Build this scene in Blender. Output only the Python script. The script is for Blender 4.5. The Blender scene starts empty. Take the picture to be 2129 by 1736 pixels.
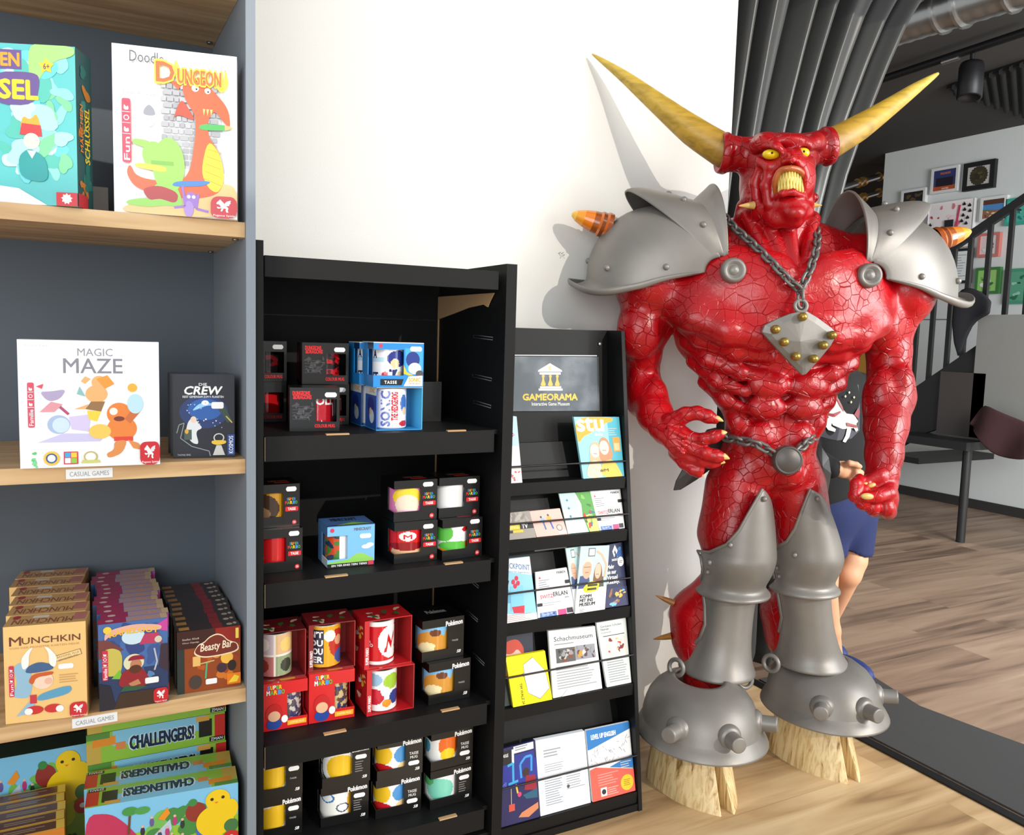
import bpy, bmesh, math, random
import numpy as np
from mathutils import Vector, Matrix, noise
random.seed(7)
S = bpy.context.scene
COL = S.collection
PI = math.pi

# ------------------------------------------------------------------ camera
FPX, YAW, PITCH, ROLL = 1746.8, 0.48607, -0.09664, 0.02855
CAMZ = 1.2
_f = np.array([math.sin(YAW)*math.cos(PITCH), math.cos(YAW)*math.cos(PITCH), math.sin(PITCH)])
_r0 = np.array([math.cos(YAW), -math.sin(YAW), 0.0]); _u0 = np.cross(_r0, _f)
_r = _r0*math.cos(ROLL) + _u0*math.sin(ROLL); _u = np.cross(_r, _f)
cam = bpy.data.cameras.new('camera'); cam.sensor_width = 36; cam.sensor_fit = 'HORIZONTAL'
cam.lens = FPX*36/2129; cam.clip_start = 0.02; cam.clip_end = 100
camo = bpy.data.objects.new('camera', cam); COL.objects.link(camo)
camo.matrix_world = Matrix(((_r[0], _u[0], -_f[0], 0), (_r[1], _u[1], -_f[1], 0), (_r[2], _u[2], -_f[2], CAMZ), (0, 0, 0, 1)))
S.camera = camo

# ------------------------------------------------------------------ light
S.view_settings.view_transform = 'Standard'; S.view_settings.look = 'None'
S.view_settings.exposure = 0.0; S.view_settings.gamma = 1.0; S.view_settings.use_curve_mapping = False
world = bpy.data.worlds.new('daylight'); S.world = world; world.use_nodes = True
bg = world.node_tree.nodes['Background']; bg.inputs['Color'].default_value = (0.93, 0.97, 1.0, 1); bg.inputs['Strength'].default_value = 0.68
def lamp(name, kind, energy, color=(1, 1, 1), loc=(0, 0, 3), direction=(0, 0, -1), **kw):
    l = bpy.data.lights.new(name, kind); l.energy = energy; l.color = color
    for k, v in kw.items(): setattr(l, k, v)
    o = bpy.data.objects.new(name, l); COL.objects.link(o); o.location = loc
    o.rotation_euler = Vector(direction).to_track_quat('-Z', 'Y').to_euler(); return o
SUN_DIR = (-0.27, 1.0, -0.42)
lamp('sun', 'SUN', 1.45, (1.0, 0.93, 0.82), (3, -4, 3.5), SUN_DIR, angle=math.radians(0.6))
# fill lamp added for wall gradient, behind and to the right of the camera
lamp('fill_right', 'AREA', 44, (0.96, 0.99, 1.0), (3.3, -0.5, 1.8), (-0.62, 0.8, -0.18), shape='RECTANGLE', size=2.0, size_y=2.0)
lamp('fill_left', 'AREA', 60, (0.93, 0.98, 1.0), (-1.3, -1.2, 1.7), (0.75, 0.9, -0.08), shape='RECTANGLE', size=2.0, size_y=2.2)  # fill lamp added at left front to lift the statue's shadow on the wall
lamp('hall_fill', 'AREA', 175, (0.97, 0.99, 1.0), (3.6, -0.6, 1.7), (0.62, 0.8, -0.05), shape='RECTANGLE', size=2.0, size_y=1.6)  # extra lamp added out of view to brighten the hall and its picture wall

# ------------------------------------------------------------------ geometry of the place
def ray(px, py): return _f + _r*(px-1064.5)/FPX - _u*(py-868)/FPX
def atY(px, py, Y):
    d = ray(px, py); v = d*(Y/d[1]); return Vector((v[0], v[1], v[2]+CAMZ))
def atX(px, py, X):
    d = ray(px, py); v = d*(X/d[0]); return Vector((v[0], v[1], v[2]+CAMZ))
def atZ(px, py, Z):
    d = ray(px, py); v = d*((Z-CAMZ)/d[2]); return Vector((v[0], v[1], v[2]+CAMZ))

def srgb(c):
    if isinstance(c, str): c = tuple(int(c[i:i+2], 16) for i in (0, 2, 4))
    out = []
    for v in c[:3]:
        v = v/255.0
        out.append(v/12.92 if v <= 0.04045 else ((v+0.055)/1.055)**2.4)
    return (out[0], out[1], out[2], 1.0)

# ------------------------------------------------------------------ materials
def newmat(name):
    m = bpy.data.materials.new(name); m.use_nodes = True
    nt = m.node_tree; b = nt.nodes['Principled BSDF']; return m, nt, b
def plain(name, col, rough=0.5, metal=0.0, bump=0, bscale=200, var=0.0, coat=0.0, spec=0.5):
    m, nt, b = newmat(name); c = srgb(col)
    b.inputs['Base Color'].default_value = c; b.inputs['Roughness'].default_value = rough; b.inputs['Metallic'].default_value = metal
    b.inputs['Specular IOR Level'].default_value = spec
    if coat: b.inputs['Coat Weight'].default_value = coat; b.inputs['Coat Roughness'].default_value = 0.15
    tc = nt.nodes.new('ShaderNodeTexCoord')
    n = nt.nodes.new('ShaderNodeTexNoise'); n.inputs['Scale'].default_value = bscale; n.inputs['Detail'].default_value = 4
    nt.links.new(tc.outputs['Object'], n.inputs['Vector'])
    if bump:
        bp = nt.nodes.new('ShaderNodeBump'); bp.inputs['Strength'].default_value = bump; bp.inputs['Distance'].default_value = 0.002
        nt.links.new(n.outputs['Fac'], bp.inputs['Height']); nt.links.new(bp.outputs['Normal'], b.inputs['Normal'])
    if var:
        n2 = nt.nodes.new('ShaderNodeTexNoise'); n2.inputs['Scale'].default_value = 6; n2.inputs['Detail'].default_value = 6
        nt.links.new(tc.outputs['Object'], n2.inputs['Vector'])
        mx = nt.nodes.new('ShaderNodeMix'); mx.data_type = 'RGBA'
        mx.inputs['A'].default_value = tuple(v*(1-var) for v in c[:3])+(1,); mx.inputs['B'].default_value = tuple(min(1, v*(1+var)) for v in c[:3])+(1,)
        nt.links.new(n2.outputs['Fac'], mx.inputs['Factor']); nt.links.new(mx.outputs['Result'], b.inputs['Base Color'])
    return m
def wood(name, stops, scale=(1, 1, 1), rough=0.45, planks=None, axis='X', bump=0.1):
    """procedural timber: stretched noise grain, optional plank pattern (plank length, plank width)"""
    m, nt, b = newmat(name); N = nt.nodes.new; L = nt.links.new
    tc = N('ShaderNodeTexCoord'); mp = N('ShaderNodeMapping'); mp.inputs['Scale'].default_value = scale
    L(tc.outputs['Object'], mp.inputs['Vector'])
    n1 = N('ShaderNodeTexNoise'); n1.inputs['Scale'].default_value = 1; n1.inputs['Detail'].default_value = 8; n1.inputs['Distortion'].default_value = 0.8
    rp = N('ShaderNodeValToRGB'); cr = rp.color_ramp
    for i, (pos, c) in enumerate(stops):
        e = cr.elements[i] if i < 2 else cr.elements.new(pos)
        e.position = pos; e.color = srgb(c)
    vec = mp.outputs['Vector']
    if planks:
        br = N('ShaderNodeTexBrick'); br.inputs['Scale'].default_value = 1; br.offset = 0.37
        br.inputs['Brick Width'].default_value = planks[0]; br.inputs['Row Height'].default_value = planks[1]
        br.inputs['Mortar Size'].default_value = 0.0012; br.inputs['Mortar Smooth'].default_value = 0.2
        br.inputs['Color1'].default_value = (0, 0, 0, 1); br.inputs['Color2'].default_value = (1, 1, 1, 1); br.inputs['Mortar'].default_value = (0.5, 0.5, 0.5, 1)
        mp2 = N('ShaderNodeMapping')
        if axis == 'Y': mp2.inputs['Rotation'].default_value = (0, 0, PI/2)
        L(tc.outputs['Object'], mp2.inputs['Vector']); L(mp2.outputs['Vector'], br.inputs['Vector'])
        ad = N('ShaderNodeVectorMath'); ad.operation = 'MULTIPLY_ADD'; ad.inputs[1].default_value = (9, 9, 9)
        L(br.outputs['Color'], ad.inputs[0]); L(vec, ad.inputs[2]); vec = ad.outputs['Vector']
    L(vec, n1.inputs['Vector']); fac = n1.outputs['Fac']
    if planks:
        ma = N('ShaderNodeMath'); ma.operation = 'MULTIPLY_ADD'; ma.inputs[1].default_value = 0.22; ma.use_clamp = True
        sb = N('ShaderNodeMath'); sb.operation = 'SUBTRACT'; sb.inputs[1].default_value = 0.11
        L(br.outputs['Color'], ma.inputs[0]); L(fac, sb.inputs[0]); L(sb.outputs[0], ma.inputs[2]); fac = ma.outputs[0]
    L(fac, rp.inputs['Fac']); L(rp.outputs['Color'], b.inputs['Base Color'])
    b.inputs['Roughness'].default_value = rough
    bp = N('ShaderNodeBump'); bp.inputs['Strength'].default_value = bump; bp.inputs['Distance'].default_value = 0.001
    L(n1.outputs['Fac'], bp.inputs['Height']); L(bp.outputs['Normal'], b.inputs['Normal'])
    return m
def printmat(name, rough, coat=0.0):
    m, nt, b = newmat(name)
    a = nt.nodes.new('ShaderNodeAttribute'); a.attribute_name = 'Col'
    nt.links.new(a.outputs['Color'], b.inputs['Base Color']); b.inputs['Roughness'].default_value = rough
    if coat: b.inputs['Coat Weight'].default_value = coat; b.inputs['Coat Roughness'].default_value = 0.08
    return m
M = {}
M['print'] = printmat('printed_carton', 0.32, 0.25)
M['paper'] = printmat('printed_paper', 0.5)
M['ceramic'] = printmat('glazed_ceramic', 0.15, 0.4)

# ------------------------------------------------------------------ mesh builder
class MB:
    def __init__(s): s.v = []; s.f = []; s.c = []; s.sm = []
    def add(s, vs, fs, col=(200, 200, 200), smooth=False):
        o = len(s.v); s.v += [tuple(v) for v in vs]; c = srgb(col)
        for f in fs: s.f.append(tuple(i+o for i in f)); s.c.append(c); s.sm.append(smooth)
    def box(s, a, b, col=(200, 200, 200), cols=None):
        x0, y0, z0 = a; x1, y1, z1 = b
        vs = [(x0, y0, z0), (x1, y0, z0), (x1, y1, z0), (x0, y1, z0), (x0, y0, z1), (x1, y0, z1), (x1, y1, z1), (x0, y1, z1)]
        fs = [(0, 1, 5, 4), (1, 2, 6, 5), (2, 3, 7, 6), (3, 0, 4, 7), (4, 5, 6, 7), (3, 2, 1, 0)]
        for i, f in enumerate(fs): s.add([vs[k] for k in f], [(0, 1, 2, 3)], cols[i] if cols else col)
    def hexa(s, b4, t4, col=(200, 200, 200)):
        vs = list(b4)+list(t4)
        s.add(vs, [(0, 1, 5, 4), (1, 2, 6, 5), (2, 3, 7, 6), (3, 0, 4, 7), (4, 5, 6, 7), (3, 2, 1, 0)], col)
    def tube(s, pts, r, col=(200, 200, 200), n=8, caps=True, closed=False, rr=None):
        pts = [Vector(p) for p in pts]; k = len(pts); vs = []; up = None
        for i, p in enumerate(pts):
            if closed: t = (pts[(i+1) % k]-pts[i-1]).normalized()
            else: t = (pts[min(i+1, k-1)]-pts[max(i-1, 0)]).normalized()
            if up is None: up = Vector((0, 0, 1)) if abs(t.z) < 0.9 else Vector((1, 0, 0))
            a = (up - t*up.dot(t)).normalized(); up = a; b = t.cross(a)
            ri = rr[i] if rr else r
            for j in range(n):
                an = 2*PI*j/n; vs.append(p+a*(math.cos(an)*ri)+b*(math.sin(an)*ri))
        fs = []
        for i in range(k if closed else k-1):
            i2 = (i+1) % k
            for j in range(n): fs.append((i*n+j, i*n+(j+1) % n, i2*n+(j+1) % n, i2*n+j))
        s.add(vs, fs, col, True)
        if caps and not closed:
            s.add(vs[:n], [tuple(range(n-1, -1, -1))], col); s.add(vs[-n:], [tuple(range(n))], col)
    def lathe(s, prof, col=(200, 200, 200), n=24, origin=(0, 0, 0), axis=(0, 0, 1), smooth=True, sx=1.0, sy=1.0):
        q = Vector((0, 0, 1)).rotation_difference(Vector(axis)); o = Vector(origin); vs = []
        for r, z in prof:
            for j in range(n):
                a = 2*PI*j/n; vs.append(o+q @ Vector((r*sx*math.cos(a), r*sy*math.sin(a), z)))
        fs = [(i*n+j, i*n+(j+1) % n, (i+1)*n+(j+1) % n, (i+1)*n+j) for i in range(len(prof)-1) for j in range(n)]
        s.add(vs, fs, col, smooth)
    def ball(s, c, r, col=(200, 200, 200), n=12, m=8, scale=(1, 1, 1), rot=None):
        c = Vector(c); vs = []
        for i in range(m+1):
            th = PI*i/m
            for j in range(n):
                a = 2*PI*j/n; p = Vector((math.sin(th)*math.cos(a)*scale[0], math.sin(th)*math.sin(a)*scale[1], math.cos(th)*scale[2]))*r
                vs.append(c+(rot @ p if rot else p))
        s.add(vs, [(i*n+j, (i+1)*n+j, (i+1)*n+(j+1) % n, i*n+(j+1) % n) for i in range(m) for j in range(n)], col, True)
    def grid(s, P, col=(200, 200, 200), smooth=True, closed=False):
        R = len(P); C = len(P[0]); vs = [p for row in P for p in row]
        fs = [(i*C+j, i*C+(j+1) % C, (i+1)*C+(j+1) % C, (i+1)*C+j) for i in range(R-1) for j in range(C if closed else C-1)]
        s.add(vs, fs, col, smooth)
    def build(s, name, mat, parent=None, base=None, mods=()):
        """link as ONE mesh object; base = world point that becomes its origin"""
        o0 = Vector(base) if base is not None else Vector((0, 0, 0))
        if parent is not None: o0 = Vector(parent['_base'])
        me = bpy.data.meshes.new(name)
        me.from_pydata([tuple(Vector(v)-o0) for v in s.v], [], s.f)
        me.polygons.foreach_set('use_smooth', s.sm)
        at = me.color_attributes.new('Col', 'FLOAT_COLOR', 'CORNER')
        buf = []
        for p, c in zip(me.polygons, s.c): buf += list(c)*p.loop_total
        at.data.foreach_set('color', buf)
        me.materials.append(mat); me.update()
        ob = bpy.data.objects.new(name, me); COL.objects.link(ob)
        if parent is None: ob.location = o0; ob['_base'] = tuple(o0)
        else: ob.parent = parent; ob['_base'] = parent['_base']
        for kind, kw in mods:
            md = ob.modifiers.new(kind.lower(), kind)
            for k, v in kw.items(): setattr(md, k, v)
        return ob
BEV = ('BEVEL', dict(width=0.002, segments=2, limit_method='ANGLE'))
def bev(w, seg=2): return ('BEVEL', dict(width=w, segments=seg, limit_method='ANGLE'))
def solid(t, off=0.0): return ('SOLIDIFY', dict(thickness=t, offset=off))
def sub(n): return ('SUBSURF', dict(levels=n, render_levels=n))
def empty(name, base, label=None, cat=None, group=None):
    o = bpy.data.objects.new(name, None); COL.objects.link(o); o.location = base; o.empty_display_size = 0.05
    o['_base'] = tuple(base); tag(o, label, cat, group); return o
def tag(o, label=None, cat=None, group=None):
    if label: o['label'] = label
    if cat: o['category'] = cat
    if group: o['group'] = group
    return o
def struct(o): o['kind'] = 'structure'; return o

# ------------------------------------------------------------------ printed artwork on a flat face
_tc = {}
def text_mesh(txt, bold=0.0, shear=0.0, align='L', space=1.0):
    key = (txt, shear, space)
    if key not in _tc:
        cu = bpy.data.curves.new('t', 'FONT'); cu.body = txt; cu.resolution_u = 2; cu.shear = shear; cu.space_character = space
        ob = bpy.data.objects.new('t', cu); COL.objects.link(ob)
        bpy.context.view_layer.update()
        me = bpy.data.meshes.new_from_object(ob.evaluated_get(bpy.context.evaluated_depsgraph_get()))
        vs = [(v.co.x, v.co.y) for v in me.vertices]; fs = [tuple(p.vertices) for p in me.polygons]
        bpy.data.objects.remove(ob); bpy.data.meshes.remove(me); bpy.data.curves.remove(cu)
        x0 = min(v[0] for v in vs); x1 = max(v[0] for v in vs); y0 = min(v[1] for v in vs); y1 = max(v[1] for v in vs)
        _tc[key] = ([((x-x0)/(x1-x0), (y-y0)/max(1e-6, y1-y0)) for x, y in vs], fs)
    return _tc[key]
class Art:
    """draws flat coloured shapes (ink) on the quad BL, BR, TR, TL of a builder; coordinates 0..1, v upwards"""
    STEP = 0.00004
    def __init__(s, mb, BL, BR, TR, TL, lift=0.0002):
        s.mb = mb; s.q = [Vector(p) for p in (BL, BR, TR, TL)]
        s.n = (s.q[1]-s.q[0]).cross(s.q[3]-s.q[0]).normalized(); s.k = lift
        s.asp = (s.q[1]-s.q[0]).length/(s.q[3]-s.q[0]).length
    def pt(s, u, v):
        u = min(1, max(0, u)); v = min(1, max(0, v)); a, b, c, d = s.q
        return a*(1-u)*(1-v)+b*u*(1-v)+c*u*v+d*(1-u)*v+s.n*s.k
    sm = False
    def poly(s, pts, col, raw=False):
        if s.sm and not raw and len(pts) >= 5:
            for _ in range(2):
                q = []
                for (a, b), (c, d) in zip(pts, list(pts[1:])+[pts[0]]): q += [(a*.78+c*.22, b*.78+d*.22), (a*.22+c*.78, b*.22+d*.78)]
                pts = q
        s.mb.add([s.pt(u, v) for u, v in pts], [tuple(range(len(pts)))], col); s.k += s.STEP; return s
    def rect(s, u0, v0, u1, v1, col): return s.poly([(u0, v0), (u1, v0), (u1, v1), (u0, v1)], col)
    def ell(s, u, v, ru, rv=None, col=(0, 0, 0), n=18, rot=0):
        rv = ru*s.asp if rv is None else rv; P = []
        for i in range(n):
            a = 2*PI*i/n; x = math.cos(a)*ru; y = math.sin(a)*rv/s.asp
            P.append((u+x*math.cos(rot)-y*math.sin(rot), v+(x*math.sin(rot)+y*math.cos(rot))*s.asp))
        return s.poly(P, col)
    def rrect(s, u0, v0, u1, v1, r, col):
        P = []; rv = r*s.asp
        for cx, cy, a0 in ((u1-r, v1-rv, 0), (u0+r, v1-rv, 90), (u0+r, v0+rv, 180), (u1-r, v0+rv, 270)):
            for i in range(5):
                a = math.radians(a0+i*22.5); P.append((cx+r*math.cos(a), cy+rv*math.sin(a)))
        return s.poly(P, col)
    def star(s, u, v, r, col, n=5, inner=0.5, a0=PI/2):
        return s.poly([(u+math.cos(a0+PI*i/n)*r*(1 if i % 2 == 0 else inner), v+math.sin(a0+PI*i/n)*r*s.asp*(1 if i % 2 == 0 else inner)) for i in range(2*n)], col, True)
    def line(s, pts, w, col):
        for (a, b), (c, d) in zip(pts[:-1], pts[1:]):
            dx, dy = c-a, (d-b)/s.asp; L = math.hypot(dx, dy) or 1; nx, ny = -dy/L*w/2, dx/L*w/2*s.asp
            s.mb.add([s.pt(a+nx, b+ny), s.pt(a-nx, b-ny), s.pt(c-nx, d-ny), s.pt(c+nx, d+ny)], [(3, 2, 1, 0)], col)
        s.k += s.STEP; return s
    def text(s, txt, u0, v0, u1, v1, col, bold=0.0, shear=0.0, rot=0, arc=0.0, slope=0.0, space=1.0):
        """fits the writing into the rectangle; rot in quarter turns; slope tilts the baseline"""
        vs, fs = text_mesh(txt, bold, shear, space=space); P = []
        for x, y in vs:
            if rot == 1: x, y = 1-y, x
            elif rot == 2: x, y = 1-x, 1-y
            elif rot == 3: x, y = y, 1-x
            yy = v0+(v1-v0)*y+slope*(x-0.5)+arc*(1-(2*x-1)**2)
            P.append((u0+(u1-u0)*x, yy))
        b = bold*0.9*(v1-v0 if rot in (0, 2) else (u1-u0)*s.asp)
        for dx, dy in (((0, 0),) if not b else ((b, 0), (-b, 0), (0, b), (0, -b), (b*.7, b*.7), (-b*.7, -b*.7), (b*.7, -b*.7), (-b*.7, b*.7))):
            s.mb.add([s.pt(u+dx/s.asp, v+dy) for u, v in P], fs, col); s.k += 0.00001
        s.k += s.STEP; return s
    def lines(s, u0, v0, u1, v1, n, col, fill=0.45, ragged=0.3, seed=1):
        rg = random.Random(seed); h = (v1-v0)/n
        if min(col) > 150: col = tuple(v*0.8 for v in col)
        for i in range(n):
            e = u1-(u1-u0)*ragged*rg.random(); a = v1-h*(i+0.25)
            s.mb.add([s.pt(u0, a-h*fill), s.pt(e, a-h*fill), s.pt(e, a), s.pt(u0, a)], [(0, 1, 2, 3)], col)
        s.k += s.STEP; return s
    def blobs(s, u0, v0, u1, v1, n, cols, r0, r1, seed=1, stretch=1.6):
        rg = random.Random(seed)
        for i in range(n):
            r = r0+(r1-r0)*rg.random(); u = u0+r+(max(u1-u0-2*r, 0))*rg.random(); v = v0+r*s.asp*0.8+max(v1-v0-1.6*r*s.asp, 0)*rg.random()
            k = rg.random()*PI; P = []; p1, p2 = rg.random()*6, rg.random()*6
            for j in range(20):
                a = 2*PI*j/20; q = r*(0.88+0.2*math.sin(2*a+p1)+0.14*math.sin(3*a+p2)); x = math.cos(a)*q; y = math.sin(a)*q/stretch
                P.append((min(u1, max(u0, u+x*math.cos(k)-y*math.sin(k))), min(v1, max(v0, v+(x*math.sin(k)+y*math.cos(k))*s.asp))))
            s.poly(P, rg.choice(cols), True)
        return s
# ------------------------------------------------------------------ the setting
M['wall'] = plain('white_plaster', (228, 226, 221), 0.85, bump=0.25, bscale=260)
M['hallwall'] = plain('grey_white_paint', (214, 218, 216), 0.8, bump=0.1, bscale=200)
M['oak_floor'] = wood('oak_laminate', [(0.22, (128, 98, 66)), (0.45, (186, 152, 110)), (0.7, (214, 184, 142)), (0.95, (226, 200, 160))], scale=(1.6, 16, 1), rough=0.4, planks=(1.25, 0.19), axis='X')
M['hall_floor'] = wood('grey_brown_planks', [(0.25, (104, 84, 70)), (0.5, (154, 128, 108)), (0.8, (180, 154, 132)), (0.95, (190, 165, 142))], scale=(1.2, 14, 1), rough=0.5, planks=(1.2, 0.16), axis='X')
M['black'] = plain('black_metal', (24, 24, 26), 0.45, spec=0.4)
M['ceil'] = plain('dark_ceiling', (58, 55, 53), 0.9, bump=0.4, bscale=20)
WALLY, WALLX = 2.0, 1.775
def slab(name, a, b, mat):
    m = MB(); m.box(a, b); return struct(m.build(name, mat))
slab('wall_back', (-1.6, WALLY, 0), (WALLX, WALLY+0.14, 3.4), M['wall'])
slab('floor', (-1.6, -1.2, -0.05), (2.115, 2.6, 0), M['oak_floor'])
slab('floor_hall', (2.145, -1.2, -0.05), (14, 9.0, 0), M['hall_floor'])
slab('floor_hall_side', (-0.2, 2.6, -0.05), (2.145, 9.0, 0), M['hall_floor'])
slab('trim_1', (2.115, -1.2, -0.05), (2.145, 2.6, 0.006), M['black'])
slab('wall_right', (6.05, -1.0, 0), (6.2, 4.93, 2.8), M['hallwall'])
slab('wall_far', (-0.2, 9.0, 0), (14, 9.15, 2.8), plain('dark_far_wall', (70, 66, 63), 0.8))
slab('ceiling', (1.2, 1.15, 2.8), (14, 9.15, 2.95), M['ceil'])
slab('baseboard_right', (6.03, -1.0, 0.0), (6.05, 4.93, 0.07), plain('dark_baseboard', (48, 46, 45), 0.6))
# a thin groove line on the far white wall
slab('trim_2', (6.044, -1.0, 1.42), (6.05, 4.93, 1.428), plain('panel_joint', (110, 112, 112), 0.7))

slab('sun_blocker', (0.55, -2.75, 0), (1.5, -2.6, 3.2), M['wall'])  # unseen slab behind the camera, added to keep the sun out of the bookcase
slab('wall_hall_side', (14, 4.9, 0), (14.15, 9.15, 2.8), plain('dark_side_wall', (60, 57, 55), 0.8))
# scuff on the plaster
m = MB(); a = Art(m, atY(1160, 537, 1.9997), atY(1174, 537, 1.9997), atY(1174, 524, 1.9997), atY(1160, 524, 1.9997))
rg = random.Random(3)
for i in range(16):
    u, v = rg.random(), rg.random(); a.line([(u, v), (min(1, u+0.15), min(1, v+rg.uniform(-.2, .2)))], 0.05, (90, 92, 92))
tag(m.build('wall_scuff', M['paper']), 'small dark scuff mark on the white wall left of the red statue', 'scuff')

# ------------------------------------------------------------------ door mat
mat_mb = MB(); e = [(2.16, -0.4), (2.62, -0.4), (2.60, 1.2), (2.53, 1.55), (2.50, 1.75), (2.57, 2.0), (2.60, 2.14), (2.16, 2.14)]
mat_mb.add([(x, y, 0.0005) for x, y in e]+[(x, y, 0.006) for x, y in e], [tuple(range(7, -1, -1)), tuple(range(8, 16))]+[(i, (i+1) % 8, 8+(i+1) % 8, 8+i) for i in range(8)], (70, 70, 70))
tag(mat_mb.build('door_mat', plain('dark_mat', (66, 66, 66), 0.95, bump=0.8, bscale=500)), 'dark grey mat on the brown floor beyond the black threshold strip', 'mat')

# ------------------------------------------------------------------ curtain, drawn aside behind the wall's end
def curtain():
    m, nt, b = newmat('grey_satin'); b.inputs['Base Color'].default_value = srgb((74, 74, 73)); b.inputs['Roughness'].default_value = 0.34; b.inputs['Metallic'].default_value = 0.35
    b.inputs['Sheen Weight'].default_value = 0.1
    tc = nt.nodes.new('ShaderNodeTexCoord'); n = nt.nodes.new('ShaderNodeTexNoise'); n.inputs['Scale'].default_value = 700
    bp = nt.nodes.new('ShaderNodeBump'); bp.inputs['Strength'].default_value = 0.12; bp.inputs['Distance'].default_value = 0.001
    nt.links.new(tc.outputs['Object'], n.inputs['Vector']); nt.links.new(n.outputs['Fac'], bp.inputs['Height']); nt.links.new(bp.outputs['Normal'], b.inputs['Normal'])
    mb = MB(); P = []
    # right edge of the cloth: (height, X), at Y about 2.25
    edge = []
    for px, py in ((1945, 0), (1905, 60), (1862, 150), (1815, 260), (1775, 370), (1745, 480), (1728, 600), (1716, 760), (1710, 900), (1700, 1100), (1690, 1330)):
        p = atY(px, py, 2.2); edge.append((p.z, p.x))
    edge = [(2.8, edge[0][1]+0.42)]+edge+[(0.03, edge[-1][1]-0.03)]
    def xr(z):
        for (z1, x1), (z0, x0) in zip(edge[:-1], edge[1:]):
            if z0 <= z <= z1: return x0+(x1-x0)*(z-z0)/(z1-z0)
        return edge[-1][1]
    NZ, NU = 60, 260
    for i in range(NZ):
        z = 2.79-(2.79-0.03)*i/(NZ-1); r = xr(z); l = 1.70; row = []
        for j in range(NU):
            u = j/(NU-1); ph = u*2*PI*9.5
            amp = 0.055*(0.55+0.45*min(1, (r-l)/0.9))
            w = math.sin(ph+0.5*math.sin(u*23))
            fold = amp*(abs(w)**0.7*(1 if w > 0 else -1))+0.012*math.sin(ph*2.3+1.3+z)
            x = l+(r-l)*(u+0.012*math.cos(ph))
            row.append((x, 2.235+fold, z))
        P.append(row)
    mb.grid(P, (90, 90, 90))
    ob = mb.build('curtain', m, mods=[solid(0.002)])
    tag(ob, 'dark grey satin curtain in long folds swept aside behind the horned statue', 'curtain')
curtain()

# ------------------------------------------------------------------ bookcase
M['greylam'] = plain('blue_grey_laminate', (138, 147, 157), 0.5, bump=0.03, bscale=300)
M['greyback'] = plain('blue_grey_back', (86, 95, 105), 0.6)
M['oak'] = wood('oak_shelf', [(0.25, (176, 134, 90)), (0.5, (214, 176, 128)), (0.75, (234, 202, 156)), (0.95, (240, 212, 170))], scale=(2.2, 30, 30), rough=0.42)
SH = [1.826, 1.391, 0.958, 0.516, 0.083]; BX0, BX1 = -0.62, 0.287; BYF, BYB = 1.60, 1.985
bc = empty('bookcase', (-0.15, 1.8, 0), 'tall blue-grey bookcase with oak shelves full of board games', 'bookcase')
m = MB(); m.box((BX1, BYF-0.008, 0), (BX1+0.017, BYB, 2.4)); m.build('side_panel', M['greylam'], bc, mods=[bev(0.0012)])
m = MB(); m.box((BX0-0.017, BYF-0.008, 0), (BX0, BYB, 2.4)); m.build('side_panel', M['greylam'], bc, mods=[bev(0.0012)])
m = MB(); m.box((BX0, BYB-0.008, 0.06), (BX1, BYB, 2.4)); m.build('back_panel', M['greyback'], bc)
m = MB(); m.box((BX0, BYF+0.02, 0), (BX1, BYF+0.035, 0.056)); m.build('plinth', M['greylam'], bc)
for z in SH+[2.26]:
    m = MB(); m.box((BX0+0.0005, BYF, z-0.027), (BX1-0.0005, BYB-0.009, z)); sh = m.build('shelf', M['oak'], bc, mods=[bev(0.001)])
    for k, y in enumerate((BYF+0.03, BYB-0.05)):
        m = MB(); m.lathe([(0, -0.004), (0.006, -0.004), (0.006, 0.0), (0, 0.0)], (150, 150, 148), 10, (BX1-0.012, y, z-0.027)); m.build('screw', plain('steel_%d' % k, (150, 150, 150), 0.3, 1.0), sh)
for (x0, y0, x1, y1, z, lab) in ((137, 983, 224, 996, 0.958, 'middle'), (150, 1500, 239, 1512, 0.516, 'lower')):
    A = atY(x0, 989, BYF-0.001) if lab == 'middle' else atY(150, 1510, BYF-0.001); B = atY(x1, 989, BYF)
    zc = z-0.0135
    m = MB(); m.box((A.x, BYF-0.0012, zc-0.0085), (A.x+0.072, BYF-0.0002, zc+0.0085), (235, 236, 236))
    Art(m, (A.x, BYF-0.0013, zc-0.0085), (A.x+0.072, BYF-0.0013, zc-0.0085), (A.x+0.072, BYF-0.0013, zc+0.0085), (A.x, BYF-0.0013, zc+0.0085)).text('CASUAL GAMES', 0.08, 0.25, 0.92, 0.72, (150, 153, 160))
    lb = m.build('shelf_label', M['paper'], bc); lb['label'] = 'white paper label on the %s shelf edge' % lab
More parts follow.
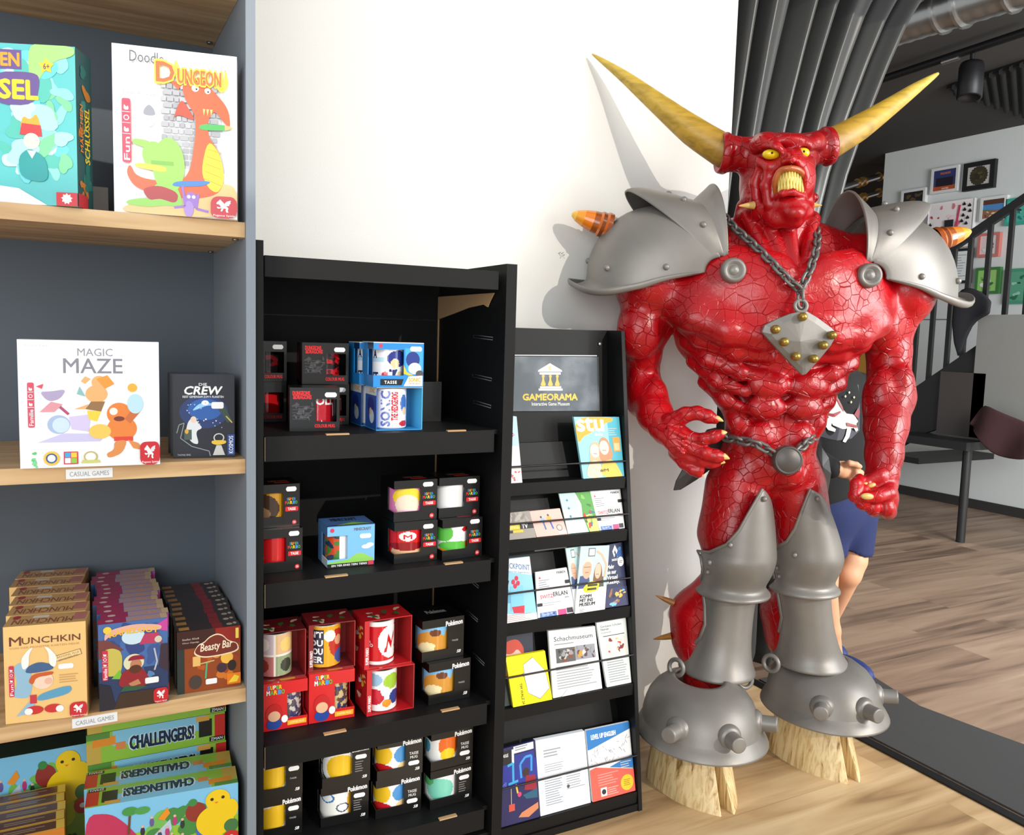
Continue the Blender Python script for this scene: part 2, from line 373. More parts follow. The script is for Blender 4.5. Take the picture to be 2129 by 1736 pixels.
# ------------------------------------------------------------------ board games
WHITE = (246, 246, 246)
RED = (205, 32, 45)
def frame(bl, br, Z):
    A = atZ(*bl, Z); B = atZ(*br, Z); U = (B-A); w = U.length; U.normalize(); N = Vector((-U.y, U.x, 0)); return A, U, N, w
def hgt(A, tl):
    """height of a pixel above point A on a vertical line"""
    d = ray(*tl); t = (A.x*d[0]+A.y*d[1])/(d[0]**2+d[1]**2); return d[2]*t+CAMZ-A.z
class Box:
    """a carton: O = front bottom left corner, U right, N into the shelf"""
    def __init__(s, O, U, w, h, d, col, side=None, top=None, lift=0.0006):
        s.O = Vector(O)+Vector((0, 0, lift)); s.U = Vector(U); s.N = Vector((-U.y, U.x, 0)); s.w, s.h, s.d = w, h, d; s.mb = MB()
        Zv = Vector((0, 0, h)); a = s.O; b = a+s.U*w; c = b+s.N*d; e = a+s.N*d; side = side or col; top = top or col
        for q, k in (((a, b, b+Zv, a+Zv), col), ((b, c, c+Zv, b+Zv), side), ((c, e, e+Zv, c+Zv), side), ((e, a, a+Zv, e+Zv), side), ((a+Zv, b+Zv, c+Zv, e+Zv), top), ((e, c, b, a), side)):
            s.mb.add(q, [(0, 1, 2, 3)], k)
    def front(s):
        Z = Vector((0, 0, s.h)); a = Art(s.mb, s.O, s.O+s.U*s.w, s.O+s.U*s.w+Z, s.O+Z); a.sm = True; return a
    def top(s):
        Z = Vector((0, 0, s.h)); a = s.O+Z; return Art(s.mb, a, a+s.U*s.w, a+s.U*s.w+s.N*s.d, a+s.N*s.d)
    def left(s):
        Z = Vector((0, 0, s.h)); a = s.O+s.N*s.d; return Art(s.mb, a, s.O, s.O+Z, a+Z)
    def right(s):
        Z = Vector((0, 0, s.h)); a = s.O+s.U*s.w; return Art(s.mb, a, a+s.N*s.d, a+s.N*s.d+Z, a+Z)
    def build(s, name, mat=None):
        base = s.O+s.U*(s.w/2)+s.N*(s.d/2)
        return s.mb.build(name, mat or M['print'], base=base)
HORSE = [(0.30, 0.14), (0.36, 0.30), (0.33, 0.42), (0.22, 0.38), (0.14, 0.46), (0.12, 0.38), (0.20, 0.30), (0.34, 0.36), (0.30, 0.52), (0.22, 0.62), (0.12, 0.60), (0.10, 0.70), (0.22, 0.84), (0.30, 0.95), (0.36, 0.84), (0.48, 0.70), (0.54, 0.54), (0.64, 0.46), (0.72, 0.36), (0.66, 0.22), (0.72, 0.10), (0.62, 0.06), (0.56, 0.20), (0.60, 0.32), (0.46, 0.36), (0.40, 0.14)]
WING = [(0.48, 0.56), (0.58, 0.80), (0.86, 0.92), (0.80, 0.78), (0.84, 0.70), (0.76, 0.64), (0.76, 0.54), (0.62, 0.50)]
def publisher(a, u0, v0, u1, v1, txt='Pegasus Spiele'):
    r = (u1-u0)*0.3; P = [(u1, v0), (u1, v1)]+[(u0+r-r*math.sin(t), v1-(1-math.cos(t))*r*a.asp) for t in (0, 0.4, 0.8, 1.2, PI/2)]+[(u0, v0)]
    a.poly(P[::1], RED)
    f = lambda q: [(u0+(u1-u0)*(0.14+0.75*x), v0+(v1-v0)*(0.22+0.68*y)) for x, y in q]
    a.poly(f(HORSE), WHITE); a.poly(f(WING), (225, 225, 230))
    a.text(txt, u0+(u1-u0)*0.1, v0+(v1-v0)*0.06, u1-(u1-u0)*0.08, v0+(v1-v0)*0.17, WHITE, bold=0.01)
def sidebar(a, u0, v0, u1, v1, word):
    a.rrect(u0, v0, u1, v1, (u1-u0)*0.25, (214, 44, 78)); L = v1-v0
    a.text(word, u0+(u1-u0)*0.2, v0+L*0.04, u1-(u1-u0)*0.15, v0+L*0.40, WHITE, bold=0.02, rot=1)
    for k in range(3):
        v = v0+L*(0.50+0.17*k); a.line([(u0+(u1-u0)*.05, v-L*.05), (u1-(u1-u0)*.05, v-L*.05)], 0.004, WHITE)
        if k == 1: a.ell((u0+u1)/2, v+L*.03, (u1-u0)*.32, None, WHITE); a.ell((u0+u1)/2, v+L*.03, (u1-u0)*.22, None, (214, 44, 78))
        else: a.poly([(u0+(u1-u0)*.2, v-L*.02), (u1-(u1-u0)*.2, v-L*.02), (u1-(u1-u0)*.3, v+L*.05), ((u0+u1)/2, v+L*.02), (u0+(u1-u0)*.25, v+L*.07)], WHITE)
def outlined(a, txt, u0, v0, u1, v1, col, edge, bold=0.03, **kw):
    a.text(txt, u0-0.006, v0-0.008, u1+0.006, v1+0.008, edge, bold=bold+0.035, **kw); a.text(txt, u0, v0, u1, v1, col, bold=bold, **kw)

# --- dungeon drawing game, top shelf right
A, U, N, w = frame((237, 441), (493, 457), 1.391)
A = A+N*0.004
b = Box(A, U, w, hgt(A, (235, 90)), 0.055, (250, 250, 250), (226, 220, 224), (238, 238, 238)); a = b.front()
rg = random.Random(11)
a.poly([(0.38, 0.30), (0.38, 0.80), (0.86, 0.80), (0.90, 0.28)], (205, 205, 208))
for r in range(13):
    v = 0.31+r*0.038; u = 0.385+(0.02 if r % 2 else 0)
    while u < 0.86:
        ww = 0.04+0.035*rg.random()
        if u+ww < 0.885: a.rrect(u, v, u+ww-0.008, v+0.029, 0.008, rg.choice([(178, 178, 182), (190, 190, 194), (166, 166, 172)]))
        u += ww
a.poly([(0.10, 0.0), (0.05, 0.03), (0.30, 0.10), (0.62, 0.12), (0.86, 0.22), (1, 0.20), (1, 0.0)], (236, 198, 130))
OR = (226, 92, 34); OD = (196, 66, 26)
a.poly([(0.62, 0.30), (0.66, 0.50), (0.66, 0.62), (0.58, 0.70), (0.55, 0.78), (0.60, 0.84), (0.72, 0.84), (0.80, 0.78), (0.93, 0.68), (0.95, 0.56), (0.90, 0.58), (0.82, 0.66), (0.76, 0.60), (0.76, 0.50), (0.86, 0.40), (0.90, 0.24), (0.84, 0.14), (0.60, 0.10), (0.30, 0.13), (0.16, 0.16), (0.10, 0.24), (0.13, 0.30), (0.18, 0.22), (0.40, 0.20), (0.56, 0.22)], OR)
a.poly([(0.66, 0.58), (0.50, 0.62), (0.46, 0.54), (0.54, 0.72), (0.62, 0.64)], OD)
a.poly([(0.56, 0.80), (0.44, 0.82), (0.52, 0.76)], OR)
a.poly([(0.60, 0.83), (0.54, 0.88), (0.50, 0.95), (0.48, 0.86), (0.54, 0.80)], (240, 216, 70)); a.poly([(0.82, 0.80), (0.90, 0.84), (0.90, 0.93), (0.94, 0.82), (0.88, 0.76)], (240, 216, 70))
a.poly([(0.76, 0.48), (0.86, 0.40), (0.90, 0.24), (0.84, 0.15), (0.76, 0.18), (0.70, 0.28)], (250, 218, 30))
for k in range(5): a.line([(0.72+0.01*k, 0.24+0.045*k), (0.87, 0.20+0.05*k)], 0.006, (204, 160, 20))
a.ell(0.66, 0.78, 0.03, None, WHITE); a.ell(0.76, 0.77, 0.025, None, WHITE); a.ell(0.67, 0.775, 0.008, None, (20, 20, 20)); a.ell(0.765, 0.765, 0.008, None, (20, 20, 20))
for u in (0.72, 0.75, 0.78): a.poly([(u, 0.66), (u+0.02, 0.66), (u+0.008, 0.62)], (250, 230, 120))
a.poly([(0.68, 0.53), (0.70, 0.57), (0.92, 0.575), (0.97, 0.56), (0.92, 0.54)], (70, 180, 80)); a.poly([(0.90, 0.576), (0.975, 0.56), (0.90, 0.54)], (220, 180, 120))
GR = (150, 212, 84)
a.ell(0.44, 0.30, 0.13, 0.17, GR); a.ell(0.32, 0.36, 0.09, 0.08, GR); a.poly([(0.24, 0.40), (0.15, 0.42), (0.16, 0.45), (0.30, 0.44), (0.36, 0.38)], GR); a.poly([(0.30, 0.18), (0.38, 0.08), (0.26, 0.10), (0.10, 0.075), (0.10, 0.05), (0.28, 0.04), (0.42, 0.06), (0.56, 0.05), (0.52, 0.16), (0.46, 0.2)], GR)
a.poly([(0.22, 0.15), (0.28, 0.08), (0.36, 0.10), (0.50, 0.07), (0.52, 0.14), (0.36, 0.18)], (178, 36, 40))
a.rect(0.30, 0.30, 0.48, 0.325, (120, 180, 60)); a.poly([(0.16, 0.29), (0.20, 0.305), (0.42, 0.295), (0.42, 0.255), (0.20, 0.275)], (246, 214, 60))
a.poly([(0.46, 0.185), (0.50, 0.21), (0.72, 0.225), (0.79, 0.22), (0.72, 0.19), (0.50, 0.175)], (60, 128, 200))
a.ell(0.62, 0.10, 0.055, 0.05, (158, 112, 204)); a.ell(0.60, 0.045, 0.04, 0.05, (178, 140, 216)); a.line([(0.55, 0.18), (0.57, 0.06), (0.48, 0.05)], 0.02, (158, 112, 204)); a.line([(0.68, 0.14), (0.66, 0.05), (0.76, 0.035)], 0.02, (158, 112, 204)); a.ell(0.60, 0.12, 0.015, None, WHITE); a.ell(0.64, 0.12, 0.015, None, WHITE)
a.ell(0.29, 0.575, 0.05, 0.05, (236, 226, 220)); a.poly([(0.24, 0.59), (0.34, 0.59), (0.33, 0.63), (0.29, 0.66), (0.25, 0.63)], (150, 150, 160))
a.text('Doodle', 0.14, 0.90, 0.41, 0.965, (90, 90, 96)); a.text('Ulrich Blum', 0.76, 0.90, 0.94, 0.93, (180, 180, 184))
a.text('John Kovalic', 0.08, 0.70, 0.36, 0.73, (178, 178, 182))
outlined(a, 'D', 0.35, 0.80, 0.49, 0.915, (206, 100, 26), (250, 214, 40)); outlined(a, 'UNGEON', 0.52, 0.80, 0.87, 0.885, (206, 110, 26), (250, 214, 40))
sidebar(a, 0.075, 0.30, 0.145, 0.68, 'Fun'); publisher(a, 0.78, 0.0, 1.0, 0.135)
l = b.left(); l.rect(0, 0, 1, 1, (232, 226, 230)); l.blobs(0.1, 0.3, 0.9, 0.95, 7, [(120, 120, 130), (150, 60, 70), (90, 100, 140)], .05, .16, 3)
tag(b.build('board_game'), 'white board game with orange dragon drawing standing on the top shelf', 'board game')

# --- turquoise game, top shelf, cut by the left edge of the photo
A, U, N, w = frame((-90, 418), (156, 428), 1.391); A += N*0.012
h = hgt(A, (-90, 90))+0.004
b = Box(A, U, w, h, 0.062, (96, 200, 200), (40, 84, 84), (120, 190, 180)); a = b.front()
a.blobs(0.25, 0.05, 1, 1, 40, [(150, 226, 214), (110, 214, 224), (176, 236, 240), (90, 196, 180), (200, 240, 236), (130, 216, 160)], .06, .2, 5)
a.poly([(0.62, 0.70), (0.60, 1.0), (0.78, 1.0), (1, 1), (1, 0.94), (0.80, 0.90)], (170, 226, 130))
a.poly([(0.30, 0.62), (0.66, 0.62), (0.71, 0.80), (0.63, 0.83), (0.30, 0.82)], (110, 84, 150))
a.rect(0.30, 0.84, 0.55, 0.96, (110, 84, 150))
a.text('SCHEN', 0.12, 0.86, 0.53, 0.94, (240, 170, 50), bold=0.05); a.text('ÜSSEL', 0.10, 0.66, 0.68, 0.80, (250, 214, 50), bold=0.05)
a.star(0.76, 0.87, 0.07, (250, 206, 50), inner=0.55); a.text('6+', 0.735, 0.85, 0.785, 0.885, (90, 60, 140), bold=0.02)
a.poly([(0.52, 0.46), (0.55, 0.56), (0.61, 0.53), (0.67, 0.58), (0.71, 0.46)], (250, 176, 60)); a.poly([(0.52, 0.44), (0.71, 0.43), (0.70, 0.50), (0.54, 0.51)], (214, 62, 66)); a.ell(0.62, 0.40, 0.07, 0.05, (250, 226, 206)); a.poly([(0.52, 0.16), (0.50, 0.30), (0.60, 0.36), (0.74, 0.30), (0.76, 0.14)], (46, 160, 160)); a.poly([(0.58, 0.34), (0.66, 0.34), (0.62, 0.29)], WHITE)
a.poly([(0.25, 0), (0.25, 0.12), (0.5, 0.10), (0.74, 0.0)], (250, 250, 250)); a.rect(0.82, 0, 1, 0.085, (214, 38, 50)); a.star(0.91, 0.045, 0.05, WHITE, 9, 0.7)
l = b.right(); l.blobs(0.05, 0.05, 0.95, 0.95, 18, [(40, 110, 100), (60, 130, 120), (30, 70, 80), (196, 120, 40)], .1, .3, 8)
l.text('SCHLÜSSEL', 0.42, 0.30, 0.80, 0.66, (236, 200, 50), bold=0.03, rot=1); l.text('MÄRCHEN', 0.15, 0.36, 0.38, 0.66, (220, 130, 50), bold=0.03, rot=1); l.rect(0.0, 0, 0.6, 0.085, (206, 38, 50))
tag(b.build('board_game'), 'turquoise board game with yellow star at left end of the top shelf', 'board game')

# --- small pale box behind it
A = atY(172, 430, 1.86); b = Box((A.x-0.1, 1.86, 1.391), Vector((1, 0, 0)), 0.145, 0.075, 0.09, (196, 196, 194)); tag(b.build('carton'), 'small pale grey carton lying behind the turquoise board game', 'box')

# --- maze game
A, U, N, w = frame((42, 976), (333, 966), 0.958); A += N*0.003
b = Box(A, U, w, hgt(A, (33, 706)), 0.055, (252, 252, 252), (232, 232, 236), (240, 240, 242)); a = b.front()
a.text('Kasper Lapp', 0.05, 0.945, 0.21, 0.965, (200, 204, 214)); a.text('MAGIC', 0.41, 0.88, 0.66, 0.94, (150, 146, 156)); a.text('MAZE', 0.31, 0.745, 0.73, 0.86, (138, 134, 146), bold=0.008)
a.poly([(0.12, 0.20), (0.30, 0.27), (0.62, 0.26), (0.56, 0.20)], (206, 198, 232)); a.ell(0.27, 0.34, 0.08, 0.075, (170, 190, 222)); a.ell(0.285, 0.335, 0.06, 0.06, (206, 226, 244)); a.poly([(0.34, 0.40), (0.50, 0.42), (0.48, 0.28), (0.36, 0.30)], (214, 200, 236))
SK = (240, 178, 110); OG = (234, 130, 50)
a.ell(0.54, 0.58, 0.08, 0.07, SK); a.ell(0.56, 0.67, 0.055, 0.055, SK); a.poly([(0.54, 0.70), (0.62, 0.73), (0.67, 0.66), (0.60, 0.62)], (242, 154, 52)); a.poly([(0.46, 0.66), (0.50, 0.70), (0.46, 0.72), (0.43, 0.68)], SK)
a.poly([(0.50, 0.52), (0.60, 0.52), (0.57, 0.44), (0.46, 0.46)], (150, 110, 60)); a.poly([(0.38, 0.46), (0.48, 0.50), (0.46, 0.46)], SK); a.poly([(0.47, 0.45), (0.57, 0.44), (0.54, 0.36), (0.48, 0.38)], (250, 210, 60))
a.ell(0.70, 0.42, 0.09, 0.09, OG); a.ell(0.72, 0.30, 0.11, 0.10, OG); a.ell(0.66, 0.44, 0.03, None, (250, 236, 226)); a.ell(0.70, 0.38, 0.04, 0.02, (120, 50, 30)); a.poly([(0.78, 0.34), (0.86, 0.44), (0.80, 0.46), (0.74, 0.38)], (206, 108, 50)); a.ell(0.56, 0.28, 0.08, 0.06, (250, 200, 90)); a.rect(0.66, 0.20, 0.80, 0.235, (226, 60, 50))
a.poly([(0.66, 0.20), (0.76, 0.21), (0.72, 0.10), (0.62, 0.06), (0.60, 0.10), (0.66, 0.13)], (224, 142, 74)); a.poly([(0.76, 0.21), (0.84, 0.18), (0.87, 0.12), (0.80, 0.14)], (224, 142, 74)); a.ell(0.82, 0.50, 0.06, 0.08, (190, 226, 240)); a.ell(0.80, 0.63, 0.035, 0.035, (246, 180, 60))
a.poly([(0.14, 0.60), (0.22, 0.60), (0.33, 0.62), (0.28, 0.54), (0.20, 0.52)], (178, 160, 196)); a.poly([(0.14, 0.44), (0.22, 0.52), (0.30, 0.50), (0.24, 0.44)], (226, 150, 160)); a.line([(0.28, 0.48), (0.34, 0.42)], 0.02, (178, 70, 110)); a.poly([(0.40, 0.58), (0.42, 0.64), (0.46, 0.56)], (140, 190, 190)); a.poly([(0.12, 0.64), (0.17, 0.66), (0.16, 0.62)], (226, 60, 80))
sidebar(a, 0.06, 0.32, 0.105, 0.67, 'Familie')
a.blobs(0.07, 0.0, 0.125, 0.17, 7, [(120, 220, 150), (90, 200, 110)], .012, .03, 4); a.star(0.215, 0.075, 0.06, (244, 196, 60), 20, 0.86); a.ell(0.215, 0.075, 0.04, None, (60, 90, 150)); a.ell(0.215, 0.075, 0.028, None, WHITE)
a.rect(0.30, 0.025, 0.40, 0.125, (206, 40, 80)); a.rect(0.308, 0.08, 0.348, 0.118, (60, 170, 220)); a.rect(0.352, 0.078, 0.392, 0.118, (250, 206, 40)); a.rect(0.308, 0.033, 0.348, 0.074, WHITE); a.rect(0.352, 0.033, 0.392, 0.074, (150, 200, 60))
a.ell(0.49, 0.08, 0.05, 0.045, (196, 180, 110)); a.ell(0.49, 0.08, 0.038, 0.033, (250, 248, 240)); a.poly([(0.42, 0.03), (0.56, 0.03), (0.55, 0.055), (0.43, 0.055)], (206, 206, 120))
publisher(a, 0.85, 0.0, 1.0, 0.19)
tag(b.build('board_game'), 'square white board game with running cartoon figures on the middle shelf', 'board game')

# --- space game
A, U, N, w = frame((360, 954), (488, 951), 0.958); A += N*0.002; h = hgt(A, (347, 778)); 
for i in range(3):
    b = Box(A+N*(0.0375*i)+U*(-0.005*i), U, w, h-0.001*i, 0.034, (26, 28, 40), (34, 36, 46), (60, 62, 68)); a = b.front()
    a.ell(0.5, 0.55, 0.40, 0.20, (24, 52, 110)); a.ell(0.52, 0.58, 0.28, 0.13, (36, 92, 170)); a.poly([(0.30, 0.56), (0.40, 0.64), (0.52, 0.67), (0.64, 0.65), (0.70, 0.62), (0.55, 0.63), (0.42, 0.59)], (150, 210, 250)); a.ell(0.52, 0.66, 0.06, 0.03, WHITE)
    rg = random.Random(4)
    for k in range(26): a.ell(0.2+0.7*rg.random(), 0.36+0.3*rg.random(), 0.006+0.008*rg.random(), None, rg.choice([WHITE, (120, 190, 240), (200, 180, 230)]))
    a.line([(0.06, 0.30), (0.10, 0.40), (0.18, 0.42), (0.12, 0.24), (0.30, 0.14), (0.58, 0.08), (0.60, 0.02)], 0.014, (150, 160, 160)); a.poly([(0.24, 0.44), (0.34, 0.50), (0.40, 0.42), (0.48, 0.36), (0.36, 0.32), (0.42, 0.16), (0.30, 0.18), (0.20, 0.30)], (226, 230, 232)); a.ell(0.33, 0.46, 0.05, 0.04, (236, 210, 190)); a.rect(0.18, 0.22, 0.30, 0.34, (70, 90, 80)); a.ell(0.22, 0.32, 0.03, 0.03, (232, 170, 60))
    a.poly([(0.72, 0.60), (0.84, 0.62), (0.96, 0.44), (0.88, 0.42)], (50, 70, 60)); a.line([(0.86, 0.50), (0.96, 0.42)], 0.02, (210, 190, 90)); a.rrect(0.62, 0.59, 0.82, 0.67, 0.03, WHITE)
    a.text('DIE', 0.42, 0.865, 0.55, 0.895, WHITE, bold=0.02); a.text('CREW', 0.19, 0.76, 0.80, 0.855, WHITE, bold=0.05, shear=0.2); a.text('REIST GEMEINSAM ZUM 9. PLANETEN', 0.16, 0.72, 0.82, 0.745, (236, 240, 244), bold=0.02); a.text('THOMAS SING', 0.07, 0.03, 0.28, 0.05, (210, 210, 214))
    a.ell(0.74, 0.24, 0.09, 0.055, (210, 210, 206)); a.ell(0.74, 0.24, 0.07, 0.042, (24, 26, 36)); a.poly([(0.62, 0.17), (0.72, 0.15), (0.86, 0.17), (0.86, 0.21), (0.62, 0.21)], (238, 196, 60)); a.poly([(0.64, 0.03), (0.84, 0.03), (0.78, 0.15), (0.70, 0.15)], (210, 210, 206)); a.rect(0.88, 0.03, 1, 0.28, (34, 74, 150)); a.text('KOSMOS', 0.905, 0.05, 0.975, 0.26, WHITE, bold=0.02, rot=1)
    ob = b.build('board_game')
    tag(ob, ['small dark blue space board game with astronauts beside the white game', 'second dark space game behind the front space game', 'third dark space game, rearmost on the middle shelf'][i], 'board game', 'dark space games on the middle shelf')

# --- rows of boxes on the lower shelf
def row(proto, n, step, names, group, jit=0.004, U=None, N=None, rg=random.Random(5)):
    for i in range(n):
        o = proto if i == 0 else proto.copy()
        if i:
            COL.objects.link(o); o.location = proto.location+N*(step*i)+U*rg.uniform(-jit, jit); o.rotation_euler.z = rg.uniform(-0.004, 0.004)
        tag(o, names(i), 'board game', group)
ORD = ['front', 'second', 'third', 'fourth', 'fifth', 'sixth', 'seventh', 'eighth', 'ninth', 'tenth', 'eleventh', 'last']
Z3 = 0.516
A, U, N, w = frame((12, 1507), (182, 1488), Z3); h = hgt(A, (7, 1305))
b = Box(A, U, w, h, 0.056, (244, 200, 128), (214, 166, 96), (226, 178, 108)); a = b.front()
a.text('M', 0.07, 0.80, 0.21, 0.89, (110, 58, 40), bold=0.02); a.text('UNCHKIN', 0.22, 0.81, 0.93, 0.875, (110, 58, 40), bold=0.02); a.text('VON DER MONSTER KARTEN MEHR', 0.07, 0.765, 0.92, 0.785, (200, 150, 96))
a.poly([(0.60, 0.66), (0.93, 0.72), (0.95, 0.66), (0.62, 0.60)], (150, 116, 76)); a.poly([(0.61, 0.655), (0.92, 0.712), (0.94, 0.665), (0.63, 0.608)], (250, 214, 150)); a.text('BASISSPIEL PLUS', 0.64, 0.655, 0.91, 0.675, (120, 80, 50), slope=0.045); a.text('ERWEITERUNG', 0.66, 0.625, 0.90, 0.645, (120, 80, 50), slope=0.045)
a.rrect(0.65, 0.52, 0.84, 0.575, 0.03, WHITE); a.lines(0.66, 0.37, 0.90, 0.47, 4, (206, 160, 104), 0.4, 0.2)
a.poly([(0.10, 0.60), (0.28, 0.64), (0.34, 0.42), (0.30, 0.24), (0.06, 0.28), (0.16, 0.40)], (150, 190, 214)); a.poly([(0.13, 0.07), (0.30, 0.22), (0.36, 0.18), (0.26, 0.09)], (150, 190, 214))
a.poly([(0.24, 0.50), (0.60, 0.52), (0.58, 0.58), (0.42, 0.62), (0.28, 0.58)], (60, 96, 140))
for s_, x in ((1, 0.20), (-1, 0.64)): a.poly([(x+s_*0.02, 0.54), (x-s_*0.0, 0.66), (x+s_*0.09, 0.75), (x+s_*0.16, 0.78), (x+s_*0.10, 0.70), (x+s_*0.10, 0.58)], (248, 246, 240))
a.ell(0.46, 0.42, 0.13, 0.09, (246, 214, 190)); a.poly([(0.28, 0.42), (0.34, 0.50), (0.60, 0.51), (0.58, 0.47), (0.38, 0.46), (0.34, 0.38)], (206, 92, 40)); a.ell(0.53, 0.41, 0.05, 0.035, (236, 186, 160))
a.poly([(0.38, 0.20), (0.40, 0.28), (0.78, 0.35), (0.82, 0.30), (0.76, 0.25)], (90, 160, 196)); a.rect(0.30, 0.19, 0.38, 0.28, (206, 50, 70))
for x in (0.35, 0.58): a.ell(x, 0.12, 0.11, 0.045, (206, 44, 44)); a.ell(x-0.07 if x < .5 else x+.08, 0.11, 0.05, 0.035, WHITE)
sidebar(a, 0.055, 0.28, 0.115, 0.60, 'Fun'); publisher(a, 0.78, 0.0, 1.0, 0.16)
t = b.top(); t.rect(0, 0, 1, 1, (214, 168, 104)); t.text('MUNCHKIN', 0.08, 0.15, 0.82, 0.6, (150, 92, 54), bold=0.02, rot=2); t.rect(0.82, 0.25, 0.98, 0.95, (196, 120, 110)); t.ell(0.10, 0.8, 0.05, 0.18, (180, 50, 50)); t.rrect(0.3, 0.65, 0.5, 0.9, 0.02, (236, 226, 210))
row(b.build('board_game'), 6, 0.0605, lambda i: '%s yellow-orange card game box with horned helmet cartoon, lower shelf left row' % ORD[i], 'orange card games on the lower shelf', U=U, N=Vector((0.0, 1, 0)))

A, U, N, w = frame((207, 1480), (350, 1458), Z3); h = hgt(A, (207, 1300))
b = Box(A, U, w, h, 0.028, (40, 60, 100), (50, 40, 60), (140, 110, 150)); a = b.front()
a.rect(0, 0.45, 1, 1, (70, 110, 170)); a.blobs(0, 0.3, 1, 1, 16, [(60, 90, 150), (90, 130, 180), (50, 70, 130), (120, 80, 110)], .06, .2, 9); a.ell(0.5, 0.82, 0.17, 0.09, (206, 230, 240)); a.poly([(0, 0.60), (0, 0.82), (0.16, 0.80), (0.36, 0.68)], (120, 62, 60)); a.poly([(0.58, 0.72), (0.66, 0.84), (0.86, 0.84), (0.92, 0.72)], (190, 60, 100)); a.poly([(0.76, 0.9), (1, 1), (1, 0.84)], (206, 70, 160))
a.poly([(0.04, 0.40), (0.06, 0.70), (0.20, 0.72), (0.34, 0.66), (0.32, 0.38)], (206, 190, 90)); a.poly([(0.18, 0.36), (0.30, 0.46), (0.34, 0.34)], (120, 190, 60))
a.ell(0.50, 0.52, 0.15, 0.10, (226, 222, 180)); a.poly([(0.26, 0.24), (0.32, 0.42), (0.46, 0.46), (0.64, 0.44), (0.74, 0.28), (0.66, 0.22)], (150, 34, 46)); a.ell(0.53, 0.49, 0.085, 0.075, (196, 130, 96)); a.ell(0.52, 0.44, 0.09, 0.05, (90, 50, 30)); a.poly([(0.40, 0.54), (0.46, 0.60), (0.62, 0.60), (0.67, 0.54), (0.54, 0.55)], (150, 30, 60)); a.poly([(0.42, 0.28), (0.56, 0.32), (0.60, 0.26), (0.46, 0.24)], (196, 130, 96)); a.poly([(0.36, 0.26), (0.30, 0.20), (0.52, 0.19), (0.72, 0.22)], (46, 90, 60))
a.poly([(0, 0), (0, 0.32), (0.16, 0.28), (0.24, 0.0)], (34, 36, 50)); a.poly([(0.2, 0.0), (0.3, 0.18), (0.8, 0.18), (0.86, 0.0)], (64, 44, 34)); a.line([(0.80, 0.66), (0.84, 0.5), (0.80, 0.4)], 0.025, (190, 190, 200)); a.ell(0.86, 0.76, 0.055, 0.04, (216, 206, 180)); a.poly([(0.86, 0.45), (0.9, 0.7), (1, 0.7), (1, 0.36)], (60, 46, 60))
a.poly([(0.08, 0.80), (0.16, 0.86), (0.50, 0.90), (0.90, 0.86), (0.92, 0.93), (0.5, 0.975), (0.10, 0.92)], (234, 178, 160)); a.text('KAMELOOT', 0.16, 0.84, 0.86, 0.90, (250, 190, 60), bold=0.05, arc=0.025); a.ell(0.13, 0.93, 0.06, 0.04, (246, 206, 70))
a.rrect(0.66, 0.25, 0.86, 0.32, 0.02, WHITE); sidebar(a, 0.05, 0.35, 0.13, 0.70, 'Familie'); publisher(a, 0.78, 0.0, 1.0, 0.18)
t = b.top(); t.rect(0, 0, 0.4, 1, (176, 40, 90)); t.rect(0.4, 0, 1, 1, (176, 160, 190)); t.text('KAMELOOT', 0.42, 0.2, 0.9, 0.8, (226, 160, 110), bold=0.03, rot=2); t.ell(0.16, 0.5, 0.06, 0.2, (230, 200, 200)); t.rect(0.9, 0, 1, 1, (220, 190, 150))
l = b.left(); l.rect(0, 0, 1, 1, (60, 34, 44)); l.rect(0.3, 0.25, 0.7, 0.6, (170, 40, 60))
row(b.build('board_game'), 12, 0.0292, lambda i: '%s purple and blue board game with bearded man, centre row of lower shelf' % ORD[i], 'purple and blue games on the lower shelf', jit=0.006, U=U, N=Vector((0.0, 1, 0)))

A, U, N, w = frame((369, 1445), (500, 1425), Z3); h = hgt(A, (362, 1317))
b = Box(A, U, w, h, 0.030, (150, 70, 30), (44, 34, 30), (70, 58, 52)); a = b.front()
a.blobs(0.12, 0.1, 1, 0.9, 18, [(190, 90, 34), (214, 120, 44), (160, 66, 30), (226, 140, 60)], .08, .2, 12); a.rect(0, 0.72, 0.6, 1, (60, 26, 26)); a.rect(0.6, 0.72, 1, 1, (150, 34, 30)); a.rect(0, 0, 0.11, 0.72, (40, 54, 54)); a.rect(0.24, 0.42, 0.36, 0.58, (240, 190, 110)); a.ell(0.78, 0.50, 0.10, 0.10, (246, 190, 80)); a.ell(0.70, 0.34, 0.08, 0.08, (60, 44, 60)); a.ell(0.86, 0.36, 0.07, 0.09, (40, 30, 34)); a.ell(0.28, 0.16, 0.10, 0.11, (70, 60, 56)); a.line([(0.44, 0.2), (0.46, 0.46)], 0.03, (90, 170, 120)); a.line([(0.34, 0.45), (0.58, 0.48)], 0.02, (200, 190, 120))
for q, c in ((0.02, (246, 226, 190)), (0.0, (120, 44, 36))): a.poly([(0.26-q, 0.64-q), (0.32, 0.75+q), (0.42, 0.78+q), (0.50, 0.86+q), (0.62, 0.90+q), (0.72, 0.86+q), (0.80, 0.76+q), (0.94+q, 0.72), (0.96+q, 0.60-q), (0.66, 0.56-q), (0.40, 0.56-q)], c)
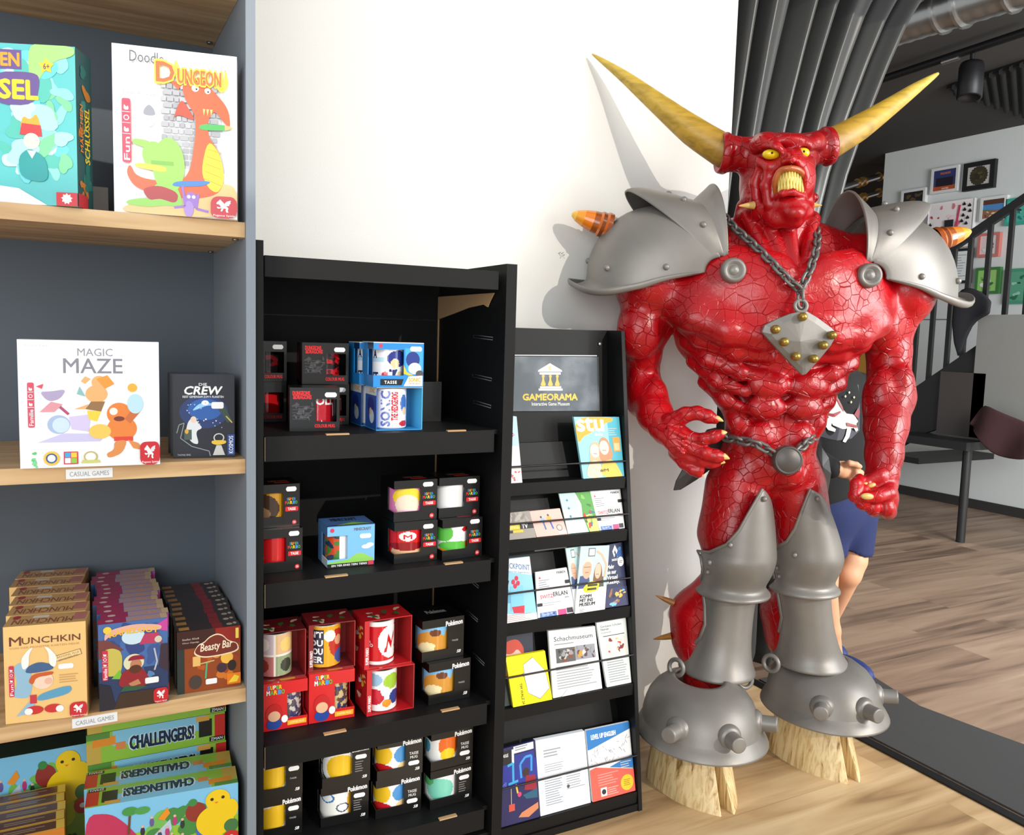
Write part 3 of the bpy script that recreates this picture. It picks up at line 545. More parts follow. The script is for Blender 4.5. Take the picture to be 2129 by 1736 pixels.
a.text('Beasty Bar', 0.36, 0.62, 0.87, 0.78, (250, 236, 206), bold=0.015, slope=0.02, shear=0.15); a.text('Stefan Kloß', 0.08, 0.86, 0.34, 0.89, (226, 210, 190)); a.text('Oliver Oppelga', 0.08, 0.80, 0.34, 0.83, (226, 210, 190)); a.rect(0.92, 0.80, 0.97, 0.97, (250, 220, 90)); a.rect(0.78, 0.05, 1, 0.23, (240, 130, 30)); a.poly([(0.80, 0.08), (0.90, 0.20), (0.98, 0.16), (0.94, 0.08)], (250, 220, 60)); a.rrect(0.44, 0.10, 0.62, 0.19, 0.02, WHITE)
t = b.top(); t.rect(0, 0, 1, 1, (50, 40, 38)); t.rect(0.04, 0.25, 0.20, 0.8, (196, 140, 50)); t.rect(0.56, 0, 0.72, 1, (150, 26, 30)); t.ell(0.84, 0.5, 0.05, 0.2, (200, 180, 150)); t.ell(0.93, 0.6, 0.03, 0.2, (210, 190, 160))
row(b.build('board_game'), 10, 0.0312, lambda i: '%s brown and orange animal bar game box, right row of lower shelf' % ORD[i], 'brown bar games on the lower shelf', jit=0.003, U=U, N=Vector((0.0, 1, 0)))

# --- bottom shelf: large green and blue family games
Z4 = 0.083
P0 = atY(176, 1682, 1.625); P1 = atX(495, 1634, 0.272); U = (Vector((P1.x, P1.y, 0))-Vector((P0.x, P0.y, 0))); w = U.length; U.normalize(); N = Vector((-U.y, U.x, 0))
def meadow(a, ducky=True, seed=2):
    a.rect(0, 0, 1, 1, (150, 196, 60)); a.rect(0, 0.74, 1, 1, (130, 200, 236)); a.blobs(0.25, 0.60, 0.95, 0.92, 9, [(90, 170, 80), (70, 140, 70), (120, 190, 90)], .05, .12, seed)
    a.poly([(0.0, 0.95), (0.16, 0.93), (0.26, 0.82), (0.36, 0.66), (0.40, 0.5), (0.0, 0.5)], (196, 50, 90)); a.poly([(0.36, 0.62), (0.54, 0.80), (0.55, 0.72), (0.44, 0.55)], (190, 206, 226)); a.poly([(0.4, 0.5), (0.6, 0.62), (0.9, 0.66), (0.9, 0.4), (0.4, 0.4)], (206, 214, 40))
    a.ell(0.71, 0.82, 0.07, 0.08, (150, 54, 44)); a.ell(0.69, 0.90, 0.03, 0.03, (60, 140, 70))
    for k, (u, v) in enumerate(((0.36, 0.74), (0.42, 0.80), (0.57, 0.78), (0.62, 0.74), (0.47, 0.68), (0.55, 0.64), (0.62, 0.62), (0.52, 0.7))):
        c = [(50, 46, 60), (110, 90, 150), (190, 60, 120), (40, 60, 50), (60, 70, 110)][k % 5]; a.ell(u, v, 0.015, 0.035, c); a.ell(u, v+0.04, 0.01, None, (226, 190, 160))
    a.poly([(0.46, 0.82), (0.52, 0.90), (0.54, 0.85), (0.50, 0.80)], (240, 150, 40)); a.ell(0.75, 0.66, 0.04, 0.06, (70, 110, 190)); a.line([(0.27, 0.74), (0.28, 0.9)], 0.015, (110, 70, 40)); a.ell(0.28, 0.92, 0.05, 0.035, (70, 150, 70)); a.ell(0.36, 0.91, 0.05, 0.03, (80, 160, 80))
    YE = (246, 206, 30); a.ell(0.84, 0.72, 0.13, 0.13, YE); a.ell(0.95, 0.80, 0.05, 0.08, YE); a.ell(0.86, 0.89, 0.085, 0.085, YE); a.ell(0.82, 0.90, 0.012, None, (60, 40, 20)); a.ell(0.895, 0.905, 0.012, None, (60, 40, 20)); a.poly([(0.835, 0.875), (0.865, 0.875), (0.85, 0.86)], (236, 120, 40))
    a.ell(0.95, 0.66, 0.05, 0.055, (70, 120, 70)); a.ell(0.95, 0.56, 0.06, 0.06, (206, 44, 44)); a.ell(0.95, 0.56, 0.02, None, WHITE); a.text('CHALLENGERS!', 0.1, 0.2, 0.9, 0.36, (24, 36, 60), bold=0.06)
def spine(a, rot=0):
    a.rect(0, 0, 1, 1, (150, 200, 70)); f = (lambda v0, v1: (v0, v1)) if not rot else (lambda v0, v1: (1-v1, 1-v0)); g = (lambda u: u) if not rot else (lambda u: 1-u)
    def R(u0, v0, u1, v1, c): v0, v1 = f(v0, v1); u0, u1 = sorted((g(u0), g(u1))); a.rect(u0, v0, u1, v1, c)
    R(0.18, 0.5, 0.86, 1, (140, 206, 236)); R(0, 0, 0.1, 0.7, (206, 176, 80)); R(0.04, 0.55, 0.2, 0.85, (236, 150, 50)); R(0.2, 0.35, 0.27, 0.6, (226, 140, 80)); R(0.92, 0.15, 1, 0.95, (206, 50, 44)); R(0.80, 0.25, 0.90, 0.85, (34, 30, 36)); R(0.78, 0.8, 0.88, 0.98, (226, 170, 80)); R(0.88, 0.04, 0.99, 0.2, (24, 26, 30)); R(0, 0.8, 0.16, 1, (90, 150, 70))
    v0, v1 = f(0.28, 0.72); u0, u1 = sorted((g(0.30), g(0.76)))
    outlined(a, 'CHALLENGERS!', u0, v0, u1, v1, (24, 40, 70), (226, 240, 250), bold=0.05, rot=2 if rot else 0, slope=0.0)
    v0, v1 = f(0.07, 0.17); u0, u1 = sorted((g(0.89), g(0.98))); a.text('ZMAN', u0, v0, u1, v1, WHITE, bold=0.02, rot=2 if rot else 0)
hh = P0.z-Z4
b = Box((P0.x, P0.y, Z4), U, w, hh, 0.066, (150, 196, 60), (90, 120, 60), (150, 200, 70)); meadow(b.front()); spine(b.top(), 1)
fr = b.build('board_game'); tag(fr, 'large green and blue game box with yellow duckling at front of bottom shelf', 'board game', 'large green and blue games on the bottom shelf')
o = fr.copy(); COL.objects.link(o); o.location += N*0.069+U*(-0.002); o.location.x -= 0.004; tag(o, 'large green game box standing right behind the front duckling game', 'board game', 'large green and blue games on the bottom shelf')
# boxes lying flat behind, spines outward
hb = None
def flat_box():
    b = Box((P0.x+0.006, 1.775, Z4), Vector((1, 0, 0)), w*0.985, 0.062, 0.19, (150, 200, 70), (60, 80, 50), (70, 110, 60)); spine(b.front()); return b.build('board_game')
hb = flat_box()
zt = atY(190, 1592, 1.775).z
n_under = max(1, round((zt-Z4)/0.0632)); stp = (zt-Z4)/n_under
for k in range(n_under+2):
    o = hb if k == 0 else hb.copy()
    if k: COL.objects.link(o); o.location = hb.location+Vector((0.002*(k % 2), 0, max(stp, 0.0628)*k))
    lab = {n_under: 'green game box lying flat with its lettered spine fully in view, bottom shelf', n_under+1: 'green game box lying flat right under the lower oak shelf, topmost of its pile'}.get(k, 'green game box number %s from the bottom of the flat pile' % ['one', 'two', 'three', 'four', 'five', 'six', 'seven', 'eight'][k])
    tag(o, lab, 'board game', 'large green and blue games on the bottom shelf')
# upright duckling box at left and the row of yellow-edged boxes before it
Q1 = atY(184, 1545, 1.80); b = Box((Q1.x-0.26, 1.80, Z4), Vector((1, 0, 0)), 0.26, Q1.z-Z4, 0.06, (120, 160, 60), (40, 50, 40), (40, 60, 40)); meadow(b.front(), seed=6)
tag(b.build('board_game'), 'large green duckling game box standing at left back of the bottom shelf', 'board game', 'large green and blue games on the bottom shelf')
Q = atY(134, 1718, 1.62); Q0 = atY(0, 1736, 1.62)
b = Box((Q.x-0.19, 1.62, Z4), Vector((1, 0, 0)), 0.19, Q.z-Z4-0.002, 0.03, (200, 120, 40), (120, 100, 50), (90, 76, 56))
t = b.top(); t.rect(0, 0, 1, 1, (226, 190, 80)); t.rect(0, 0.08, 0.93, 0.94, (96, 60, 44)); t.lines(0.5, 0.3, 0.85, 0.7, 2, (150, 130, 110))
row(b.build('board_game'), 5, 0.0325, lambda i: '%s yellow-edged brown game box at far left of the bottom shelf' % ORD[i], 'yellow-edged games on the bottom shelf', jit=0.002, U=Vector((1, 0, 0)), N=Vector((0, 1, 0)))
# ------------------------------------------------------------------ black cardboard display with boxed mugs
M['card'] = plain('black_corrugated_card', (11, 11, 12), 0.62, bump=0.12, bscale=400, spec=0.3)
M['kraft'] = plain('kraft_card', (188, 150, 108), 0.8, bump=0.1, bscale=300)
DX0, DX1 = 0.322, 0.824
disp = empty('cardboard_display', (0.57, 1.8, 0), 'black cardboard display stand full of boxed mugs beside the bookcase', 'display stand')
for x0, x1, zt in ((0.3065, DX0-0.002, 1.362), (DX1, 0.849, 1.352)):
    m = MB(); m.box((x0, 1.602, 0.0), (x1, 1.985, zt)); m.build('side_panel', M['card'], disp, mods=[bev(0.003)])
m = MB(); m.box((DX0, 1.968, 0.0), (DX1, 1.985, 1.345)); bp = m.build('back_panel', M['card'], disp)
m = MB(); m.box((DX0, 1.9665, 1.232), (DX1-0.002, 1.9685, 1.2345)); m.build('fold_line', M['black'], bp)
m = MB(); m.box((DX1-0.0035, 1.9635, 0.5), (DX1-0.0005, 1.9675, 1.29)); m.build('raw_edge', M['kraft'], bp)
# torn brown flap under the header
m = MB(); q = [(DX1-0.006, 1.96, 1.292), (DX1-0.006, 1.96, 1.236), (DX1-0.006, 1.86, 1.25), (DX1-0.006, 1.78, 1.262), (DX1-0.006, 1.70, 1.268), (DX1-0.006, 1.68, 1.262), (DX1-0.006, 1.67, 1.274), (DX1-0.006, 1.65, 1.292)]
m.add(q+[(x+0.003, y, z) for x, y, z in q], [tuple(range(8)), tuple(range(15, 7, -1))]+[(i, 8+i, 8+(i+1) % 8, (i+1) % 8) for i in range(8)], (176, 138, 104)); fl = m.build('torn_flap', M['kraft'], disp); fl['label'] = 'torn brown cardboard flap'
for z, y0, y1 in ((1.19, 1.66, 1.76), (1.10, 1.66, 1.76), (1.04, 1.66, 1.75), (0.62, 1.70, 1.76), (0.54, 1.70, 1.76), (0.45, 1.66, 1.72)):
    m = MB(); m.tube([(DX1-0.0004, y0, z), (DX1-0.0004, y1, z+0.004), (DX1-0.0004, y1, z+0.010), (DX1-0.0004, y0, z+0.006)], 0.0009, n=5, closed=True); m.build('slot', plain('slot_edge', (110, 110, 108), 0.6), disp)
m = MB(); m.box((0.324, 1.612, 1.297), (0.810, 1.630, 1.336)); m.box((0.3245, 1.630, 1.328), (0.8095, 1.966, 1.336)); m.build('header', M['card'], disp, mods=[bev(0.002)])
DZ = [0.997, 0.711, 0.384, 0.136]
for k, z in enumerate(DZ):
    m = MB(); m.box((0.3245, 1.612, z-0.048), (0.8095, 1.622, z)); m.box((DX0+0.0006, 1.622, z-0.010), (DX1-0.0006, 1.966, z)); tr = m.build('shelf_tray', M['card'], disp, mods=[bev(0.0015)])
    m = MB(); m.box((0.3240, 1.6115, z-0.047), (0.3250, 1.6135, z-0.001)); m.build('raw_edge', M['kraft'], tr)
    for px, wd in ((0.442, 0.046), (0.700, 0.042)):
        m = MB(); m.box((px, 1.6105, z-0.0008), (px+wd, 1.620, z+0.0022), (196, 160, 118)); m.build('finger_tab', M['kraft'], tr, mods=[bev(0.001)])
m = MB(); m.box((DX0, 1.615, 0.0), (DX1, 1.63, 0.075)); m.build('base_panel', M['card'], disp)

# ------------------------------------------------------------------ boxed mugs
class CylArt(Art):
    """same drawing helpers, wrapped round the front of a mug"""
    def __init__(s, mb, c, r, h, f, half): s.mb, s.c, s.r, s.h, s.f, s.half = mb, c, r, h, f, half; s.k = 0.0003; s.asp = half*2*r/h
    def pt(s, u, v):
        a = s.f+(u-0.5)*2*s.half; R = s.r+s.k; return Vector((s.c[0]+R*math.cos(a), s.c[1]+R*math.sin(a), s.c[2]+v*s.h))
def paint(base, shapes):
    def fn(u, v):
        c = base
        for sh in shapes:
            k = sh[0]
            if k == 'e' and ((u-sh[1])/sh[3])**2+((v-sh[2])/sh[4])**2 < 1: c = sh[5]
            elif k == 'r' and sh[1] <= u <= sh[3] and sh[2] <= v <= sh[4]: c = sh[5]
            elif k == 'n' and noise.noise(Vector((u*sh[1], v*sh[1], sh[2]))) > sh[3]: c = sh[4]
        return c
    return fn
def mug(parent, c, r, h, face, fn, half=1.9, handle=True, draw=None, inside=(240, 240, 238)):
    mb = MB(); n, m = 110, 40; half_n = 0
    for i in range(m):
        for j in range(n):
            u0, u1, v0, v1 = j/n, (j+1)/n, i/m, (i+1)/m
            q = []
            for u, v in ((u0, v0), (u1, v0), (u1, v1), (u0, v1)):
                a = face+(u-0.5)*2*PI; q.append((c[0]+r*math.cos(a), c[1]+r*math.sin(a), c[2]+0.003+v*(h-0.003)))
            uu = ((u0+u1)/2-0.5)*PI/half+0.5
            mb.add(q, [(0, 1, 2, 3)], fn(uu, (v0+v1)/2) if 0 <= uu <= 1 else fn(0.0, (v0+v1)/2), True)
    mb.lathe([(r, 0.003), (r-0.003, 0), (0, 0)], fn(0, 0.02), 40, c)
    mb.lathe([(r, h), (r-0.0015, h+0.0012), (r-0.003, h), (r-0.0035, 0.006), (0, 0.005)], inside, 40, c)
    if draw: draw(CylArt(mb, c, r, h, face, half))
    ob = mb.build('mug', M['ceramic'], parent)
    bm_ = bmesh.new(); bm_.from_mesh(ob.data); bmesh.ops.remove_doubles(bm_, verts=bm_.verts, dist=0.0001); bm_.to_mesh(ob.data); bm_.free()
    if handle:
        a = face+2.9; d = Vector((math.cos(a), math.sin(a), 0)); hb = MB(); pts = [Vector(c)+d*(r-0.002+0.024*math.sin(PI*t/10)**0.6 if 0 < t < 10 else r-0.002)+Vector((0, 0, h*(0.2+0.6*t/10))) for t in range(11)]
        hb.tube(pts, 0.0045, inside, 8); hh_ = hb.build('handle', M['ceramic'], parent); hh_.parent = ob
    return ob
def carton(U, O, w, h, d, panels, col, inner=None):
    mb = MB(); N = Vector((-U.y, U.x, 0))
    for (u0, n0, z0, u1, n1, z1), c in panels:
        f = lambda u, n, z: O+U*(u*w)+N*(n*d)+Vector((0, 0, z*h))
        mb.hexa([f(u0, n0, z0), f(u1, n0, z0), f(u1, n1, z0), f(u0, n1, z0)], [f(u0, n0, z1), f(u1, n0, z1), f(u1, n1, z1), f(u0, n1, z1)], c or col)
    return mb
T = 0.018
def boxed(kind, pxl, pxr, py, Y, Z, fn, label, group, h=0.088, d=0.082, yaw=0.0, w=None, draw=None, sticker=(0.70, 0.84), red=None, extra=None, X=None):
    A = atY(pxl, py, Y) if X is None else Vector((X, Y, 0)); U = Vector((math.cos(math.radians(yaw)), math.sin(math.radians(yaw)), 0)); N = Vector((-U.y, U.x, 0))
    if w is None: w = atY(pxr, py, Y+math.sin(math.radians(yaw))*0.09).x-A.x
    O = Vector((A.x, Y, Z+0.0006)); zv = Vector((0, 0, h))
    root = empty('boxed_mug', tuple(O+U*(w/2)+N*(d/2)), label, 'boxed mug', group)
    bk = (10, 10, 11); mugfn = fn; face = math.atan2(-N.y, -N.x)
    if kind in ('tasse', 'pok'):
        a, lo, hi, bkn = 0.62, 0.24, 0.80, 0.45
        pn = [((0, 0, 0, 1, 1, T), bk), ((0, 0, 1-T, 1, 1, 1), bk), ((0, 1-T, T, 1, 1, 1-T), bk), ((1-T, 0, T, 1, 1-T, 1-T), bk), ((a, 0, T, 1-T, T, 1-T), bk), ((0, 0, hi, a, T, 1-T), bk), ((0, 0, T, a, T, lo), bk), ((0, bkn, T, T, 1-T, 1-T), bk), ((0, T, hi, T, bkn, 1-T), bk), ((0, T, T, T, bkn, lo), bk)]
        mb = carton(U, O, w, h, d, pn, bk); ar = Art(mb, O, O+U*w, O+U*w+zv, O+zv)
        if kind == 'tasse':
            for k, (ch, c) in enumerate(zip('SUPER', [(60, 130, 210), (250, 200, 40), (220, 50, 50), (80, 170, 70), (60, 130, 210)])): ar.text(ch, 0.70+0.042*k, 0.615, 0.735+0.042*k, 0.675, c, bold=0.05)
            for k, (ch, c) in enumerate(zip('MARIO', [(220, 50, 50), (80, 170, 70), (250, 200, 40), (60, 130, 210), (80, 170, 70)])): ar.text(ch, 0.66+0.058*k, 0.53, 0.708+0.058*k, 0.60, c, bold=0.05)
            ar.rrect(0.66, 0.36, 0.96, 0.47, 0.02, (214, 32, 40)); ar.text('TASSE', 0.72, 0.385, 0.90, 0.445, WHITE, bold=0.04); ar.ell(0.87, 0.10, 0.055, None, (206, 40, 46)); ar.text('SB', 0.84, 0.075, 0.90, 0.125, WHITE)
        else:
            ar.text('Pokémon', 0.56, 0.80, 0.96, 0.92, WHITE, bold=0.05, slope=0.02); 
            if extra == 'tassemug': ar.text('TASSE', 0.70, 0.52, 0.90, 0.59, (230, 230, 230), bold=0.02); ar.text('MUG', 0.72, 0.42, 0.88, 0.49, (230, 230, 230), bold=0.02)
            elif extra == 'list': ar.lines(0.68, 0.26, 0.86, 0.56, 5, (170, 170, 170), 0.35, 0.3)
            else: ar.text('·TASSE', 0.70, 0.40, 0.86, 0.44, (200, 200, 200))
            ar.text('SB', 0.83, 0.10, 0.93, 0.17, WHITE, bold=0.04, shear=0.3)
        tp = Art(mb, O+zv, O+zv+U*w, O+zv+U*w+N*d, O+zv+N*d)
        if kind == 'tasse': tp.text('SUPER MARIO', 0.35, 0.35, 0.8, 0.55, (130, 80, 60), bold=0.02); tp.rrect(0.45, 0.16, 0.80, 0.28, 0.02, (190, 30, 36))
        else: tp.text('Pokémon', 0.3, 0.5, 0.75, 0.75, (150, 150, 150), bold=0.03)
        mc = O+U*(w*0.42)+N*(d*0.49)+Vector((0, 0, h*T+0.0005)); mr = min(w*0.40, d*0.46); mug(root, mc, mr, h*0.86, face-0.25, fn, half=1.5, handle=False, draw=draw)
    elif kind == 'dnd':
        a, lo, hi = 0.52, 0.22, 0.74
        pn = [((0, 0, 0, 1, 1, T), bk), ((0, 0, 1-T, 1, 1, 1), bk), ((0, 1-T, T, 1, 1, 1-T), bk), ((1-T, 0, T, 1, 1-T, 1-T), bk), ((0, T, T, T, 1-T, 1-T), bk), ((0, 0, T, a, T, 1-T), bk), ((a, 0, T, 1-T, T, lo), bk), ((a, 0, hi, 1-T, T, 1-T), bk), ((0.94, 0, lo, 1-T, T, hi), bk)]
        mb = carton(U, O, w, h, d, pn, bk); ar = Art(mb, O, O+U*w, O+U*w+zv, O+zv)
        ar.blobs(0.03, 0.20, 0.5, 0.68, 26, [(70, 66, 70), (88, 84, 88), (56, 52, 56)], .03, .08, 5, 2.2); ar.lines(0.05, 0.24, 0.46, 0.6, 5, (60, 58, 62), .3, .5, 3)
        RD = (214, 30, 38); ar.text('DUNGEONS', 0.06, 0.83, 0.40, 0.92, RD, bold=0.07); ar.text('&DRAGONS', 0.07, 0.74, 0.43, 0.83, RD, bold=0.07); ar.text('COLOUR MUG', 0.50, 0.09, 0.90, 0.165, RD, bold=0.06)
        mb.add([O+N*d*0.98+Vector((0, 0, h*.1))-U*0.0004, O+N*d*.5+Vector((0, 0, h*.1))-U*0.0004, O+N*d*.5+Vector((0, 0, h*.9))-U*0.0004, O+N*d*.98+Vector((0, 0, h*.9))-U*0.0004], [(0, 1, 2, 3)], (110, 26, 30))
        mr = d*0.42; mug(root, O+U*(w*0.60)+N*(d*0.5)+Vector((0, 0, h*T+0.0005)), mr*0.86, h*0.80, face, fn, half=1.5, handle=False, draw=draw, inside=(40, 30, 30))
    elif kind == 'open':
        rc = red or (196, 30, 38); ri = (172, 40, 42)
        pn = [((0, 0, 0, 1, 1, T), rc), ((0, 0, 1-T, 1, 1, 1), rc), ((0, 1-T, T, 1, 1, 1-T), ri), ((1-T, 0, T, 1, 1-T, 1-T), ri), ((0, T*0.5, T, T, 1-T, 1-T), rc), ((0, 0, T, 0.10, T, 1-T), rc)]
        mb = carton(U, O, w, h, d, pn, rc); tp = Art(mb, O+zv, O+zv+U*w, O+zv+U*w+N*d, O+zv+N*d)
        tp.blobs(0.05, 0.05, 0.95, 0.9, 12, [(236, 200, 170), (240, 190, 60), (240, 240, 240), (60, 110, 60), (150, 30, 30)], .05, .13, 7)
        lf = Art(mb, O+N*d, O, O+zv, O+N*d+zv); lf.blobs(0.05, 0.2, 0.95, 0.95, 14, [(236, 200, 170), (240, 190, 60), (240, 240, 240), (60, 110, 60), (150, 30, 30)], .06, .15, 9)
        fa = Art(mb, O, O+U*w, O+U*w+zv, O+zv); fa.text('SUPER MARIO', 0.025, 0.1, 0.085, 0.45, WHITE, bold=0.03, rot=1)
        mug(root, O+U*(w*0.40)+N*(d*0.46)+Vector((0, 0, h*T+0.0005)), min(w, d)*0.43, h*0.90, face-0.15, fn, half=1.55, handle=True, draw=draw)
    elif kind == 'closed':
        rc = (206, 26, 34); a, lo, hi = 0.56, 0.22, 0.74
        pn = [((0, 0, 0, 1, 1, T), rc), ((0, 0, 1-T, 1, 1, 1), rc), ((0, 1-T, T, 1, 1, 1-T), rc), ((1-T, 0.5, T, 1, 1-T, 1-T), rc), ((1-T, 0, T, 1, 0.5, lo), rc), ((1-T, 0, hi, 1, 0.5, 1-T), rc), ((0, T, T, T, 1-T, 1-T), rc), ((0, 0, T, a, T, 1-T), rc), ((a, 0, T, 1-T, T, lo), rc), ((a, 0, hi, 1-T, T, 1-T), rc)]
        mb = carton(U, O, w, h, d, pn, rc); ar = Art(mb, O, O+U*w, O+U*w+zv, O+zv)
        for k, (ch, c) in enumerate(zip('SUPER', [(60, 150, 220), (250, 200, 40), (240, 240, 240), (80, 190, 70), (250, 200, 40)])): ar.text(ch, 0.14+0.062*k, 0.87, 0.19+0.062*k, 0.95, c, bold=0.05)
        for k, (ch, c) in enumerate(zip('MARIO', [(240, 240, 240), (80, 190, 70), (250, 200, 40), (60, 150, 220), (80, 190, 70)])): ar.text(ch, 0.12+0.078*k, 0.76, 0.185+0.078*k, 0.85, c, bold=0.05)
        ar.ell(0.28, 0.36, 0.18, 0.20, (186, 20, 28)); ar.ell(0.28, 0.14, 0.16, 0.12, (40, 70, 150)); ar.ell(0.28, 0.30, 0.13, 0.11, (226, 176, 140)); ar.ell(0.50, 0.22, 0.07, 0.08, (244, 244, 244)); ar.rrect(0.56, 0.07, 0.97, 0.17, 0.01, (250, 170, 40)); ar.text('COFFEE MUG', 0.61, 0.10, 0.92, 0.14, (255, 240, 200))
        tp = Art(mb, O+zv, O+zv+U*w, O+zv+U*w+N*d, O+zv+N*d); tp.rrect(0.42, 0.10, 0.75, 0.30, 0.02, (250, 170, 40)); tp.ell(0.25, 0.45, 0.16, 0.3, (226, 176, 140)); tp.ell(0.25, 0.65, 0.17, 0.2, (70, 130, 70)); tp.ell(0.72, 0.6, 0.2, 0.3, (50, 70, 150)); tp.ell(0.55, 0.5, 0.07, 0.15, (244, 244, 244))
        mug(root, O+U*(w*0.62)+N*(d*0.46)+Vector((0, 0, h*T+0.0005)), min(w, d)*0.36, h*0.84, face, fn, half=1.5, handle=False)
    elif kind == 'blue_window':
        bl = (38, 140, 214); a, lo, hi = 0.60, 0.26, 0.84
        pn = [((0, 0, 0, 1, 1, T), bl), ((0, 0, 1-T, 1, 1, 1), (226, 222, 214)), ((0, 1-T, T, 1, 1, 1-T), bl), ((1-T, 0, T, 1, 1-T, 1-T), bl), ((a, 0, T, 1-T, T, 1-T), bl), ((0, 0, hi, a, T, 1-T), bl), ((0, 0, T, a, T, lo), bl), ((0, bkn_ := 0.5, T, T, 1-T, 1-T), bl), ((0, T, hi, T, 0.5, 1-T), (20, 50, 90)), ((0, T, T, T, 0.5, lo), bl)]
        mb = carton(U, O, w, h, d, pn, bl); ar = Art(mb, O, O+U*w, O+U*w+zv, O+zv)
        ar.ell(0.14, 0.92, 0.04, None, (206, 60, 90)); ar.poly([(0.62, 0.88), (0.98, 0.84), (0.98, 0.28), (0.64, 0.28)], (70, 172, 230)); ar.ell(0.78, 0.62, 0.14, 0.18, (40, 60, 140)); ar.ell(0.82, 0.42, 0.13, 0.13, (240, 244, 248)); ar.poly([(0.6, 0.5), (0.66, 0.34), (0.8, 0.26), (0.7, 0.26), (0.6, 0.3)], (240, 200, 60)); ar.ell(0.92, 0.30, 0.08, 0.08, (80, 80, 90))
        ar.poly([(0.14, 0.04), (0.56, 0.04), (0.60, 0.18), (0.14, 0.18)], (22, 24, 30)); ar.text('TASSE', 0.22, 0.075, 0.46, 0.14, WHITE, bold=0.06, space=1.3); ar.poly([(0.60, 0.02), (0.98, 0.02), (0.98, 0.26), (0.70, 0.24)], (244, 244, 244)); ar.text('SONIC', 0.70, 0.12, 0.94, 0.21, (240, 180, 60), bold=0.06); ar.text('THE HEDGEHOG', 0.70, 0.06, 0.94, 0.095, (120, 40, 60))
        tp = Art(mb, O+zv, O+zv+U*w, O+zv+U*w+N*d, O+zv+N*d); tp.text('SONIC THE HEDGEHOG', 0.3, 0.3, 0.85, 0.5, (150, 140, 130))
        mug(root, O+U*(w*0.40)+N*(d*0.47)+Vector((0, 0, h*T+0.0005)), min(w, d)*0.40, h*0.86, face-0.2, fn, half=1.5, handle=False, draw=draw)
    elif kind == 'blue_open':
        bl = (60, 160, 224)
        pn = [((0, 0, 0, 1, 1, T), bl), ((0, 0, 1-T, 1, 1, 1), (226, 222, 214)), ((0, 1-T, T, 1, 1, 1-T), bl), ((1-T, 0, T, 1, 1-T, 1-T), (90, 190, 236)), ((0, T, T, T, 1-T, 1-T), (40, 90, 170))]
        mb = carton(U, O, w, h, d, pn, bl); lf = Art(mb, O+N*d, O, O+zv, O+N*d+zv); lf.rect(0, 0.80, 1, 1, (244, 244, 244)); lf.text('SONIC', 0.4, 0.85, 0.85, 0.95, (230, 170, 60), bold=0.05); lf.ell(0.5, 0.55, 0.28, 0.2, (40, 56, 140)); lf.ell(0.6, 0.3, 0.2, 0.16, (230, 236, 244)); lf.ell(0.5, 0.42, 0.1, 0.08, (236, 206, 160))
        bi = Art(mb, O+U*w*.5+N*(d*(0.985-T)), O+U*w*0.98+N*(d*(0.985-T)), O+U*w*0.98+N*(d*(0.985-T))+zv*0.97, O+U*w*.5+N*(d*(0.985-T))+zv*0.97); bi.blobs(0.1, 0.1, 0.95, 0.9, 8, [(50, 150, 214), (120, 206, 240)], .08, .16, 4)
        mug(root, O+U*(w*0.40)+N*(d*0.47)+Vector((0, 0, h*T+0.0005)), min(w, d)*0.43, h*0.93, face-0.1, fn, half=1.5, handle=True, draw=draw)
    elif kind == 'sky':
        sk = (120, 186, 236); a, lo, hi = 0.42, 0.20, 0.76
        pn = [((0, 0, 0, 1, 1, T), (60, 60, 64)), ((0, 0, 1-T, 1, 1, 1), (80, 120, 180)), ((0, 1-T, T, 1, 1, 1-T), sk), ((1-T, 0, T, 1, 1-T, 1-T), sk), ((a, 0, T, 1-T, T, 1-T), sk), ((0, 0, hi, a, T, 1-T), sk), ((0, 0, T, a, T, lo), sk), ((0, 0.6, T, T, 1-T, 1-T), (90, 140, 200)), ((0, T, hi, T, 0.6, 1-T), (90, 140, 200)), ((0, T, T, T, 0.6, lo), (226, 230, 234))]
        mb = carton(U, O, w, h, d, pn, sk); ar = Art(mb, O, O+U*w, O+U*w+zv, O+zv)
        ar.poly([(0.02, 0.10), (0.98, 0.10), (0.98, 0.16), (0.72, 0.32), (0.60, 0.30), (0.44, 0.18), (0.02, 0.14)], (140, 204, 90)); ar.rect(0, 0, 1, 0.10, (28, 28, 30)); ar.text('EIN TIER EINES TIERS TIERES', 0.09, 0.03, 0.84, 0.075, WHITE, bold=0.03); ar.rect(0.86, 0.01, 0.98, 0.11, (206, 60, 90))
        ar.text('MINECRAFT', 0.56, 0.86, 0.92, 0.93, (110, 116, 130), bold=0.05); ar.ell(0.10, 0.90, 0.045, None, (206, 60, 90)); ar.ell(0.82, 0.46, 0.10, 0.05, WHITE); ar.ell(0.90, 0.50, 0.08, 0.05, WHITE)
        tp = Art(mb, O+zv, O+zv+U*w, O+zv+U*w+N*d, O+zv+N*d); tp.rect(0, 0, 1, 0.08, (28, 28, 30)); tp.poly([(0.2, 0.08), (0.95, 0.08), (0.6, 0.35)], (150, 206, 100)); tp.text('MINECRAFT', 0.2, 0.55, 0.75, 0.85, (50, 60, 80), bold=0.03)
        mug(root, O+U*(w*0.34)+N*(d*0.45)+Vector((0, 0, h*T+0.0005)), min(w, d)*0.36, h*0.82, face-0.4, fn, half=1.5, handle=False)
    mb.build('carton', M['print'], root)
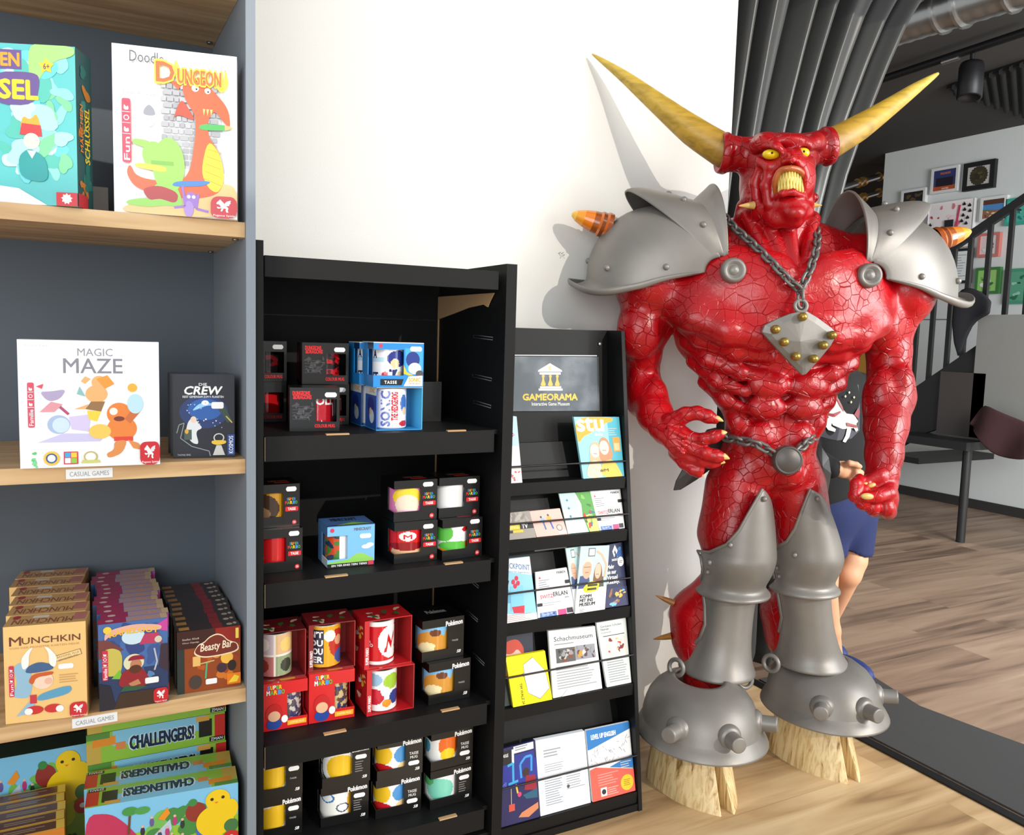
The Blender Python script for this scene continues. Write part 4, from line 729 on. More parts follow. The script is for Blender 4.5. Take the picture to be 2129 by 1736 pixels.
    if sticker:
        u, v = sticker; a = O+U*((u-0.12)*w)+Vector((0, 0, (v-0.055)*h))-N*0.0009; b2 = a+U*(0.24*w); hz = Vector((0, 0, 0.11*h)); k = U*(0.03*w)
        pts = [a+k, b2-k, b2+hz*.3, b2+hz*.7, b2-k+hz, a+k+hz, a+hz*.7, a+hz*.3]; st = MB(); st.add(pts+[q+N*0.0006 for q in pts], [tuple(range(8)), tuple(range(15, 7, -1))]+[(i, 8+i, 8+(i+1) % 8, (i+1) % 8) for i in range(8)], (240, 242, 244)); so = st.build('price_sticker', M['paper'], root)
    return root
G1, G2, G3, G4 = ['boxed mugs on the %s display shelf' % q for q in ('top', 'second', 'third', 'bottom')]
H = 0.0886
redn = paint((30, 22, 24), [('n', 5, 1.0, 0.05, (200, 26, 30)), ('n', 11, 3.0, 0.25, (90, 20, 24))])
darkred = paint((24, 20, 22), [('n', 5, 2.0, 0.12, (110, 24, 28))])
roll = lambda a: (a.rect(0.2, 0.02, 0.9, 0.98, (186, 24, 40)), a.text('ROLL', 0.28, 0.72, 0.86, 0.95, WHITE, bold=0.05), a.poly([(0.34, 0.40), (0.40, 0.68), (0.86, 0.74), (0.88, 0.38), (0.56, 0.22)], (246, 236, 236)), a.text('D&D', 0.44, 0.42, 0.80, 0.60, (186, 24, 40)), a.text('INITIATIVE', 0.26, 0.05, 0.86, 0.18, WHITE, bold=0.04))
boxed('dnd', 538, 620, 870, 1.868, 0.997, paint((214, 26, 32), []), 'black boxed mug with plain red mug at back left, lower row of top shelf', G1, yaw=-4, X=0.327, w=0.094, sticker=None)
boxed('dnd', 538, 620, 790, 1.864, 0.997+H, darkred, 'black boxed mug with dark dragon mug, top left of the display', G1, yaw=-3, X=0.327, w=0.094, sticker=(0.80, 0.86))
boxed('dnd', 630, 727, 880, 1.79, 0.997, paint((186, 24, 40), []), 'black boxed mug half hidden behind the front dice mug box', G1, yaw=-6, draw=roll, sticker=(0.80, 0.86), w=0.098)
boxed('dnd', 628, 727, 795, 1.775, 0.997+H, redn, 'black boxed mug with bright red flame pattern, upper row of top shelf', G1, yaw=-6, w=0.098, sticker=(0.80, 0.84))
boxed('dnd', 602, 712, 897, 1.682, 0.997, paint((186, 24, 40), []), 'black boxed mug with red and white dice lettering at front of top shelf', G1, yaw=-11, d=0.085, w=0.098, draw=roll, sticker=(0.82, 0.84))
wb = paint((246, 246, 250), [('e', 0.70, 0.70, 0.26, 0.22, (46, 60, 140)), ('e', 0.62, 0.56, 0.10, 0.14, (236, 206, 160)), ('e', 0.40, 0.26, 0.07, 0.08, (214, 30, 44)), ('r', 0.55, 0.1, 0.62, 0.4, (40, 50, 120)), ('r', 0.02, 0.6, 0.4, 0.72, (190, 224, 240)), ('e', 0.75, 0.2, 0.14, 0.15, (226, 206, 170))])
sd = lambda a: (a.text('A', 0.10, 0.72, 0.2, 0.92, (36, 44, 90), bold=0.05), a.text('ST', 0.06, 0.12, 0.24, 0.34, (36, 44, 90), bold=0.05), a.text('7', 0.5, 0.12, 0.66, 0.42, (40, 50, 110), bold=0.06))
sv = lambda a: (a.text('SONIC', 0.26, 0.08, 0.44, 0.94, (110, 120, 190), bold=0.06, rot=1), a.text('THE HEDGEHOG', 0.47, 0.22, 0.60, 0.92, (206, 30, 50), bold=0.04, rot=1))
sw = paint((248, 248, 250), [('e', 0.76, 0.62, 0.10, 0.24, (70, 110, 190)), ('e', 0.78, 0.42, 0.07, 0.10, (236, 206, 160)), ('e', 0.76, 0.10, 0.12, 0.08, (206, 30, 50))])
boxed('blue_open', 745, 0, 890, 1.742, 0.997, sw, 'blue and white boxed mug behind the front blue one, lower row', G1, X=0.553, w=0.1, h=0.090, sticker=None, yaw=-1)
boxed('blue_open', 779, 879, 896, 1.652, 0.997, sw, 'blue open boxed mug with sideways lettering at front of top shelf', G1, X=0.557, w=0.1, h=0.090, yaw=-2, draw=sv, sticker=None)
boxed('blue_window', 742, 0, 805, 1.735, 0.997+0.0906, wb, 'blue boxed mug behind the front blue box, upper row', G1, X=0.546, w=0.102, h=0.090, sticker=None, yaw=-1, draw=sd)
boxed('blue_window', 768, 880, 806, 1.648, 0.997+0.0906, wb, 'blue boxed mug with white and navy mug on top at front', G1, X=0.548, w=0.108, h=0.092, yaw=-2, draw=sd, sticker=(0.84, 0.86))
b = Box((0.664, 1.80, 0.997), Vector((1, 0, 0)), 0.10, 0.092, 0.10, (20, 20, 22)); tag(b.build('carton'), 'plain black carton standing behind the blue mug boxes', 'box')
# second shelf
Z = 0.711
boxed('tasse', 0, 0, 0, 1.683, Z, paint((214, 30, 36), [('e', 0.12, 0.3, 0.2, 0.2, (240, 226, 206))]), 'black boxed mug with plain red mug at left of second shelf', G2, X=0.327, w=0.087, sticker=(0.80, 0.88))
boxed('tasse', 0, 0, 0, 1.70, Z+H, paint((206, 150, 40), [('e', 0.35, 0.45, 0.34, 0.40, (70, 50, 36)), ('e', 0.32, 0.30, 0.2, 0.18, (150, 116, 84))]), 'black boxed mug with brown and yellow mug, upper left of second shelf', G2, X=0.325, w=0.087, sticker=(0.80, 0.88))
boxed('sky', 0, 0, 0, 1.671, Z, paint((214, 80, 44), [('n', 4, 2.0, 0.1, (40, 60, 90)), ('n', 5, 6.0, 0.15, (70, 130, 60)), ('r', 0.55, 0, 1, 1, (244, 246, 248))]), 'light blue boxed mug with grass and clouds in middle of second shelf', G2, X=0.462, w=0.1, yaw=-2, sticker=(0.80, 0.72))
boxed('tasse', 0, 0, 0, 1.652, Z, paint((214, 26, 34), [('e', 0.5, 0.18, 0.36, 0.30, (232, 180, 140)), ('e', 0.5, 0.40, 0.42, 0.12, (150, 16, 24)), ('e', 0.5, 0.70, 0.17, 0.14, (244, 244, 244))]), 'black boxed mug with red mug and white oval at right of second shelf', G2, X=0.600, w=0.099, yaw=1, draw=lambda a: a.text('M', 0.42, 0.64, 0.58, 0.76, (214, 26, 34), bold=0.05), sticker=(0.78, 0.86))
boxed('tasse', 0, 0, 0, 1.660, Z+H, paint((226, 130, 184), [('e', 0.5, 0.62, 0.30, 0.30, (248, 214, 60)), ('e', 0.5, 0.40, 0.24, 0.30, (244, 222, 200)), ('e', 0.5, 0.1, 0.24, 0.16, (240, 190, 220))]), 'black boxed mug with pink and yellow mug, upper right of second shelf', G2, X=0.601, w=0.099, yaw=1, sticker=(0.78, 0.88))
boxed('tasse', 0, 0, 0, 1.642, Z, paint((240, 240, 240), [('e', 0.25, 0.7, 0.22, 0.26, (90, 190, 70)), ('e', 0.5, 0.30, 0.34, 0.16, (90, 190, 70)), ('e', 0.22, 0.12, 0.14, 0.1, (240, 150, 40)), ('e', 0.82, 0.34, 0.1, 0.1, (226, 120, 40)), ('e', 0.74, 0.8, 0.08, 0.08, (206, 30, 40))]), 'black boxed mug with green and white mug at far right of second shelf', G2, X=0.706, w=0.099, yaw=4, sticker=(0.80, 0.90))
boxed('tasse', 0, 0, 0, 1.665, Z+H, paint((240, 240, 240), [('e', 0.9, 0.5, 0.12, 0.3, (60, 90, 170)), ('e', 0.88, 0.84, 0.1, 0.1, (206, 30, 40)), ('e', 0.1, 0.4, 0.1, 0.15, (60, 150, 70))]), 'black boxed mug with mostly white mug, upper far right of second shelf', G2, X=0.706, w=0.099, yaw=2, sticker=(0.80, 0.88))
# third shelf
Z = 0.384; H3 = 0.1006
cam4 = paint((206, 190, 190), [('r', 0, 0.5, 0.5, 1, (214, 196, 206)), ('r', 0.5, 0.5, 1, 1, (226, 186, 140)), ('r', 0.5, 0, 1, 0.5, (150, 166, 130)), ('r', 0, 0, 0.5, 0.5, (196, 120, 120)), ('r', 0.48, 0, 0.52, 1, (240, 236, 230)), ('r', 0, 0.48, 1, 0.52, (240, 236, 230)), ('e', 0.26, 0.76, 0.14, 0.16, (240, 232, 226)), ('e', 0.74, 0.74, 0.14, 0.16, (240, 206, 120)), ('e', 0.26, 0.24, 0.13, 0.16, (150, 60, 50)), ('e', 0.74, 0.24, 0.13, 0.16, (60, 70, 60))])
boxed('closed', 0, 0, 0, 1.674, Z, paint((90, 80, 90), [('n', 9, 1.0, 0.05, (200, 190, 180)), ('n', 8, 5.0, 0.2, (60, 60, 110))]), 'red closed mug box with blue blob, leftmost of third shelf lower row', G3, X=0.329, w=0.094, h=0.1, yaw=-2, sticker=None)
boxed('closed', 0, 0, 0, 1.672, Z, paint((200, 180, 130), [('n', 9, 1.0, 0.05, (90, 70, 60)), ('n', 8, 5.0, 0.2, (60, 60, 110))]), 'red closed mug box with beige mug, second from left of third shelf', G3, X=0.426, w=0.096, h=0.106, yaw=-3, sticker=None)
boxed('open', 0, 0, 0, 1.69, Z+H3, cam4, 'red open boxed mug with four pastel squares, upper left of third shelf', G3, X=0.327, w=0.096, h=0.1, yaw=-2, sticker=None, red=(110, 30, 34))
boxed('open', 0, 0, 0, 1.684, Z+0.1066, paint((226, 166, 40), [('e', 0.78, 0.55, 0.2, 0.36, (190, 50, 40)), ('e', 0.60, 0.76, 0.12, 0.14, (244, 240, 230)), ('e', 0.8, 0.62, 0.1, 0.12, (226, 170, 130)), ('e', 0.9, 0.22, 0.2, 0.2, (60, 90, 160)), ('r', 0, 0.08, 0.48, 0.92, (50, 50, 70))]), 'red open boxed mug in yellow with white lettering on third shelf', G3, X=0.428, w=0.098, h=0.1, yaw=-3, sticker=None, draw=lambda a: [a.text(t_, 0.08 if k else 0.04, 0.74-0.2*k, 0.46, 0.88-0.2*k, WHITE, bold=0.06) for k, t_ in enumerate(("ESN'T", 'YOU', 'S YOU', 'LLER'))], red=(130, 32, 36))
yosh = paint((246, 246, 246), [('e', 0.32, 0.35, 0.20, 0.20, (206, 40, 60)), ('e', 0.78, 0.30, 0.16, 0.18, (50, 70, 140)), ('e', 0.70, 0.72, 0.20, 0.20, (160, 200, 60)), ('e', 0.30, 0.78, 0.18, 0.16, (150, 190, 220)), ('e', 0.55, 0.48, 0.1, 0.12, (220, 230, 240)), ('e', 0.58, 0.18, 0.1, 0.1, (230, 150, 50))])
boxed('open', 0, 0, 0, 1.655, Z, yosh, 'red open boxed mug with colourful round patches, lower row of third shelf', G3, X=0.545, w=0.107, h=0.1, yaw=0, sticker=None)
boxed('open', 0, 0, 0, 1.662, Z+H3, paint((206, 26, 38), [('e', 0.74, 0.52, 0.30, 0.40, (246, 246, 246)), ('r', 0, 0.9, 1, 1, (246, 240, 240)), ('r', 0, 0, 1, 0.08, (246, 240, 240))]), 'red open boxed mug with big white circle and red letter', G3, X=0.541, w=0.107, h=0.106, yaw=1, sticker=None, draw=lambda a: (a.poly([(0.56, 0.30), (0.66, 0.72), (0.74, 0.52), (0.82, 0.76), (0.92, 0.36), (0.86, 0.34), (0.80, 0.60), (0.73, 0.36), (0.66, 0.54), (0.62, 0.30)], (206, 26, 38)), a.text('SUPER', 0.1, 0.52, 0.30, 0.58, WHITE, bold=0.05), a.text('MARIO', 0.1, 0.44, 0.34, 0.51, WHITE, bold=0.05)))
eev = paint((130, 190, 230), [('e', 0.40, 0.40, 0.34, 0.36, (214, 150, 60)), ('e', 0.34, 0.22, 0.22, 0.22, (246, 230, 180)), ('e', 0.85, 0.4, 0.18, 0.4, (206, 150, 60)), ('e', 0.62, 0.22, 0.14, 0.2, (214, 150, 60)), ('e', 0.5, 0.72, 0.12, 0.1, (110, 60, 40))])
boxed('pok', 0, 0, 0, 1.652, Z, eev, 'black boxed mug with orange and sky blue mug, lower right of third shelf', G3, X=0.685, w=0.102, h=0.093, yaw=2, sticker=None)
boxed('pok', 0, 0, 0, 1.668, Z+0.0936, eev, 'black boxed mug with orange and sky blue mug, upper right of third shelf', G3, X=0.674, w=0.102, h=0.093, yaw=2, sticker=None)
# bottom shelf
Z = 0.136; Y_ = (244, 196, 40)
pk = paint((246, 246, 240), [('e', 0.5, 0.45, 0.28, 0.36, Y_), ('e', 0.62, 0.75, 0.18, 0.14, Y_)])
hexs = paint((246, 246, 240), [('e', 0.9, 0.5, 0.2, 0.5, (246, 180, 50)), ('e', 0.3, 0.72, 0.16, 0.16, (60, 120, 180)), ('e', 0.3, 0.72, 0.12, 0.12, (236, 240, 244)), ('e', 0.62, 0.42, 0.13, 0.14, (60, 70, 90)), ('e', 0.62, 0.42, 0.10, 0.11, (236, 240, 244))])
hexy = paint((240, 240, 236), [('e', 0.55, 0.45, 0.46, 0.52, (30, 30, 34)), ('e', 0.55, 0.45, 0.42, 0.48, (246, 246, 240)), ('e', 0.55, 0.45, 0.28, 0.40, Y_), ('r', 0.0, 0.45, 0.12, 0.5, (30, 30, 34)), ('r', 0.95, 0.3, 1, 0.36, (30, 30, 34))])
duo = paint((246, 246, 244), [('e', 0.26, 0.62, 0.24, 0.34, Y_), ('e', 0.76, 0.60, 0.22, 0.28, (80, 150, 214)), ('e', 0.3, 0.10, 0.26, 0.22, (206, 34, 44)), ('e', 0.74, 0.2, 0.13, 0.16, (236, 206, 150))])
orn = paint((246, 246, 244), [('e', 0.62, 0.62, 0.24, 0.40, (232, 110, 40)), ('e', 0.58, 0.34, 0.16, 0.2, (250, 206, 40)), ('e', 0.1, 0.55, 0.1, 0.2, (90, 170, 200))])
tea = paint((246, 244, 244), [('e', 0.42, 0.45, 0.30, 0.36, (130, 214, 190)), ('e', 0.14, 0.72, 0.16, 0.2, (90, 180, 110)), ('e', 0.9, 0.6, 0.06, 0.3, (226, 120, 50))])
for X, Y, zz, yaw, fn, ex, lb in ((0.327, 1.700, Z, -3, pk, None, 'black boxed mug with yellow blob mug, left end of bottom row'), (0.327, 1.698, Z+H, -3, pk, None, 'black boxed mug with yellow blob mug, left end, stacked above the bottom row'),
        (0.458, 1.692, Z, -4, hexs, 'list', 'black boxed mug with small circles pattern in bottom row'), (0.460, 1.690, Z+H, -4, hexy, 'list', 'black boxed mug with yellow blob in black ring, upper row'),
        (0.574, 1.673, Z, -3, duo, 'tassemug', 'black boxed mug with yellow, blue and red patches in bottom row'), (0.576, 1.672, Z+H, -3, duo, 'tassemug', 'black boxed mug with yellow, blue and red patches in upper row'),
        (0.696, 1.658, Z, 1, tea, 'list', 'black boxed mug with mint green mug at right end of bottom row'), (0.697, 1.660, Z+H, 1, orn, 'tassemug', 'black boxed mug with orange mug at right end of upper row')):
    boxed('pok', 0, 0, 0, Y, zz, fn, lb, G4, X=X, w=0.104 if X > 0.4 else 0.092, yaw=yaw, extra=ex, sticker=(0.80, 0.66 if ex != 'tassemug' else 0.30))
# ------------------------------------------------------------------ horned demon statue
# local frame of the statue: lx to its left hand (right in the photo), ly backwards, lz up
CX, CY, PHI = 1.695, 1.70, math.radians(22)
_lat = Vector((math.cos(PHI), -math.sin(PHI), 0)); _bk = Vector((math.sin(PHI), math.cos(PHI), 0)); _c0 = Vector((CX, CY, 0))
def W(l): return _c0+_lat*l[0]+_bk*l[1]+Vector((0, 0, l[2]))
def s(px, py, ly):
    d = ray(px, py); d = Vector((d[0], d[1], d[2])); t = (_c0.dot(_bk)+ly)/(d.dot(_bk)); p = d*t
    q = p-_c0; return np.array([q.dot(_lat), ly, p.z+CAMZ])
PXM = 0.00132   # metres per photo pixel at the statue

class Field:
    """blended solids sampled on a grid and turned into one skin"""
    def __init__(f, lo, hi, h):
        f.lo = np.array(lo, float); f.h = h; f.n = np.ceil((np.array(hi)-f.lo)/h).astype(int)+1
        f.F = np.full(tuple(f.n), 1.0, np.float32)
    def _sub(f, lo, hi):
        a = np.maximum(np.floor((np.array(lo)-f.lo)/f.h).astype(int), 0); b = np.minimum(np.ceil((np.array(hi)-f.lo)/f.h).astype(int)+1, f.n)
        if (b <= a).any(): return None, None
        ax = [f.lo[i]+f.h*np.arange(a[i], b[i], dtype=np.float32) for i in range(3)]
        return tuple(slice(a[i], b[i]) for i in range(3)), np.meshgrid(*ax, indexing='ij', sparse=True)
    def _put(f, sl, d, k, op):
        A = f.F[sl]; d = d.astype(np.float32)
        if op == 'add':
            if k > 0:
                hh = np.clip(0.5+0.5*(A-d)/k, 0, 1); r = A*(1-hh)+d*hh-k*hh*(1-hh)
            else: r = np.minimum(A, d)
        else:
            if k > 0:
                hh = np.clip(0.5-0.5*(A+d)/k, 0, 1); r = A*(1-hh)+(-d)*hh+k*hh*(1-hh)
            else: r = np.maximum(A, -d)
        f.F[sl] = r
    def cone(f, a, b, ra, rb, k=0.02, op='add', flat=None):
        """capsule with two radii; flat=(axis vector, factor) squeezes it"""
        a = np.array(a, float); b = np.array(b, float); R = max(ra, rb)+k+2*f.h
        sl, G = f._sub(np.minimum(a, b)-R, np.maximum(a, b)+R)
        if sl is None: return
        ba = b-a; L2 = max(ba @ ba, 1e-12); X, Y, Z = G[0]-a[0], G[1]-a[1], G[2]-a[2]
        t = np.clip((X*ba[0]+Y*ba[1]+Z*ba[2])/L2, 0, 1); dx, dy, dz = X-t*ba[0], Y-t*ba[1], Z-t*ba[2]
        if flat is not None:
            v = np.array(flat[0], float); v /= np.linalg.norm(v); q = dx*v[0]+dy*v[1]+dz*v[2]; g = flat[1]-1
            dx, dy, dz = dx+q*v[0]*g, dy+q*v[1]*g, dz+q*v[2]*g
        f._put(sl, np.sqrt(dx*dx+dy*dy+dz*dz)-(ra+(rb-ra)*t), k, op)
    def ell(f, c, r, k=0.02, op='add', ax=None):
        """ellipsoid; ax = 3x3 rows of its axes"""
        c = np.array(c, float); r = np.array(r, float); R = r.max()+k+2*f.h
        sl, G = f._sub(c-R, c+R)
        if sl is None: return
        X, Y, Z = G[0]-c[0], G[1]-c[1], G[2]-c[2]
        if ax is not None: X, Y, Z = [X*v[0]+Y*v[1]+Z*v[2] for v in ax]
        else: X, Y, Z = np.broadcast_arrays(X, Y, Z)
        k0 = np.sqrt((X/r[0])**2+(Y/r[1])**2+(Z/r[2])**2); k1 = np.sqrt((X/r[0]**2)**2+(Y/r[1]**2)**2+(Z/r[2]**2)**2)
        f._put(sl, k0*(k0-1)/np.maximum(k1, 1e-6), k, op)
    def chain(f, pts, rs, k=0.015, op='add', flat=None):
        for i in range(len(pts)-1): f.cone(pts[i], pts[i+1], rs[i], rs[i+1], k, op, flat)
    def skin(f):
        """surface nets"""
        F = f.F; sgn = F < 0
        c = sgn[:-1, :-1, :-1].astype(np.int8)
        for dx, dy, dz in ((1, 0, 0), (0, 1, 0), (0, 0, 1), (1, 1, 0), (1, 0, 1), (0, 1, 1), (1, 1, 1)):
            c = c+sgn[dx:F.shape[0]-1+dx, dy:F.shape[1]-1+dy, dz:F.shape[2]-1+dz]
        act = (c > 0) & (c < 8); idx = np.argwhere(act); ids = np.full(act.shape, -1, np.int64); ids[act] = np.arange(len(idx))
        acc = np.zeros((len(idx), 3)); cnt = np.zeros(len(idx)); off = [np.array(o) for o in np.ndindex(2, 2, 2)]
        val = {tuple(o): F[tuple((idx+o).T)] for o in off}
        for o in off:
            for a in range(3):
                if o[a] == 0:
                    p = o.copy(); p[a] = 1; v0, v1 = val[tuple(o)], val[tuple(p)]; m = (v0 < 0) != (v1 < 0)
                    t = v0[m]/(v0[m]-v1[m]); q = np.tile(o.astype(float), (m.sum(), 1)); q[:, a] = t; acc[m] += q; cnt[m] += 1
        V = f.lo+f.h*(idx+acc/cnt[:, None]); Q = []
        for a in range(3):
            b, e = (a+1) % 3, (a+2) % 3; s0 = [slice(None)]*3; s1 = [slice(None)]*3; s0[a] = slice(0, -1); s1[a] = slice(1, None)
            A, B = sgn[tuple(s0)], sgn[tuple(s1)]; ed = np.argwhere(A != B)
            ed = ed[(ed[:, b] > 0) & (ed[:, e] > 0) & (ed[:, b] < act.shape[b]) & (ed[:, e] < act.shape[e]) & (ed[:, a] < act.shape[a])]
            fl = A[tuple(ed.T)]; eb = np.zeros(3, int); eb[b] = 1; ee = np.zeros(3, int); ee[e] = 1
            q = np.stack([ids[tuple((ed-eb-ee).T)], ids[tuple((ed-ee).T)], ids[tuple(ed.T)], ids[tuple((ed-eb).T)]], 1)
            q[~fl] = q[~fl][:, ::-1]; Q.append(q)
        Q = np.concatenate(Q); return V, Q[(Q >= 0).all(1)]

# ---- body (skin of torso, arms, legs)
B = Field((-0.50, -0.36, 0.10), (0.50, 0.24, 1.56), 0.0052)
P2 = lambda px, py, ly: s(px, py, ly)
r_ = lambda px: px*PXM
# torso mass
B.ell((0, 0.0, 1.245), (0.235, 0.135, 0.20), 0.03)
B.ell((0, 0.02, 1.36), (0.27, 0.12, 0.10), 0.05)
B.cone((0, 0.0, 1.13), (0, 0.0, 0.96), 0.145, 0.108, 0.04, flat=((0, 1, 0), 1.45))
B.cone((0, 0.0, 0.98), (0, 0.0, 0.91), 0.114, 0.120, 0.03, flat=((0, 1, 0), 1.35))
# lats
for sx in (-1, 1):
    B.chain([(sx*0.24, 0.02, 1.36), (sx*0.205, 0.02, 1.21), (sx*0.125, 0.0, 1.06)], (0.07, 0.055, 0.035), 0.03)
    # trapezius and shoulders
    B.cone((0, 0.05, 1.48), (sx*0.30, 0.03, 1.40), 0.09, 0.075, 0.04)
    B.ell((sx*0.355, 0.0, 1.36), (0.09, 0.10, 0.11), 0.03)
    # pectorals: broad plates whose lower edge sweeps from the armpit down to the breastbone
    pa = [(math.cos(0.30), sx*0.30, sx*math.sin(0.30)), (-sx*0.30, 1, 0), (-sx*math.sin(0.30), 0, math.cos(0.30))]; pa = [np.array(v)/np.linalg.norm(v) for v in pa]
    B.ell((sx*0.120, -0.103, 1.335), (0.165, 0.058, 0.105), 0.025, ax=pa)
    B.ell((sx*0.07, -0.125, 1.34), (0.085, 0.048, 0.09), 0.025)
    mir = lambda pts: [np.array([q[0]*(-sx)*(0.88 if sx > 0 else 1.0), q[1], q[2]]) for q in (s(*p) for p in pts)]
    B.chain(mir([(1402, 632, -0.05), (1440, 660, -0.105), (1510, 688, -0.140), (1580, 698, -0.150), (1625, 690, -0.150)]), (0.024, 0.028, 0.028, 0.026, 0.020), 0.05)
    for q_ in mir([(1500, 630, -0.085), (1590, 640, -0.105), (1450, 620, -0.05)]): B.ell(q_, (0.085, 0.050, 0.075), 0.05)
    # groove under the pectoral, then ribs and serratus in slanting bands
    B.chain(mir([(1432, 684, -0.14), (1505, 715, -0.185), (1585, 724, -0.19), (1640, 705, -0.185)]), (0.011, 0.014, 0.014, 0.009), 0.008, 'sub')
    for band, rr in (([(1415, 672, -0.03), (1455, 706, -0.085), (1530, 733, -0.120), (1600, 742, -0.128)], (0.017, 0.020, 0.019, 0.013)),
                     ([(1425, 712, -0.02), (1470, 748, -0.075), (1540, 775, -0.112), (1590, 780, -0.118)], (0.016, 0.019, 0.018, 0.012)),
                     ([(1440, 752, -0.015), (1490, 792, -0.068), (1550, 815, -0.098)], (0.018, 0.020, 0.015)),
                     ([(1462, 795, -0.01), (1505, 830, -0.060), (1550, 850, -0.085)], (0.016, 0.018, 0.013))):
        B.chain(mir(band), rr, 0.018)
    # obliques
    B.chain([(sx*0.140, -0.02, 1.06), (sx*0.108, -0.05, 0.99), (sx*0.100, -0.045, 0.93)], (0.026, 0.024, 0.018), 0.025)
# abdominals
for (z, hz, wx, y) in ((1.092, 0.035, 0.062, -0.109), (1.034, 0.034, 0.058, -0.100), (0.950, 0.046, 0.050, -0.074)):
    for sx in (-1, 1): B.ell((sx*0.052, y, z), (wx*0.92, 0.027, hz), 0.010)
B.chain([(0, -0.150, 1.32), (0, -0.152, 1.25), (0, -0.140, 1.12), (0, -0.130, 1.0), (0, -0.102, 0.93)], (0.010, 0.010, 0.012, 0.011, 0.006), 0.010, 'sub')
# waist seam
B.cone((-0.2, -0.0, 0.983), (0.2, 0, 0.983), 0.001, 0.001, 0.002, 'sub')
# pelvis
B.ell((0.002, 0.0, 0.872), (0.135, 0.10, 0.080), 0.03)
B.ell(P2(1640, 978, -0.085), (0.040, 0.045, 0.050), 0.02)
for sx in (-1, 1): B.cone((sx*0.12, -0.085, 0.925), (sx*0.035, -0.10, 0.835), 0.006, 0.006, 0.014, 'sub')
# legs: thigh, knee, bent-back calf, ankle
def leg(th0, th1, kn, cf0, cf1, an0, an1, out):
    B.chain([th0, th1, kn], (r_(64), r_(60), r_(48)), 0.03)
    B.chain([th0+np.array([0, -0.038, -0.03]), th1+np.array([out*0.012, -0.018, 0])], (r_(40), r_(38)), 0.02)
    if out < 0: B.chain([th0+np.array([out*0.050, 0.0, 0.0]), th1+np.array([out*0.045, 0.01, 0.0])], (r_(26), r_(28)), 0.015)
    B.chain([kn, cf0, cf1, an0, an1], (r_(46), r_(57), r_(52), r_(42), r_(44)), 0.03)
leg(P2(1532, 1010, 0.0), P2(1517, 1110, -0.01), P2(1520, 1195, -0.02), P2(1452, 1280, 0.05), P2(1452, 1328, 0.045), P2(1468, 1392, -0.01), P2(1466, 1450, -0.03), -1)
leg(P2(1652, 1010, 0.0), P2(1670, 1110, 0.0), P2(1682, 1190, 0.0), P2(1640, 1270, 0.09), P2(1645, 1320, 0.09), P2(1664, 1380, 0.08), P2(1662, 1430, 0.07), 1)
# seam round the thigh
q = P2(1455, 1010, -0.03); q2 = P2(1580, 1028, -0.08); B.cone(q, q2, 0.001, 0.001, 0.004, 'sub')
# arms
AL = [P2(1350, 590, 0.0), P2(1340, 670, 0.01), P2(1337, 735, 0.03), P2(1337, 778, 0.05), P2(1345, 820, 0.02), P2(1362, 862, -0.05), P2(1385, 895, -0.10)]
B.chain(AL, [r_(v) for v in (50, 46, 36, 31, 37, 34, 27)], 0.02)
B.ell(P2(1330, 685, -0.02), (r_(46), r_(44), r_(62)), 0.015); B.ell(P2(1362, 660, 0.03), (r_(40), r_(40), r_(66)), 0.015)
B.ell(P2(1327, 815, 0.03), (r_(28), r_(32), r_(52)), 0.015); B.ell(P2(1362, 830, -0.02), (r_(26), r_(30), r_(44)), 0.012)
AR = [P2(1850, 600, 0.0), P2(1852, 670, 0.0), P2(1848, 735, 0.0), P2(1848, 775, -0.005), P2(1850, 825, -0.03), P2(1842, 885, -0.08), P2(1838, 945, -0.12), P2(1835, 985, -0.14)]
B.chain(AR, [r_(v) for v in (46, 46, 42, 40, 48, 41, 34, 30)], 0.02)
B.ell(P2(1836, 670, -0.03), (r_(38), r_(42), r_(66)), 0.012); B.ell(P2(1868, 665, 0.03), (r_(30), r_(40), r_(60)), 0.012)
B.ell(P2(1868, 800, -0.05), (r_(30), r_(34), r_(46)), 0.012); B.ell(P2(1828, 830, -0.05), (r_(34), r_(34), r_(62)), 0.012); B.cone(P2(1862, 840, -0.07), P2(1845, 940, -0.14), r_(26), r_(14), 0.012)
B.cone(P2(1800, 545, 0.02), P2(1850, 600, 0.0), r_(60), r_(46), 0.02)
# edge of the moulded chest shell at the neck
for sx in (-1, 1):
    pts = [(sx*0.03, -0.158, 1.385), (sx*0.09, -0.125, 1.425), (sx*0.16, -0.085, 1.44), (sx*0.22, -0.03, 1.435)]
    B.chain(pts, (0.010, 0.013, 0.013, 0.010), 0.006)

# ---- head and neck, finer grid
Hd = Field(s(1480, 560, 0.0)*[1, 0, 1]+[-0.03, -0.27, -0.06], s(1760, 260, 0.0)*[1, 0, 1]+[0.03, 0.16, 0.05], 0.003)
def sk(px, py, ly): return s(px, py, ly)
Hd.cone(sk(1615, 560, 0.02), sk(1612, 470, 0.015), r_(92), r_(70), 0.03); Hd.cone(sk(1612, 470, 0.015), sk(1610, 380, 0.01), r_(70), r_(66), 0.03)
for a, b in (((1552, 450, -0.03), (1628, 585, -0.15)), ((1600, 470, -0.07), (1648, 590, -0.155)), ((1690, 455, -0.05), (1664, 585, -0.155)), ((1640, 475, -0.09), (1655, 560, -0.145))):
    Hd.cone(sk(*a), sk(*b), r_(15), r_(9), 0.012)
Hd.chain([sk(1545, 430, 0.0), sk(1535, 490, 0.0), sk(1500, 540, 0.0)], (r_(14), r_(18), r_(20)), 0.02)
Hd.chain([sk(1572, 440, -0.02), sk(1568, 500, -0.05), sk(1590, 560, -0.10)], (r_(10), r_(12), r_(10)), 0.012)
Hd.ell(sk(1618, 335, -0.01), (r_(74), 0.095, r_(54)), 0.02)
Hd.ell(sk(1615, 385, 0.0), (r_(70), 0.085, r_(70)), 0.02)
